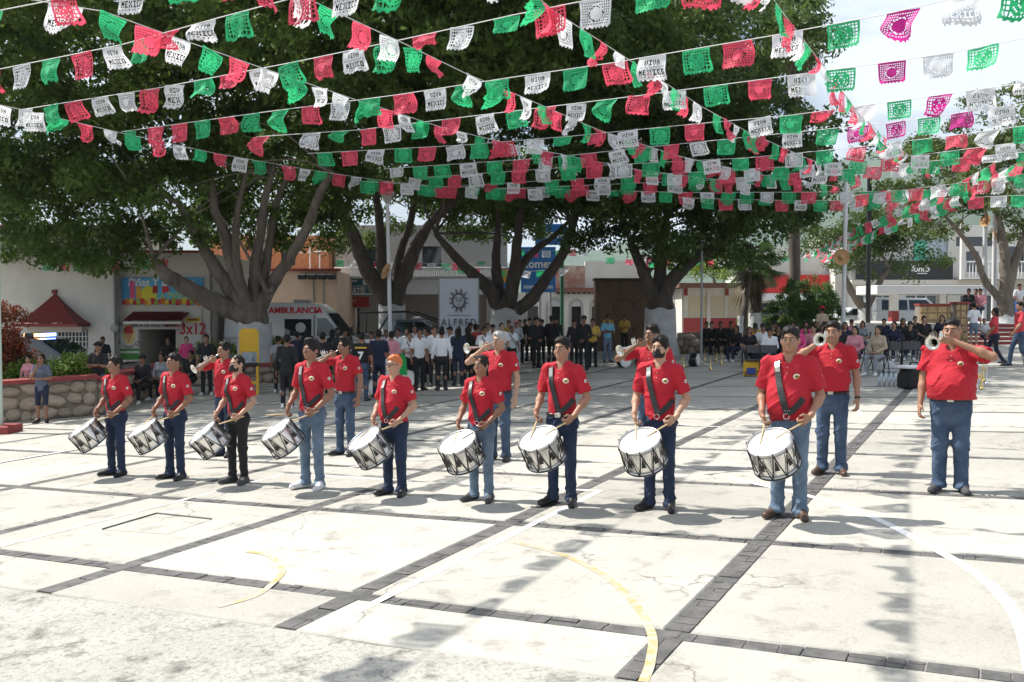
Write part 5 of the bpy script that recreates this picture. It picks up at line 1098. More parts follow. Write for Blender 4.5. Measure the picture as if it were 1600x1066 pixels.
# clipped bushes, hedges and shrubs
def shrub(name, px, d, label, blobs, n, per, size, m, cat='bush', seed=0, clump=(.16, .34)):
    x = X(px, d); e = empty(name, (x, d, gz(x)), 0, label, cat); o = e.location; sm = MB(); r = random.Random(seed)
    B = [(Vector(b[:3]) + o, Vector(b[3:])) for b in blobs]
    for k in range(7):
        b = blobs[k % len(blobs)]; limb(sm, [(b[0] * .5, b[1], -.1), (b[0] * .8 + r.uniform(-.2, .2), b[1], b[2] * .5), (b[0] + r.uniform(-.5, .5) * b[3], b[1] + r.uniform(-.4, .4) * b[4], b[2] + .2 * b[5])], [.06, .045, .015], 6, k, 3)
    sm.build('stem', M_BARKD, e); leaves('foliage', B, n, per, size, m, e, seed=seed, origin=o, shell=.72, clump_r=clump); return e
shrub('round_bush', 1258, 44, 'large clipped round green bush behind the seated audience', [(-.1, 0, 1.5, 1.6, 1.4, 1.3), (.1, 0, 2.1, 1.3, 1.2, .9), (.6, .2, 1.2, 1.1, 1.1, 1.1)], 420, 60, .10, leaf_mat('clipped_bush_leaves', (.05, .11, .02), (.085, .16, .03)), seed=21)
shrub('red_leaf_shrub', -6, 23.3, 'red and copper leaved shrub in the stone planter', [(0, .2, 1.95, .55, .6, .75), (.1, .3, 1.4, .5, .5, .6), (-.6, .3, 1.7, .8, .8, .9)], 220, 50, .09, M_LEAFR, seed=22)
shrub('hedge_plant', 85, 23.4, 'bright yellow-green hedge plant at the planter edge beside the grey dress', [(0, 0, 1.00, .5, .45, .30), (.5, .1, 1.0, .45, .4, .30), (-.7, .1, .95, .45, .4, .26)], 150, 46, .075, M_LEAFB, seed=23)
shrub('hedge_plant', 115, 23.6, 'bright yellow-green hedge plant in front of the police truck door', [(0, 0, 1.03, .5, .45, .32), (.35, .1, .98, .35, .4, .28)], 130, 46, .075, M_LEAFB, seed=24)
shrub('hedge_plant', 28, 23.5, 'low yellow-green hedge plant below the red shrub', [(0, 0, .96, .7, .45, .24)], 80, 46, .075, M_LEAFB, seed=25)
shrub('hedge_plant', 1200, 45, 'low bright hedge left of the round bush', [(0, 0, .9, 1.3, .5, .5), (1.0, 0, .8, 1.0, .5, .4)], 120, 46, .09, M_LEAFB, seed=26)
shrub('hedge_plant', 435, 35.5, 'low green hedge beside the big tree trunk', [(0, 0, .9, 1.5, .5, .45), (-2.4, 0, .8, 1.4, .5, .45)], 150, 46, .09, M_LEAFB, seed=27)
# palms
def palm(px, d, top_py, label, fan_r, skirt, trunk_r, white=None, lean=0.0, n=34, seed=0, droop=.6):
    x = X(px, d); e = empty('fan_palm', (x, d, gz(x)), 0, label, 'palm tree', 'fan palms'); H = Z(top_py, d) - e.location.z; r = random.Random(seed)
    tk = MB(); limb(tk, [(0, 0, -.1), (lean * .3, 0, H * .35), (lean * .7, 0, H * .7), (lean, 0, H)], [trunk_r * 1.3, trunk_r, trunk_r * .9, trunk_r * .85], 12, seed, 8); tk.build('trunk', M_BARKD, e)
    if white: MB().lathe([(trunk_r * 1.40, -.1), (trunk_r * 1.24, white * .5), (trunk_r * 1.16, white)], 16).build('lime_washed_base', M_LIME, e)
    def frond(az, el, L, m, nm):
        mb = MB(); d_ = Vector((math.cos(az) * math.cos(el), math.sin(az) * math.cos(el), math.sin(el))); s = Vector((-math.sin(az), math.cos(az), 0)); c = Vector((lean, 0, H)); hub = c + d_ * L * .5
        mb.tube([c, hub], [.03, .018], 5)
        for k in range(13):
            a = R(-78 + 13 * k); dr = (d_ * math.cos(a) + s * math.sin(a)); up = d_.cross(s); l = L * .6 * (1 - .25 * abs(k - 6) / 6)
            mid = hub + dr * l * .55; tip = hub + dr * l + Vector((0, 0, -droop * l * .6)); w = s * math.cos(a) - d_ * math.sin(a); w *= .045 * L / 1.2
            mb.add([hub, mid + w, tip, mid - w], [(0, 1, 2, 3)])
        mb.build(nm, m, e)
    for k in range(n): frond(r.uniform(0, 6.28), R(r.uniform(-25, 75)), fan_r * r.uniform(.8, 1.15), M_PALM_, "frond")
    for k in range(skirt): frond(r.uniform(0, 6.28), R(r.uniform(-85, -50)), fan_r * r.uniform(.8, 1.3), M_DEADP, 'dead_frond')
M_PALM_ = leaf_mat('palm_fronds', (.05, .10, .03), (.09, .14, .045), .25); M_DEADP = leaf_mat('dead_palm_fronds', (.17, .13, .07), (.10, .08, .05), .2)
palm(1240, 46, 38, 'very tall fan palm with a skirt of dead fronds behind the dark-crowned tree', 1.9, 30, .26, seed=31, n=34)
palm(1180, 44, 420, 'short fan palm with green-banded white trunk base beside the kiosk', 1.5, 6, .26, white=1.5, seed=32, n=26)
palm(1158, 43, 405, 'thin leaning palm with whitewashed foot beside the kiosk', 1.3, 4, .14, white=1.4, lean=.45, seed=33, n=18)
# ================================================================== planter, steps, poles, vehicles and small things
M_FSTONE = mat('field_stone', (.30, .235, .18), .9, col2=(.42, .34, .27), vscale=2.6, bump=.5, bscale=12, rand=.22); M_CUT = mat('cut_yellow_stone', (.44, .31, .17), .9, col2=(.36, .25, .14), vscale=3, bump=.4, bscale=14, rand=.15)
M_REDCAP = mat('red_cap_paint', (.25, .035, .035), .7, var=.15, vscale=4); M_MORT = mat('wall_mortar', (.22, .19, .155), .95, var=.2, vscale=8)
M_BLUEK = mat('dark_blue_car_paint', (.012, .018, .04), .25, coat=.6); M_WHITEK = mat('white_car_paint', (.68, .69, .70), .3, coat=.5); M_TYRE = mat('tyre_rubber', (.02, .02, .02), .85); M_RIM = mat('wheel_rim', (.4, .4, .42), .35, metal=.8); M_CGLASS = mat('tinted_car_glass', (.015, .022, .026), .05, spec=.9)
def stone_wall(name, a, b, hgt, label, rows, w, thick=.45, cap=True, m=None, cut=False, cat='wall', seed=0):
    """a wall whose stones are pieces of their own, set in recessed mortar"""
    a, b = Vector(a), Vector(b); L = (b - a).length; e = empty(name, a, math.atan2(b.y - a.y, b.x - a.x), label, cat); r = random.Random(seed); sl = (b.z - a.z) / L; m = m or M_FSTONE
    core = MB(); core.add([(0, .04, -.25), (L, .04, -.25 + sl * L), (L, thick, -.25 + sl * L), (0, thick, -.25), (0, .04, hgt), (L, .04, hgt + sl * L), (L, thick, hgt + sl * L), (0, thick, hgt)], [(0, 1, 5, 4), (1, 2, 6, 5), (2, 3, 7, 6), (3, 0, 4, 7), (4, 5, 6, 7)]); core.build('core', M_MORT, e)
    hs = hgt / rows; pieces = []
    for k in range(5):
        n = 9 if not cut else 4; pts = []
        if cut: pts = [(-.5, -.5), (.5, -.5), (.5, .5), (-.5, .5)]
        else: pts = [(.5 * math.cos(t) * (1 + .10 * r.uniform(-1, 1)) * 1.10, .5 * math.sin(t) * (1 + .10 * r.uniform(-1, 1)) * 1.10) for t in [2 * math.pi * q / n + .2 for q in range(n)]]
        mb = MB(); mb.add([(x, .0, z) for x, z in pts] + [(x * .96, -.06, z * .95) for x, z in pts] + [(x * .72, -.10, z * .72) for x, z in pts], [(q, (q + 1) % n, n + (q + 1) % n, n + q) for q in range(n)] + [(n + q, n + (q + 1) % n, 2 * n + (q + 1) % n, 2 * n + q) for q in range(n)] + [tuple(range(2 * n, 3 * n))], not cut)
        pieces.append(mb.mesh('stone', m))
    for j in range(rows):
        x = -r.uniform(0, .5) * w
        while x < L - .02:
            ww = w * r.uniform(.5, 1.6) if not cut else w; x1 = min(x + ww, L); xa = max(x, 0)
            if x1 - xa > .06:
                hh = hs * (r.uniform(.85, 1.25) if not cut else 1); o = link('stone', pieces[r.randrange(5)], e, ((xa + x1) / 2, .06, hs * (j + .5) + sl * (xa + x1) / 2 + (r.uniform(-.05, .05) if not cut else 0)), (0, r.uniform(-.25, .25) if not cut else 0, 0)); o.scale = ((x1 - xa) * (1.02 if not cut else .95), r.uniform(.75, 1.15) if not cut else .8, hh * .94)
            x = x1
    if cap: 
        c_ = MB(); c_.add([(-.03, -.06, hgt + .003), (L + .03, -.06, hgt + .003 + sl * L), (L + .03, thick + .04, hgt + .003 + sl * L), (-.03, thick + .04, hgt + .003), (-.03, -.06, hgt + .085), (L + .03, -.06, hgt + .085 + sl * L), (L + .03, thick + .04, hgt + .085 + sl * L), (-.03, thick + .04, hgt + .085)], [(0, 1, 5, 4), (1, 2, 6, 5), (2, 3, 7, 6), (3, 0, 4, 7), (4, 5, 6, 7), (3, 2, 1, 0)]); c_.build('cap', M_REDCAP, e)
    return e
PA, PB = G(-90, 669), G(152, 649); stone_wall('stone_planter', PA, PB, .86, 'rounded field-stone planter wall with dark red cap', 3, .36, .5, seed=1)
stone_wall('stone_planter', PB + Vector((.02, .12, 0)), G(262, 612), .80, 'side wall of the field-stone planter beside the police truck', 3, .36, .4, seed=2)
soil = MB(); q0, q1 = PA + Vector((0, .3, .74)), PB + Vector((0, .3, .74)); soil.add([q0, q1, G(240, 615) + Vector((0, .3, .74)), PA + Vector((-2, 5, .74))], [(0, 1, 2, 3)]); tag(soil.build('planter_soil', mat('planter_soil', (.08, .055, .035), .95, var=.3, vscale=9)), kind='structure')
stone_wall('tree_planter', G(268, 606), G(440, 597), .55, 'low field-stone bench wall under the spreading tree', 2, .36, .6, seed=3)
stone_wall('stone_kerb_wall', at(1062, 0, 39.5) * 0 + Vector((X(1058, 39.5), 39.5, gz(X(1058, 39.5)))), Vector((X(1150, 39.0), 39.0, gz(X(1150, 39)))), .85, 'dark stone seat wall beside the broad dark tree', 3, .4, .5, seed=4, cap=False)
# steps and platform
D = 37.0; xa, xb = X(1508, D), X(1700, D); zb_ = gz(xa); st = empty('plaza_steps', (xa, D, zb_), 0, 'red-fronted steps with pale treads up to the flagpole platform', 'steps')
for k in range(5):
    MB().box(0, xb - xa, .34 * k, .34 * k + .36, -.3, .165 * (k + 1) - .035).build('riser', M_REDCAP, st); MB().box(-.03, xb - xa + .03, .34 * k - .03, .34 * k + .37, .165 * (k + 1) - .033, .165 * (k + 1), .008).build('tread', mat('pale_tread', (.56, .54, .50), .85, var=.1), st)
MB().box(-3.6, xb - xa, .34 * 5 + .03, 12, -.3, .82).build('platform', mat('pale_platform', (.48, .46, .42), .9, var=.1), st)
stone_wall('cut_stone_wall', Vector((X(1437, 40), 40, gz(X(1437, 40)) + .35)), Vector((X(1500, 40), 40, gz(X(1437, 40)) + .35)), 1.22, 'yellowish cut-stone block wall with red cap beside the pergola', 4, .42, .5, m=M_CUT, cut=True, seed=5)
stone_wall('cut_stone_pillar', Vector((X(1494, 36.3), 36.3, gz(X(1494, 36.3)))), Vector((X(1513, 36.3), 36.3, gz(X(1494, 36.3)))), 1.62, 'narrow cut-stone pillar with red cap at the foot of the steps', 6, .24, .5, m=M_CUT, cut=True, cat='pillar', seed=6)
# poles
M_POLEW = mat('white_pole_paint', (.62, .63, .65), .5, var=.06); M_POLEK = mat('black_pole_paint', (.015, .016, .018), .5); M_STRAW = mat('straw_hat', (.50, .31, .15), .85, var=.2, vscale=14, bump=.4, bscale=60); M_HATBAND = mat('hat_band', (.20, .04, .03), .8)
def hat(loc, rot, label, grp='straw hats hung on the poles'):
    e = empty('straw_sombrero', loc, 0, label, 'hat', grp); e.rotation_euler = rot; e.scale = (.6, .6, .6)
    MB().lathe([(.0, .02), (.30, .0), (.42, .05), (.45, .12), (.435, .12), (.40, .065), (.30, .02), (.14, .03)], 24).build('brim', M_STRAW, e); MB().lathe([(.145, .02), (.135, .14), (.10, .24), (.04, .29), (0, .29)], 18).build('crown', M_STRAW, e); MB().lathe([(.150, .03), (.146, .075)], 18).build('hat_band', M_HATBAND, e)
def pole(name, px, d, top_py, label, m, r=.06, r2=None, lean=0.0, cat='pole', base=True, z0=None, group=None):
    x = X(px, d); z0 = gz(x) if z0 is None else z0; e = empty(name, (x, d, z0), 0, label, cat, group); H = Z(top_py, d) - z0
    MB().tube([(0, 0, -.1), (lean * .5, 0, H * .5), (lean, 0, H)], [r, ((r2 or r) + r) / 2, r2 or r], 12).build('shaft', m, e)
    if base: MB().lathe([(0, .06), (r * 2.2, .05), (r * 2.4, 0), (r * 2.4, -.1)], 12).build('base_plate', m, e)
    return e, H
e, H = pole('lamp_post', 611, 31, 318, 'white lamp post with square lantern and straw hat among the crowd', M_POLEW, .075, .055, lean=-.10, cat='lamp post')
MB().lathe([(.10, 0), (.27, .28), (.30, .30), (.30, .36), (.0, .40)], 4).build('lantern', mat('lantern_glass', (.42, .40, .36), .4), e, (-.10, 0, H), (0, 0, R(45)))
hat(at(605, 425, 30.86), (R(70), 0, R(-60)), 'straw sombrero seen edge-on, tied to the white lamp post')
e, H = pole('pole', 1317, 32, 275, 'white pole with a round straw hat behind the trumpeters', M_POLEW, .07, lean=.06); hat(at(1314, 402, 31.85), (R(90), 0, R(-8)), 'straw sombrero facing forward on the white pole')
pole('pole', 1096, 37, 372, 'thin grey pole in front of the kiosk', mat('grey_pole_paint', (.40, .41, .42), .6), .045); pole('pole', 1356, 40, 278, 'black pole in front of the leaning shade tree', M_POLEK, .10)
pole('pole', 878, 49, 405, 'dark green pole in front of the arched doorways', mat('green_pole_paint', (.03, .12, .07), .6), .10)
zp = zb_ + .82
pole('flagpole', 1537, 40.5, 255, 'white flagpole on the platform, the one nearer the stone wall', M_POLEW, .10, .085, z0=zp, cat='flagpole'); pole('flagpole', 1552, 41, 255, 'white flagpole on the platform, the one nearer the feathery tree', M_POLEW, .10, .085, z0=zp, cat='flagpole')
hat(at(1541, 345, 40.3), (R(80), 0, R(-70)), 'straw sombrero tied side-on to the flagpole nearer the stone wall'); hat(at(1553, 368, 40.8), (R(70), 0, R(60)), 'straw sombrero tied low on the flagpole nearer the feathery tree')
gp = G(-3, 677); e, H = pole('pole', -5, gp.y, -200, 'pale green pole on a dark red footing at the planter corner', mat('pale_green_pole', (.50, .60, .52), .6), .085, .07, base=False)
MB().box(-.34, .34, -.3, .3, -.1, .17, .02).build('footing', M_REDCAP, e)
# vehicles ------------------------------------------------------------
def bevel(o, w=.03, s=2):
    md = o.modifiers.new('bevel', 'BEVEL'); md.width = w; md.segments = s; md.limit_method = 'ANGLE'; md.angle_limit = R(25); return o
def wheel(parent, x, y, r):
    t = MB().lathe([(r * .6, -.11), (r * .95, -.11), (r, -.07), (r, .07), (r * .95, .11), (r * .6, .11)], 24).build('wheel', M_TYRE, parent, (x, y, r), (R(90), 0, 0)); MB().lathe([(0, .05), (r * .2, .06), (r * .55, .02), (r * .62, .09), (r * .62, -.09), (0, -.08)], 18).build('rim', M_RIM, t)
def vehicle(name, px, d, rz, label, cat, lower, cab, wheels, w, paint, panes, roof_inset=.14, r=.36):
    x = X(px, d); e = empty(name, (x, d, gz(x)), rz, label, cat)
    bd = bevel(MB().prism(lower, -w / 2, w / 2).build('body', paint, e), .05)
    n = len(cab); c = MB(); zlo = min(p[1] for p in cab); zhi = max(p[1] for p in cab)
    ins = [roof_inset * (p[1] - zlo) / (zhi - zlo) for p in cab]
    c.add([(p[0], -w / 2 + .03 + i, p[1]) for p, i in zip(cab, ins)] + [(p[0], w / 2 - .03 - i, p[1]) for p, i in zip(cab, ins)], [tuple(range(n)), tuple(reversed(range(n, 2 * n)))] + [(i, i + n, (i + 1) % n + n, (i + 1) % n) for i in range(n)]); bevel(c.build('cab', paint, e), .06)
    for k, q in enumerate(panes):                # side windows follow the slope of the cab
        for s_ in (-1, 1):
            v = [(p[0], s_ * (w / 2 - .03 - roof_inset * (p[1] - zlo) / (zhi - zlo) + .006), p[1]) for p in q]; MB().add(v, [tuple(range(len(v))) if s_ < 0 else tuple(reversed(range(len(v))))]).build('side_window', M_CGLASS, e)
    for wx in wheels:
        for s_ in (-1, 1): wheel(e, wx, s_ * (w / 2 - .12), r)
    return e
pk_low = [(-2.6, .48), (2.95, .48), (3.05, .72), (3.02, .98), (2.7, 1.10), (1.4, 1.18), (-2.6, 1.18)]; pk_cab = [(-1.0, 1.17), (1.45, 1.17), (.45, 1.80), (.2, 1.84), (-.8, 1.84)]
def windscreen(e, x0, z0, x1, z1, w0, w1): MB().add([(x0 + .012, -w0, z0), (x0 + .012, w0, z0), (x1 + .012, w1, z1), (x1 + .012, -w1, z1)], [(0, 1, 2, 3)]).build('windscreen', M_CGLASS, e)
pt = vehicle('police_truck', 62, 27.5, R(-3), 'dark blue police pickup with lit light bar behind the planter', 'truck', pk_low, pk_cab, (-1.65, 1.95), 1.85, M_BLUEK, [[(-.85, 1.24), (.02, 1.24), (.02, 1.74), (-.72, 1.74)], [(.10, 1.24), (1.2, 1.24), (.42, 1.74), (.10, 1.74)]])
windscreen(pt, 1.36, 1.24, .52, 1.77, .78, .70)
lb = MB().box(-.12, .16, -.6, .6, 1.85, 1.98, .03).build('light_bar', M_BLACKS, pt)
for k, (c, em) in enumerate((((1.0, .45, .15), 5), ((1.0, .9, .8), 5), ((.15, .25, 1.0), 9), ((.12, .2, 1.0), 9))): MB().box(-.14, .18, -.58 + .29 * k, -.31 + .29 * k, 1.875, 1.965, .01).build('beacon', mat('beacon_%d' % k, c, .3, emit=em), lb)
MB().box(-.5, .55, -.72, -.70, .0, .0).v
for s_ in (-1, 1): MB().box(2.98, 3.06, s_ * .72 - .16, s_ * .72 + .16, .82, .97, .02).build('headlight', mat('headlamp', (.7, .7, .7), .15), pt)
box('bull_bar', M_POLEK, pt, 3.07, 3.13, -.8, .8, .55, .62, .02); box('roof_panel_white', M_WHITEK, pt, .6, 2.6, -.80, .80, 1.135, 1.165, .01)
am_low = [(-2.9, .40), (3.0, .40), (3.1, .62), (3.08, .95), (2.75, 1.16), (1.95, 1.32), (-2.9, 1.32)]; am_cab = [(-2.9, 1.31), (1.98, 1.31), (1.55, 1.85), (1.2, 2.35), (.75, 2.66), (.2, 2.72), (-2.85, 2.72)]
am = vehicle('ambulance', 473, 38, R(-4), 'white high-roof ambulance van with red lettering beside the big tree', 'ambulance', am_low, am_cab, (-1.85, 2.1), 2.0, M_WHITEK, [[(-.45, 1.42), (.62, 1.42), (.62, 2.08), (-.45, 2.08)], [(.85, 1.40), (1.78, 1.40), (1.45, 1.86), (1.2, 2.12), (.85, 2.12)]], roof_inset=.10, r=.37)
windscreen(am, 1.93, 1.40, 1.24, 2.3, .85, .78)
text('AMBULANCIA', .34, mat('bright_red_lettering', (.62, .02, .03), .6), am, (-.02, -1.0 + .03 + .085 - .014, 2.40), (R(90 + 4), 0, 0), bold=.012, ext=.008)
bl = MB().prism([(-1.9, 1.35), (-1.2, 1.35), (-1.25, 1.75), (-1.75, 2.0)], -.99, -.966).build('blue_stripe', mat('blue_vinyl', (.05, .10, .40), .4), am); MB().box(-2.0, -1.8, -.93, -.905, 2.32, 2.42, .01).build('side_lamp', mat('amber_lamp', (.5, .45, .35), .3), am); MB().box(.72, .92, -.93, -.905, 2.32, 2.42, .01).build('side_lamp', M_RTXT, am)
MB().box(-.25, .25, -.42, .42, 2.72, 2.84, .03).build('roof_beacon', mat('grey_beacon', (.45, .45, .47), .4), am); MB().lathe([(0, .008), (.2, .006), (.21, 0)], 16).build('window_emblem', mat('frosted_emblem', (.55, .58, .58), .7), am, (.2, -.965, 1.74), (R(94), 0, 0)); MB().tube([(.74, -.97, 1.38), (.74, -.93, 2.25)], .03, 6).build('door_seam', mat('seam', (.25, .25, .25), .6), am)
for s_ in (-1, 1): MB().box(3.0, 3.09, s_ * .75 - .16, s_ * .75 + .16, .9, 1.06, .02).build('headlight', MATS['headlamp'], am); MB().box(1.62, 1.75, s_ * 1.12 - .08, s_ * 1.12 + .08, 1.45, 1.75, .03).build('mirror', M_BLACKS, am)
jp = vehicle('police_pickup', 650, 43, R(-5), 'dark police pickup with tubular roll cage behind the crowd', 'truck', pk_low, pk_cab, (-1.65, 1.95), 1.85, mat('grey_blue_car_paint', (.10, .13, .17), .3, coat=.5), [[(-.85, 1.24), (.02, 1.24), (.02, 1.74), (-.72, 1.74)], [(.10, 1.24), (1.2, 1.24), (.42, 1.74), (.10, 1.74)]])
windscreen(jp, 1.36, 1.24, .52, 1.77, .78, .70); MB().box(-.1, .3, -.6, .6, 1.85, 1.97, .03).build('light_bar', mat('grey_beacon', (.45, .45, .47), .4), jp); cg = MB()
for s_ in (-1, 1): cg.tube([(-2.5, s_ * .85, 1.18), (-2.45, s_ * .8, 2.15), (-.2, s_ * .75, 2.2), (1.1, s_ * .78, 1.75), (1.5, s_ * .8, 1.2)], .045, 8); cg.tube([(-1.6, s_ * .85, 1.18), (-1.0, s_ * .8, 2.17)], .04, 8)
cg.tube([(-2.45, -.8, 2.15), (-2.45, .8, 2.15)], .045, 8); cg.tube([(-.2, -.75, 2.2), (-.2, .75, 2.2)], .045, 8); cg.build('roll_cage', M_POLEK, jp)
vn = vehicle('parked_van', 1418, 52, R(8), 'white parked van under the pergola', 'van', [(-2.3, .4), (2.2, .4), (2.25, .95), (1.4, 1.15), (-2.3, 1.15)], [(-2.3, 1.14), (1.5, 1.14), (.7, 1.85), (-2.2, 1.9)], (-1.4, 1.4), 1.8, M_WHITEK, [[(-2.0, 1.22), (-.5, 1.22), (-.5, 1.75), (-1.95, 1.75)], [(-.4, 1.22), (1.2, 1.22), (.6, 1.75), (-.4, 1.75)]])
vn2 = vehicle('parked_car', 1335, 54, R(-170), 'pale parked car behind the white pole', 'car', [(-2.1, .35), (2.1, .35), (2.15, .75), (1.2, .95), (-2.0, .98)], [(-1.8, .97), (1.3, .95), (.5, 1.45), (-1.2, 1.47)], (-1.35, 1.35), 1.72, M_WHITEK, [[(-1.4, 1.02), (-.1, 1.02), (-.1, 1.38), (-1.1, 1.38)], [(0, 1.02), (1.0, 1.02), (.45, 1.38), (0, 1.38)]], r=.31)
# standing banner ------------------------------------------------------
D = 34.0; x = X(717, D); bn_ = empty('standing_banner', (x, D, gz(x)), 0, 'white standing banner with black sun-face emblem behind the crowd', 'banner'); zt = Z(436, D) - bn_.location.z; hw = X(830, D) - X(800, D)
pnl = MB(); n = 10
pnl.add([(-hw + 2 * hw * i / n, .03 * math.sin(i * .9 + j * .6) , zt * (1 - j / 6) + .25 * j / 6) for j in range(7) for i in range(n + 1)], [(j * (n + 1) + i + 1, j * (n + 1) + i, (j + 1) * (n + 1) + i, (j + 1) * (n + 1) + i + 1) for j in range(6) for i in range(n)], True)
pnl = pnl.build('panel', mat('pale_banner_vinyl', (.52, .54, .60), .5, var=.06), bn_)
for s_ in (-1, 1): MB().tube([(s_ * (hw + .02), .06, 0), (s_ * (hw + .02), .06, zt)], .02, 8).build('banner_pole', M_GREYPIPE, bn_)
MB().tube([(-hw - .03, .06, zt + .01), (hw + .03, .06, zt + .01)], .018, 8).build('banner_rail', M_GREYPIPE, bn_)
em = MB(); cz = zt - .78; rr = .24
def strip(pts, w): em.tube([(p[0], -.05, cz + p[1]) for p in pts], w, 4, True, False, .35)
strip([(rr * .88 * math.cos(t), rr * 1.0 * math.sin(t)) for t in [2 * math.pi * k / 28 for k in range(29)]], .034)
for k in range(12):
    t = 2 * math.pi * (k + .5) / 12; c, s_ = math.cos(t), math.sin(t); L = .17 if s_ > .5 or s_ < -.75 else .11
    strip([(rr * .9 * math.cos(t - .17), rr * 1.02 * math.sin(t - .2)), ((rr + L) * c, (rr + L) * s_ * 1.05), (rr * .9 * math.cos(t + .17), rr * 1.02 * math.sin(t + .2))], .036)
for s_ in (-1, 1): strip([(s_ * .09 + .055 * math.cos(t), .09 + .032 * math.sin(t)) for t in [2 * math.pi * k / 12 for k in range(13)]], .016); strip([(s_ * .02, .015), (s_ * .07, -.005), (s_ * .13, .0)], .022)
strip([(-.11, -.02), (0, .015), (.11, -.02)], .022); strip([(-.07, -.13), (0, -.16), (.07, -.13)], .016); strip([(-.03, -.07), (0, -.09), (.03, -.07)], .022)
em.build('sun_face_emblem', M_KTXT, pnl); MB().box(-hw * .62, hw * .62, -.052, -.045, zt - 1.30, zt - 1.285).build('printed_rule', M_KTXT, pnl); text('ALFRED', .36, M_KTXT, pnl, (0, -.05, zt - 1.56), space=1.35, ext=.006, sx=.8)
# giant yellow chair by the tree
g = G(389, 617); ch = empty('yellow_chair', (g.x, g.y, g.z), R(12), 'tall yellow wooden chair standing by the tree trunk', 'chair'); ch.scale = (.6, .6, .92)
for a in (-.40, .40): MB().box(a - .045, a + .045, .32, .41, 0, 1.95, .01).build('back_leg', M_YEL, ch); MB().box(a - .045, a + .045, -.41, -.32, 0, .88, .01).build('front_leg', M_YEL, ch)
MB().box(-.44, .44, -.42, .30, .88, .97, .015).build('seat', mat('dark_seat', (.02, .02, .025), .8), ch); MB().box(-.353, .353, .34, .39, 1.30, 2.02, .01).build('backrest', M_YEL, ch); MB().box(-.353, .353, -.39, -.35, .35, .43).build('stretcher', M_YEL, ch)
MB().box(-.2, .25, .30, .335, 1.0, 1.28).build('hanging_card', mat('printed_card', (.45, .5, .52), .7, col2=(.12, .2, .25), vscale=6), ch)
# folding chairs --------------------------------------------------------
FC = None
def folding_chair(x, y, rz, label):
    global FC
    m = M_GREYCH
    if FC is None:
        FC = {'seat': MB().box(-.21, .21, -.22, .19, .435, .46, .01).mesh('seat', m), 'backrest': MB().box(-.21, .21, .19, .215, .62, .84, .01).mesh('backrest', m)}
        f = MB(); FC['leg'] = MB().tube([(0, .24, 0), (0, .10, .45), (0, .215, .85)], .013, 6).mesh('leg', M_POLEK)
        FC['front'] = MB().tube([(0, -.24, 0), (0, .16, .46)], .013, 6).mesh('front_leg', M_POLEK); FC['bar'] = MB().tube([(-.21, -.13, .14), (.21, -.13, .14)], .010, 6).mesh('stretcher', M_POLEK)
    e = empty('folding_chair', (x, y, gz(x)), rz, label, 'chair', 'folding chairs of the audience'); link('seat', FC['seat'], e); link('backrest', FC['backrest'], e); link('stretcher', FC['bar'], e)
    for s_ in (-.215, .215): link('back_leg', FC['leg'], e, (s_, 0, 0)); link('front_leg', FC['front'], e, (s_ * .93, 0, 0))
M_GREYCH = mat('dark_grey_metal_seat', (.06, .06, .065), .45)
# instruments and bags left on the floor ---------------------------------
for i, (px, py) in enumerate(((1068, 575), (1083, 572), (1101, 565), (1110, 578), (1119, 566), (1127, 570))):
    g = G(px, py); make_horn(Vector((g.x, g.y, g.z + .475)), (0.02, 0, -1), 'brass horn standing on its bell on the floor beside the black drum', 'brass horns parked on the floor', m=M_BRASS, roll=R(40 * i))
for i, (px, py) in enumerate(((1525, 612), (1533, 608), (1541, 600), (1536, 596))):
    g = G(px, py); make_horn(Vector((g.x, g.y, g.z + .475)), (0.02, 0, -1), 'brass horn standing on its bell on the sunlit floor behind the heavy-set trumpeter', 'horns parked in the sun', m=M_BRASS if i % 2 else M_HORN, roll=R(50 * i))
M_KSHELL = mat('black_drum_shell', (.02, .02, .022), .3)
def floor_drum(px, py, label, tilt=90, az=20, sc=1.0):
    g = G(px, py); m = Matrix.Translation(Vector((g.x, g.y, g.z + (RD + .016) * sc))) @ Matrix.Rotation(R(az), 4, 'Z') @ Matrix.Rotation(R(tilt), 4, 'X') @ Matrix.Scale(sc, 4); make_drum(m, label, 'drums resting on the floor', M_KSHELL)
floor_drum(1085, 573, 'black drum lying on its side among the parked horns', 90, 60); floor_drum(975, 575, 'black drum lying behind the trumpeter and the masked young man', 90, 20); floor_drum(1000, 572, 'black drum with hidden head beside the stained wall', 90, 70)
floor_drum(641, 606, 'drum resting on the floor in the white-shirted crowd', 80, -10, 1.1); floor_drum(592, 620, 'drum on the floor behind the curly-haired trumpeter', 80, -30, 1.1)
g = G(1428, 606); bg = empty('equipment_bag', (g.x, g.y, g.z), R(25), 'black and yellow equipment bag on the sunlit floor', 'bag'); bevel(MB().prism([(-.34, 0), (.34, 0), (.30, .30), (.18, .40), (-.20, .42), (-.32, .28)], -.2, .2).build('body', M_BLACKC, bg), .05); MB().box(-.08, .14, -.212, -.2, .05, .34).build('yellow_panel', M_YEL, bg); MB().tube([(-.2, 0, .40), (-.1, 0, .56), (.1, 0, .55), (.18, 0, .39)], .02, 6).build('handle', M_BLACKC, bg); MB().box(-.36, .1, -.16, .16, .43, .50, .02).build('folded_cloth', M_WHITEC, bg)
M_CLEAR = mat('clear_plastic_bottle', (.72, .78, .82), .15, spec=.7, trans=.4); 
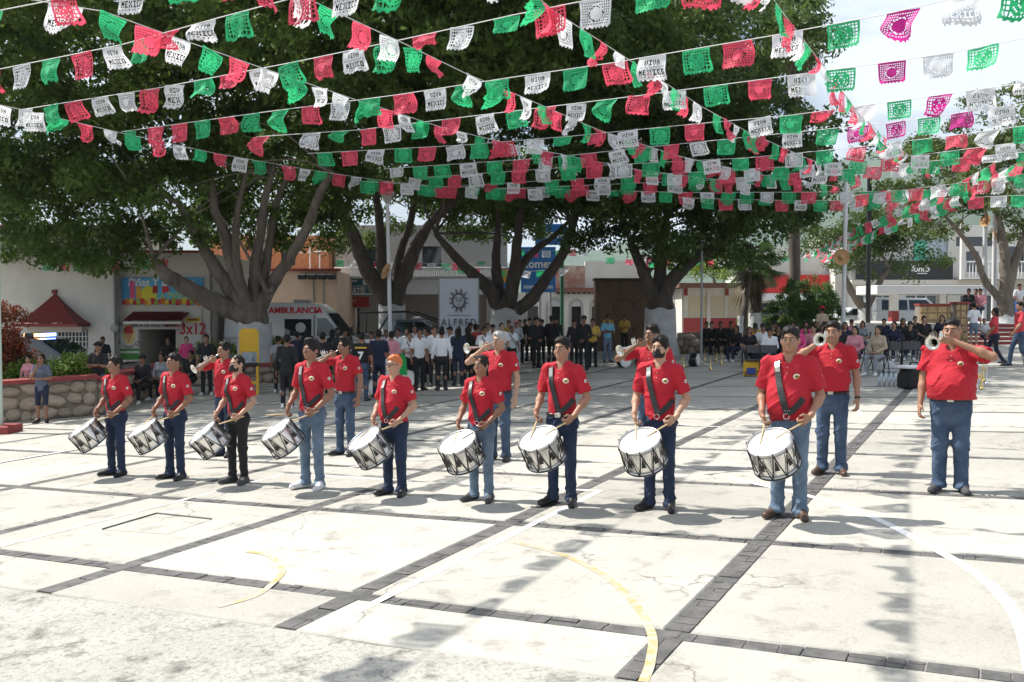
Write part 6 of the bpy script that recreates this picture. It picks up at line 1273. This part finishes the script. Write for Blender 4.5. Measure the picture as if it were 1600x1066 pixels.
for k in range(9):
    g = G(1374 + 7.5 * (k % 5) + 3 * (k // 5), 603 - 7 * (k // 5)); e = empty('water_bottle', (g.x, g.y, g.z), R(30 * k), 'small clear water bottle in the cluster beside the equipment bag', 'bottle', 'water bottles by the bag')
    MB().lathe([(0, 0), (.035, .002), (.036, .15), (.030, .18), (.014, .205), (.014, .21)], 12).build('bottle_body', M_CLEAR, e); MB().lathe([(0, .232), (.015, .232), (.015, .208)], 10).build('bottle_cap', M_BLUES, e)
g = G(1174, 588); bp = empty('backpack', (g.x, g.y, g.z), R(-15), 'yellow and blue backpack on the floor before the seated audience', 'bag'); bevel(MB().box(-.22, .22, -.14, .14, 0, .42).build('body', M_YEL, bp), .06); MB().box(-.12, .12, -.19, -.142, .05, .24, .02).build('pocket', mat('blue_cloth', (.05, .07, .30), .8), bp)
g = G(1385, 582); bp = empty('white_bag', (g.x, g.y, g.z), R(10), 'white plastic bag under the folding chairs', 'bag'); bevel(MB().prism([(-.25, 0), (.25, 0), (.22, .22), (.05, .32), (-.18, .25)], -.12, .12).build('body', M_WHITEC, bp), .05); MB().tube([(-.08, 0, .28), (0, 0, .40), (.07, 0, .29)], .012, 6).build('handle', M_WHITEC, bp)
# ================================================================== papel picado: cut-paper flags on strings
FONT = {'V': '101101101101010', 'I': '111010010010111', 'A': '010101111101101', 'M': '101111111101101', 'E': '111100110100111', 'X': '101101010101101', 'C': '111100100100111', 'O': '111101101101111'}
NXF, NZF = 29, 22
def word(mask, s, row, scale=1):
    w = len(s) * 4 - 1; c0 = (NXF - w) // 2
    for k, ch in enumerate(s):
        for i, b in enumerate(FONT[ch]):
            if b == '1': mask[row + i // 3, c0 + k * 4 + i % 3] = False
def flag_mask(kind):
    m = np.ones((NZF, NXF), bool)
    if kind == 'text':
        word(m, 'VIVA', 3); word(m, 'MEXICO', 12)
        for c in range(2, NXF - 2, 2): m[9 + (c // 2) % 2, c] = False
        for c in range(2, NXF - 2, 3): m[18, c] = False
    else:
        for r in range(2, NZF - 4):
            for c in range(2, NXF - 2):
                dx, dz = (c - (NXF - 1) / 2) / 9.0, (r - 10.5) / 8.0; q = dx * dx + dz * dz
                if kind == 'lattice' and (r + c) % 2 == 0 and (r % 2 == 0) and q > .75: m[r, c] = False
                if kind == 'lattice' and .42 < q < .62 and (r + 2 * c) % 3: m[r, c] = False
                if kind == 'oval' and q > 1.0 and (r % 3 != 0) and (c % 3 != 0): m[r, c] = False
                if kind == 'oval' and (.10 < q < .20 or .45 < q < .55) and (r + c) % 2: m[r, c] = False
        for c in range(3, NXF - 3, 2): m[NZF - 4, c] = False
    for c in range(NXF):
        k = c % 4; m[NZF - 1, c] = k in (1, 2); 
    for c in (0, NXF - 1): m[NZF - 2:, c] = False
    return m
FW, FH = .43, .335
def flag_mesh(kind, bend, seed):
    m = flag_mask(kind); r = random.Random(seed); ph = [r.uniform(0, 6.3) for _ in range(4)]; tap = r.uniform(.02, .10); tw = r.uniform(-.12, .12)
    V = []; 
    for j in range(NZF + 1):
        for i in range(NXF + 1):
            u, w = i / NXF - .5, j / NZF; x = u * FW * (1 - tap * w); z = -w * FH; y = bend * (.05 * math.sin(3.1 * u * 2 + ph[0]) * w + .06 * math.sin(4 * w + ph[1]) * w + tw * u * w) + .008 * math.sin(9 * u + ph[2] + 5 * w)
            if bend > 1.6: x += .10 * w * math.sin(ph[3]); z = -FH * (w - .42 * w * w * (.6 + math.sin(ph[3] + 3 * u)))   # caught by the wind
            V.append((x, y, z))
    used = {}; vs = []; fs = []
    def vid(k):
        if k not in used: used[k] = len(vs); vs.append(V[k])
        return used[k]
    for j in range(NZF):
        for i in range(NXF):
            if m[j, i]: a = j * (NXF + 1) + i; fs.append([vid(a), vid(a + 1), vid(a + NXF + 2), vid(a + NXF + 1)])
    return np_mesh('paper_flag', np.array(vs), np.array(fs), MPAPER[0], True)
MPAPER = [mat('red_tissue_paper', (.80, .085, .15), .8, trans=.42, rand=.12), mat('green_tissue_paper', (.035, .50, .20), .8, trans=.42, rand=.12), mat('white_tissue_paper', (.76, .77, .80), .8, trans=.42, rand=.04), mat('magenta_tissue_paper', (.62, .03, .30), .8, trans=.5, rand=.1)]
FLAGM = {k: [flag_mesh(k, b, 31 * i + len(k)) for i, b in enumerate((.5, 1.0, 1.4, 1.9))] for k in ('text', 'lattice', 'oval')}
M_CORD = mat('white_cord', (.62, .62, .62), .7); rf = random.Random(5)
def bunting(way, label, group, z=5.8, spacing=.66, jump=0, magenta=False, wild=.22, sag=.10, ext=(0, 0)):
    """way: points of the string seen in the photograph, at the height z it hangs"""
    zz = z if hasattr(z, '__len__') else [z] * len(way); P_ = [atz(p[0], p[1], q) for p, q in zip(way, zz)]
    if ext[0]: P_.insert(0, P_[0] - (P_[1] - P_[0]).normalized() * ext[0])
    if ext[1]: P_.append(P_[-1] + (P_[-1] - P_[-2]).normalized() * ext[1])
    pts = []
    for a, b in zip(P_, P_[1:]):
        n = max(2, int((b - a).length / .5))
        for k in range(n): t = k / n; pts.append(a.lerp(b, t))
    pts.append(P_[-1]); o = pts[0].copy(); e = empty('bunting_string', o, 0, label, 'bunting', group)
    MB().tube([p - o for p in pts], .0065, 4, False, False).build('cord', M_CORD, e)
    s = rf.uniform(.1, .5); acc = 0; ci = rf.randrange(3)
    for a, b in zip(pts, pts[1:]):
        L = (b - a).length; d = (b - a).normalized()
        while s < acc + L:
            p = a + d * (s - acc); c = ci % 3 if rf.random() > .08 else rf.randrange(3); m = MPAPER[[0, 2, 1][c]]
            if magenta and c == 0 and p.x > p.y * .36: m = MPAPER[3]
            kind = 'text' if c == 1 and rf.random() < .6 else rf.choice(('lattice', 'oval')); var = 3 if rf.random() < wild * .5 else rf.randrange(3)
            f = link('paper_flag', FLAGM[kind][var], e, p - o - Vector((0, 0, .005)), m=m)
            az = math.atan2(d.y, d.x)
            if d.x < 0: az += math.pi
            swing = rf.gauss(0, .16) + .10
            f.rotation_euler = (Matrix.Rotation(az + rf.gauss(0, .06), 3, 'Z') @ Matrix.Rotation(math.atan2(d.z, math.hypot(d.x, d.y)) * (1 if d.x >= 0 else -1) * -1, 3, 'Y') @ Matrix.Rotation(swing, 3, 'X') @ Matrix.Rotation(rf.gauss(0, .07), 3, 'Y')).to_euler()
            sc = rf.uniform(.92, 1.06); f.scale = (sc, 1, sc * (1 if rf.random() > wild * .4 else rf.uniform(.45, .8)))
            ci += 1; s += spacing * rf.uniform(.88, 1.14) * (1 if rf.random() > .05 else 1.8)
        acc += L
LA = 'string of red, green and white cut-paper flags stretched over the plaza'; GA_ = 'bunting strings across the plaza'
LBn = 'string of cut-paper flags running away over the plaza, its flags seen edge-on'; GB_ = 'bunting strings running away from the viewer'
for way, mg in (([(-40, 24), (64, 4), (150, -15)], 0), ([(-40, 116), (190, 70), (345, 27), (470, -6)], 0), ([(30, 172), (250, 137), (461, 97), (633, 61), (800, 24), (960, -8)], 0), ([(190, 206), (400, 177), (616, 149), (800, 121), (959, 98), (1200, 57), (1376, 24), (1500, -4)], 1),
    ([(400, 214), (562, 203), (800, 174), (1003, 149), (1200, 123), (1369, 100), (1484, 83), (1640, 52)], 1), ([(480, 240), (721, 227), (891, 213), (1084, 194), (1237, 180), (1409, 157), (1571, 134), (1660, 121)], 1), ([(600, 264), (851, 247), (1033, 228), (1200, 211), (1399, 191), (1600, 162), (1660, 153)], 1),
    ([(640, 279), (908, 260), (1165, 247), (1332, 231), (1511, 209), (1660, 188)], 0), ([(720, 290), (1000, 274), (1240, 260), (1440, 242), (1660, 214)], 0), ([(760, 296), (1100, 282), (1350, 262), (1660, 232)], 0)):
    bunting(way, LA if not mg else LA.replace('red, green and white', 'red, green, white and a few magenta'), GA_, 5.8, .68, magenta=bool(mg), ext=(0, 13 if way[-1][0] < 1000 else 2))
for way in ([(-30, 158), (37, 172), (190, 208), (338, 240), (480, 265), (600, 283), (700, 293)], [(40, -2), (162, 18), (250, 50), (400, 103), (559, 157), (687, 198), (800, 226), (1000, 266), (1180, 288)], [(485, 0), (549, 30), (633, 69), (728, 115), (824, 155), (935, 203), (1057, 243), (1200, 276), (1310, 292)],
    [(845, 0), (868, 19), (979, 91), (1097, 167), (1168, 206), (1260, 247), (1350, 280)], [(1205, -6), (1227, 25), (1288, 105), (1335, 169), (1379, 213), (1420, 243), (1470, 264)]):
    bunting(way, LBn, GB_, 5.8, .62, wild=.35, ext=(8 if way[0][0] > 400 else 0, 0))
bunting([(560, 283), (700, 292), (901, 297), (1087, 301), (1330, 300), (1480, 296)], 'far string of small paper flags hanging before the dark tree crowns', 'far bunting strings', 5.7, .6)
bunting([(1060, 309), (1200, 313), (1400, 314), (1640, 303)], 'far string of small paper flags hanging before the dark tree crowns', 'far bunting strings', 5.5, .62)
for way in ([(1262, 398), (1345, 352), (1420, 322), (1495, 287), (1560, 252)], [(1290, 400), (1375, 356), (1450, 326), (1520, 292), (1600, 250)]): bunting(way, 'string of cut-paper flags sloping up from the round bush to the flagpoles', 'bunting by the flagpoles', [4.6, 4.9, 5.2, 5.5, 5.7], .52, wild=.4)
bunting([(1330, 306), (1420, 296), (1520, 284), (1660, 262)], 'short string of cut-paper flags before the feathery tree', 'bunting before the feathery tree', 5.4, .6)
for way, d in (([(520, 406), (600, 410), (700, 412), (770, 408)], 47), ([(690, 414), (770, 422), (830, 424), (900, 418)], 47), ([(800, 390), (860, 392), (930, 388)], 47), ([(950, 402), (1010, 408), (1070, 405)], 50), ([(1090, 405), (1180, 410), (1260, 392), (1330, 385)], 55), ([(60, 408), (140, 412), (260, 405)], 35.3)):
    P0 = [at(a, b, d) for a, b in way]; bunting(way, 'string of small paper flags over the street behind the trees', 'bunting over the street', [p.z for p in P0], .62)
# ================================================================== onlookers, musicians of other bands and audience
C_DARK = M_BLACKC; C_NAVY = mat('navy_cloth', (.012, .018, .045), .85, var=.2); C_YEL = mat('mustard_shirt', (.55, .36, .06), .85, var=.1); C_PINK = mat('pink_cloth', (.62, .26, .32), .85, var=.1); C_HOT = mat('hot_pink_cloth', (.68, .06, .22), .85, var=.1)
C_BLUE = mat('sky_blue_shirt', (.16, .42, .58), .85, var=.1); C_GREYC = mat('grey_cloth', (.25, .27, .30), .85, var=.1); C_SLATE = mat('slate_dress', (.10, .12, .17), .85, var=.1); C_LGREY = mat('pale_grey_jacket', (.45, .47, .52), .85, var=.1); C_TAN = mat('tan_cloth', (.42, .34, .25), .85, var=.1); C_ROYAL = mat('royal_blue_cloth', (.02, .10, .42), .8)
ARMS = {'down': None, 'front': {-1: ((-.25, .03, 1.14), (-.07, -.17, .98)), 1: ((.25, .03, 1.14), (.07, -.17, .98))}, 'cross': {-1: ((-.25, -.03, 1.15), (.06, -.21, 1.17)), 1: ((.25, -.03, 1.15), (-.06, -.24, 1.20))},
        'chin': {-1: ((-.22, -.10, 1.14), (-.03, -.17, 1.47)), 1: ((.24, -.04, 1.14), (-.06, -.22, 1.13))}, 'carry': {-1: ((-.25, .02, 1.14), (-.12, -.23, 1.10)), 1: ((.25, .02, 1.14), (.10, -.25, 1.16))},
        'lap': {-1: ((-.235, -.03, .76), (-.09, -.25, .64)), 1: ((.235, -.03, .76), (.09, -.26, .64))}, 'swing': {-1: ((-.24, .12, 1.15), (-.25, .10, .90)), 1: ((.24, -.10, 1.15), (.22, -.24, .95))}}
ARCH = {}
def arch(pose, sex, hairk, sleeve_long, lower):
    key = (pose, sex, sleeve_long, lower)
    if key not in ARCH:
        kw = dict(H=1.75, female=sex == 'f', arms=ARMS[pose], h=.018, detail=False, long_sleeve=sleeve_long, seed=len(ARCH), build=.96 if sex == 'm' else .9, hair='none', curl={-1: .6, 1: .6})
        if lower == 'sit': kw['legs'] = SIT
        if lower == 'walk': kw['legs'] = WALK
        if lower == 'shorts': kw['shorts'] = .50
        if lower == 'dress': kw['skirt'] = True; kw['shorts'] = .38; kw['hem'] = .72
        if lower == 'cropped': kw['shorts'] = .30; kw['hem'] = .72
        P = person_parts(**kw); ARCH[key] = {k: np_mesh(k.rstrip('-1'), v[0], v[1], M_SKINS[0], True) for k, v in P.items() if not k.startswith('_') and k != 'hair'}
    hk = ('H', hairk, lower == 'sit')
    if hk not in ARCH:
        P = person_parts(H=1.75, h=.05, detail=False, hair=hairk, legs=SIT if lower == 'sit' else STAND); ARCH[hk] = {k: np_mesh(k, P[k][0], P[k][1], M_HAIR, True) for k in ('hair', 'cap') if k in P}
        if True:
            T = P['_T']; mb = MB()
            for sx in (-1, 1): mb.ball(T((sx * .033, -.086, 1.646)), (.012, .008, .006), 6, 4); mb.tube([T((sx * .018, -.102, 1.664)), T((sx * .05, -.094, 1.664))], .004, 4)
            ARCH[hk]['eyes'] = mb.mesh('eyes', M_IRIS)
    return ARCH[key], ARCH[hk]
def onlooker(pos, face, pose, shirt, trousers, label, group, H=1.66, sex='m', hair='short', skin=0, long=False, lower='stand', shoes=M_LEATHER, hair_m=None, cap_m=None):
    A, B = arch(pose, sex, hair, long, lower); s = H / 1.75; e = empty('person', pos, R(face), label, 'person', group); e.scale = (s, s, s)
    link('body', A['body'], e, m=M_SKINS[skin]); link('shirt', A['shirt'], e, m=shirt); link('trousers', A['trousers'], e, m=trousers)
    for k in ('shoe-1', 'shoe1'): link('shoe', A[k], e, m=shoes)
    if 'hair' in B: link('hair', B['hair'], e, m=hair_m or M_HAIR)
    if 'cap' in B: link('cap', B['cap'], e, m=cap_m or M_BLACKC)
    link('face_features', B['eyes'], e)
    return e
def gp(px, d): x = X(px, d); return Vector((x, d, gz(x)))
WS = 'white-shirted student band in the shade'; rc = random.Random(12)
# named people at the left
onlooker(G(66, 661), 5, 'chin', C_SLATE, C_NAVY, 'woman in slate grey top with hand on chin before the planter', 'onlookers at the left', 1.52, 'f', 'long', 1, lower='cropped')
P0 = G(20, 655) + Vector((0, .75, .88)); kid = onlooker(P0 - Vector((0, 0, .40)), -10, 'lap', C_PINK, C_HOT, 'child in pink sitting on the planter wall', 'onlookers at the left', 1.25, 'f', 'bun', 2, lower='sit')
onlooker(G(155, 645), -8, 'cross', C_DARK, M_LJEAN, 'man in black shirt and cap with crossed arms leaning at the planter corner', 'onlookers at the left', 1.70, 'm', 'cap', 1)
onlooker(gp(160, 33.5), 20, 'down', C_DARK, C_DARK, 'man in black standing by the white wall near the ice-cream sign', 'onlookers at the left', 1.72, 'm', 'short', 3)
onlooker(gp(262, 35.2), 15, 'front', C_DARK, C_NAVY, 'shop worker in black standing in the paleta shop doorway', 'onlookers at the left', 1.6, 'm', 'short', 1)
onlooker(gp(216, 37.5), 0, 'down', C_GREYC, C_DARK, 'person in grey inside the dark shop doorway', 'onlookers at the left', 1.7, 'm', 'cap', 2, cap_m=M_WHITEC)
onlooker(gp(291, 33.0), 25, 'front', C_HOT, C_DARK, 'woman in hot pink top before the price panel', 'onlookers at the left', 1.62, 'f', 'tied', 2, True)
onlooker(gp(322, 27.2), 8, 'down', C_DARK, C_DARK, 'man in black polo and black trousers with white shoes standing by the bench wall', 'onlookers at the left', 1.72, 'm', 'short', 1, shoes=M_WSHOE)
for px, d, lab, hr_, sx_ in ((298, 27.4, 'bearded man in black seated on the bench wall', 'short', 'm'), (222, 25.4, 'person in black cap seated near the truck bumper', 'cap', 'm'), (252, 26.4, 'person in dark clothes seated with light sleeves beside the doorway', 'long', 'f')):
    onlooker(gp(px, d), -10, 'lap', C_DARK if px != 252 else C_GREYC, C_DARK, lab, 'onlookers at the left', 1.66, sx_, hr_, 1, True, 'sit', M_WSHOE)
# loose group before the ambulance
onlooker(G(436, 614), 165, 'down', C_GREYC, C_DARK, 'girl with hair bun and pink sweater round her waist by the ambulance', 'people before the ambulance', 1.6, 'f', 'bun', 1, shoes=M_WSHOE)
w_ = onlooker(G(452, 606), 150, 'front', C_PINK, C_DARK, 'girl in pale pink sweater seen from behind', 'people before the ambulance', 1.55, 'f', 'long', 1, True)
onlooker(G(449, 638), 178, 'down', C_DARK, C_DARK, 'slim person all in black with white shoes, back turned', 'people before the ambulance', 1.70, 'm', 'short', 3, True, shoes=M_WSHOE)
onlooker(G(505, 622), 172, 'down', C_DARK, C_DARK, 'person in black T-shirt with back turned beside the curly-haired trumpeter', 'people before the ambulance', 1.68, 'm', 'short', 1)
j7 = onlooker(G(566, 627), 176, 'down', C_DARK, M_JEAN, 'person in black sports jersey with number seven on the back', 'people before the ambulance', 1.66, 'm', 'buzz', 1)
text('7', .26, M_WTXT, j7, (0, .165, 1.17), (math.pi / 2, 0, math.pi), 'jersey_number', bold=.012); MB().box(-.15, .15, .125, .14, 1.36, 1.40).build('jersey_name_band', M_YEL, j7)
onlooker(G(592, 622), 190, 'down', C_NAVY, C_NAVY, 'person in dark navy beside the number seven jersey', 'people before the ambulance', 1.7, 'm', 'short', 3)
onlooker(G(612, 612), 185, 'front', C_PINK, M_WHITEC, 'woman in pale pink top and white trousers with a green bag', 'people before the ambulance', 1.62, 'f', 'short', 1, True, shoes=M_WSHOE)
g = G(629, 612); gb = empty('shopping_bag', (g.x, g.y, g.z + .45), 0, 'bright green plastic bag hanging beside the white trousers', 'bag'); MB().prism([(-.13, 0), (.13, 0), (.10, .42), (.03, .55), (-.03, .55), (-.10, .42)], -.05, .05).build('bag_body', mat('green_plastic', (.02, .48, .10), .4, trans=.3), gb); MB().tube([(-.03, 0, .54), (0, 0, .62), (.03, 0, .54)], .012, 6).build('handle', MATS['green_plastic'], gb)
for px, d, fc in ((465, 31, 160), (480, 32.5, 200), (520, 30.5, 150), (540, 33, 10), (530, 27.5, 190)):
    onlooker(gp(px, d), fc, 'down', rc.choice((C_DARK, C_NAVY)), C_DARK, 'dark-clothed bystander standing in the shade beside the ambulance', 'dark-clothed bystanders', rc.uniform(1.6, 1.74), rc.choice('mf'), rc.choice(('short', 'long')), rc.randrange(4))
# student band: white shirts, dark trousers
wspots = [(640, 27.5, 20, 'carry'), (655, 25.8, 30, 'down'), (668, 28.6, -20, 'front'), (678, 27.0, 30, 'down'), (690, 25.4, 190, 'down'), (622, 29.5, -15, 'down'), (648, 31, 10, 'front'), (703, 29.2, -30, 'down'), (730, 28.4, 15, 'front'), (745, 30.5, -20, 'down'), (757, 27.6, 20, 'front'),
          (770, 30.2, 0, 'down'), (784, 28.6, 25, 'front'), (716, 31.5, -15, 'down'), (735, 33, 15, 'down'), (762, 33, 0, 'front'), (664, 32.5, 0, 'down'), (690, 33, -10, 'down'), (800, 31.5, 20, 'down'), (580, 31, -15, 'down'), (603, 32, 15, 'front'), (636, 33.5, 0, 'down')]
for i, (px, d, fc, po) in enumerate(wspots):
    sx_ = 'f' if i % 3 != 1 else 'm'; back = fc > 90
    cap = i in (7, 11, 13, 14, 17); lab = ('student in white long-sleeved shirt and black trousers with back turned' if back else ('student in white shirt wearing a dark peaked cap' if cap else ('student in white shirt carrying something at chest height' if po == 'carry' else ('student in white shirt with hands clasped in front' if po == 'front' else 'student in white shirt and dark trousers with arms down, ' + ('hair tied back' if sx_ == 'f' else 'short hair')))))
    if not back and not cap and i % 2 == 0: lab += ', dark sash'
    e = onlooker(gp(px, d), fc, po, M_WHITEC, C_DARK, lab, WS, rc.uniform(1.54, 1.70), sx_, 'cap' if cap else ('tied' if sx_ == 'f' else 'short'), rc.randrange(4), back)
    if not back and not cap and i % 2 == 0:      # dark sash across the white shirt
        MB().tube([(-.11, -.075, 1.46), (-.05, -.15, 1.32), (.03, -.16, 1.18), (.13, -.12, 1.02)], .022, 5, True, True, .5).build('sash', M_STRAP, e)
onlooker(G(716, 603), 185, 'down', C_NAVY, C_NAVY, 'woman in dark blue jumpsuit standing with back turned by the student band', 'people among the students', 1.66, 'f', 'long', 1)
onlooker(gp(731, 27.8), 200, 'down', C_DARK, C_DARK, 'person with long black hair and black top among the white shirts', 'people among the students', 1.64, 'f', 'long', 3)
onlooker(gp(743, 29.4), 185, 'down', mat('dark_red_shirt', (.30, .03, .03), .85), C_DARK, 'person in dark red shirt among the student band', 'people among the students', 1.68, 'm', 'short', 1)
onlooker(G(806, 574), -10, 'front', C_LGREY, M_WHITEC, 'person in pale grey jacket, white trousers and pink cap', 'people among the students', 1.70, 'm', 'cap', 1, True, shoes=M_WSHOE, cap_m=C_PINK)
# black-uniformed and yellow-shirted musicians
for i, (px, py, fc) in enumerate(((838, 575, 40), (846, 571, -35), (862, 573, 160), (869, 566, 15), (827, 565, 0), (897, 574, 20), (912, 579, -25))):
    onlooker(G(px, py), fc, ('front', 'down')[i % 2], C_DARK, C_DARK, ('musician in black uniform and dark cap with ' + ('hands clasped, ' if i % 2 == 0 else 'arms down, ') + ('back turned' if fc > 90 else ('shoulders angled to one side' if fc > 20 else ('shoulders angled away' if fc < 0 else 'facing front')))) if i < 5 else 'musician in black uniform with pale braid standing before the arched doorways', 'black-uniformed musicians', (1.78, 1.68, 1.8, 1.7, 1.72, 1.66, 1.78)[i], 'm', 'cap', rc.randrange(4), True)
onlooker(G(926, 574), -10, 'carry', C_YEL, C_DARK, 'yellow-shirted musician holding something beside the black uniforms', 'yellow-shirted musicians', 1.66, 'm', 'short', 1)
onlooker(gp(950, 43), 0, 'down', C_YEL, C_DARK, 'yellow-shirted man half hidden behind the blue-shirted man', 'yellow-shirted musicians', 1.72, 'm', 'short', 1); onlooker(gp(976, 42.5), -10, 'carry', C_YEL, C_DARK, 'yellow-shirted musician standing alone against the stained wall', 'yellow-shirted musicians', 1.66, 'm', 'short', 1)
onlooker(G(949, 566), 10, 'cross', C_BLUE, M_LJEAN, 'man in sky-blue shirt and jeans with crossed arms', 'yellow-shirted musicians', 1.70, 'm', 'short', 3)
for px, d in ((812, 37), (820, 38.5), (795, 36)): onlooker(gp(px, d), 0, 'down', C_YEL if px != 812 else C_DARK, C_DARK, 'musician standing in deep shade behind the student band' , 'musicians in deep shade', 1.68, 'm', 'short', rc.randrange(4))
for k, (px, c) in enumerate(((1006, M_WHITEC), (1013, C_HOT))): onlooker(Vector((X(px, 55.5), 55.5, Z(440, 55.5) - .0)), 0, 'down', c, C_DARK, ('person in white' if k == 0 else 'person in red') + ' standing on the roof terrace behind the stained wall', 'people on the roof terrace', 1.6, 'f', 'long', 1)
# seated audience in rows, facing the band
def seat(px, d, face, shirt, tr, label, sex='f', hair='long', H=1.66, long=True, shoes=M_WSHOE, skin=None, cap_m=None):
    p = gp(px, d); onlooker(p, face, 'lap', shirt, tr, label, 'seated audience', H, sex, hair, rc.randrange(3) if skin is None else skin, long, 'sit', shoes, cap_m=cap_m); folding_chair(p.x, p.y, R(face), 'dark folding chair occupied by a spectator')
seat(1336, 25.2, -38, C_PINK, C_DARK, 'young woman in dusty pink top seated in the front row'); seat(1372, 24.6, -45, C_TAN, C_GREYC, 'woman in black and tan top with grey trousers seated in the front row')
CN = {C_DARK: 'black', M_WHITEC: 'white', C_PINK: 'pink', C_NAVY: 'navy', C_YEL: 'mustard', C_GREYC: 'grey', M_RED: 'red', C_HOT: 'hot pink'}
rowspec = [(27.5, [1204, 1226, 1248, 1270, 1292, 1312], [M_WHITEC, C_NAVY, C_HOT, C_PINK, M_WHITEC, C_DARK]), (29.8, [1170, 1192, 1214, 1258, 1282, 1322, 1396, 1424], [C_DARK, M_WHITEC, C_DARK, C_DARK, C_PINK, C_NAVY, C_NAVY, C_DARK]), (32.3, [1152, 1178, 1206, 1232, 1262, 1290, 1346, 1410, 1446, 1470], [C_DARK, C_YEL, C_YEL, M_WHITEC, C_HOT, C_DARK, C_GREYC, C_DARK, C_DARK, C_NAVY]), (35, [1182, 1210, 1240, 1276, 1330, 1384, 1430], [C_YEL, C_DARK, M_WHITEC, C_DARK, C_PINK, C_NAVY, C_DARK])]
for d, pxs, cs_ in rowspec:
    for px, c in zip(pxs, cs_):
        sx_ = rc.choice('mf'); hr_ = 'long' if sx_ == 'f' else rc.choice(('short', 'cap')); tr_ = rc.choice((C_DARK, C_NAVY, M_JEAN)); ls_ = rc.random() < .5
        seat(px + rc.uniform(-3, 3), d + rc.uniform(-.3, .3), rc.uniform(-45, -5), c, tr_, 'seated spectator with %s, %s %s top and %s on a folding chair' % ({'long': 'long hair', 'short': 'short hair', 'cap': 'dark cap'}[hr_], CN[c], 'long-sleeved' if ls_ else 'short-sleeved', {C_DARK: 'black trousers', C_NAVY: 'navy trousers', M_JEAN: 'blue jeans'}[tr_]), sx_, hr_, rc.uniform(1.55, 1.72), ls_)
for px, d in ((1112, 37.6), (1126, 37.4), (1142, 37.2), (1104, 37.8)): onlooker(gp(px, d), -5, 'lap', C_DARK, C_DARK, 'person in dark clothes sitting on the dark stone seat wall', 'people on the seat wall', 1.68, 'm', 'short', rc.randrange(4), True, 'sit')
for px, d in ((1395, 24.8), (1424, 24.6), (1470, 25.4), (1200, 25.6), (1178, 25.9)): p = gp(px, d); folding_chair(p.x, p.y, R(160 if px > 1300 else -20), 'empty dark folding chair at the front of the audience')
onlooker(gp(1284, 34), 200, 'down', C_TAN, C_DARK, 'man in pale shirt and red cap standing behind the audience', 'standing people near the audience', 1.75, 'm', 'cap', 1, cap_m=M_RED)
# people at the steps
onlooker(G(1553, 571), -100, 'swing', mat('coral_shirt', (.60, .05, .07), .85), C_NAVY, 'woman with long black hair in red shirt walking towards the audience', 'people near the steps', 1.58, 'f', 'long', 1, lower='walk', shoes=M_GSHOE)
onlooker(G(1592, 574), -95, 'swing', MATS['coral_shirt'], M_JEAN, 'man in red shirt and jeans walking at the picture edge', 'people near the steps', 1.72, 'm', 'buzz', 0, lower='walk', shoes=M_GSHOE)
onlooker(G(1521, 543), 170, 'down', M_WHITEC, M_LJEAN, 'woman in white sleeveless top and denim shorts at the foot of the steps', 'people near the steps', 1.62, 'f', 'bun', 2, lower='shorts', shoes=M_WSHOE)
onlooker(G(1537, 541), 0, 'lap', C_LGREY, C_NAVY, 'child in pale top sitting on the lowest step', 'people near the steps', 1.35, 'm', 'short', 1, lower='sit')
for px, dx, c, lab in ((1513, 39.6, C_DARK, 'person in black sitting on the platform edge above the steps'), (1524, 39.9, C_BLUE, 'person in blue sitting on the platform edge above the steps'), (1531, 39.5, C_PINK, 'person with pink top sitting low beside the flagpole')):
    p = gp(px, dx); onlooker(Vector((p.x, p.y, zp + .15)), -40, 'lap', c, C_NAVY, lab, 'people near the steps', 1.66, 'm', 'short', 1, True, 'sit')
p = gp(1592, 41); onlooker(Vector((p.x, p.y, zp)), 0, 'front', M_WHITEC, C_ROYAL, 'person in white top standing behind a blue cloth beside the feathery tree', 'people near the steps', 1.66, 'm', 'short', 1)
# ------------------------------------------------------------------ the hazy air between the plaza and the hills
hz_m = bpy.data.materials.new('pale_haze'); hz_m.use_nodes = True; hn = hz_m.node_tree.nodes; hn.clear()
ho_ = hn.new('ShaderNodeOutputMaterial'); pv = hn.new('ShaderNodeVolumePrincipled'); pv.inputs['Color'].default_value = (.80, .90, 1.0, 1); pv.inputs['Density'].default_value = .00016; pv.inputs['Anisotropy'].default_value = .3
hz_m.node_tree.links.new(pv.outputs['Volume'], ho_.inputs['Volume'])
try: hz_m.cycles.homogeneous_volume = True
except Exception: pass
tag(MB().box(-3100, 3100, -100, 4100, -12, 330).build('haze', hz_m), kind='stuff')
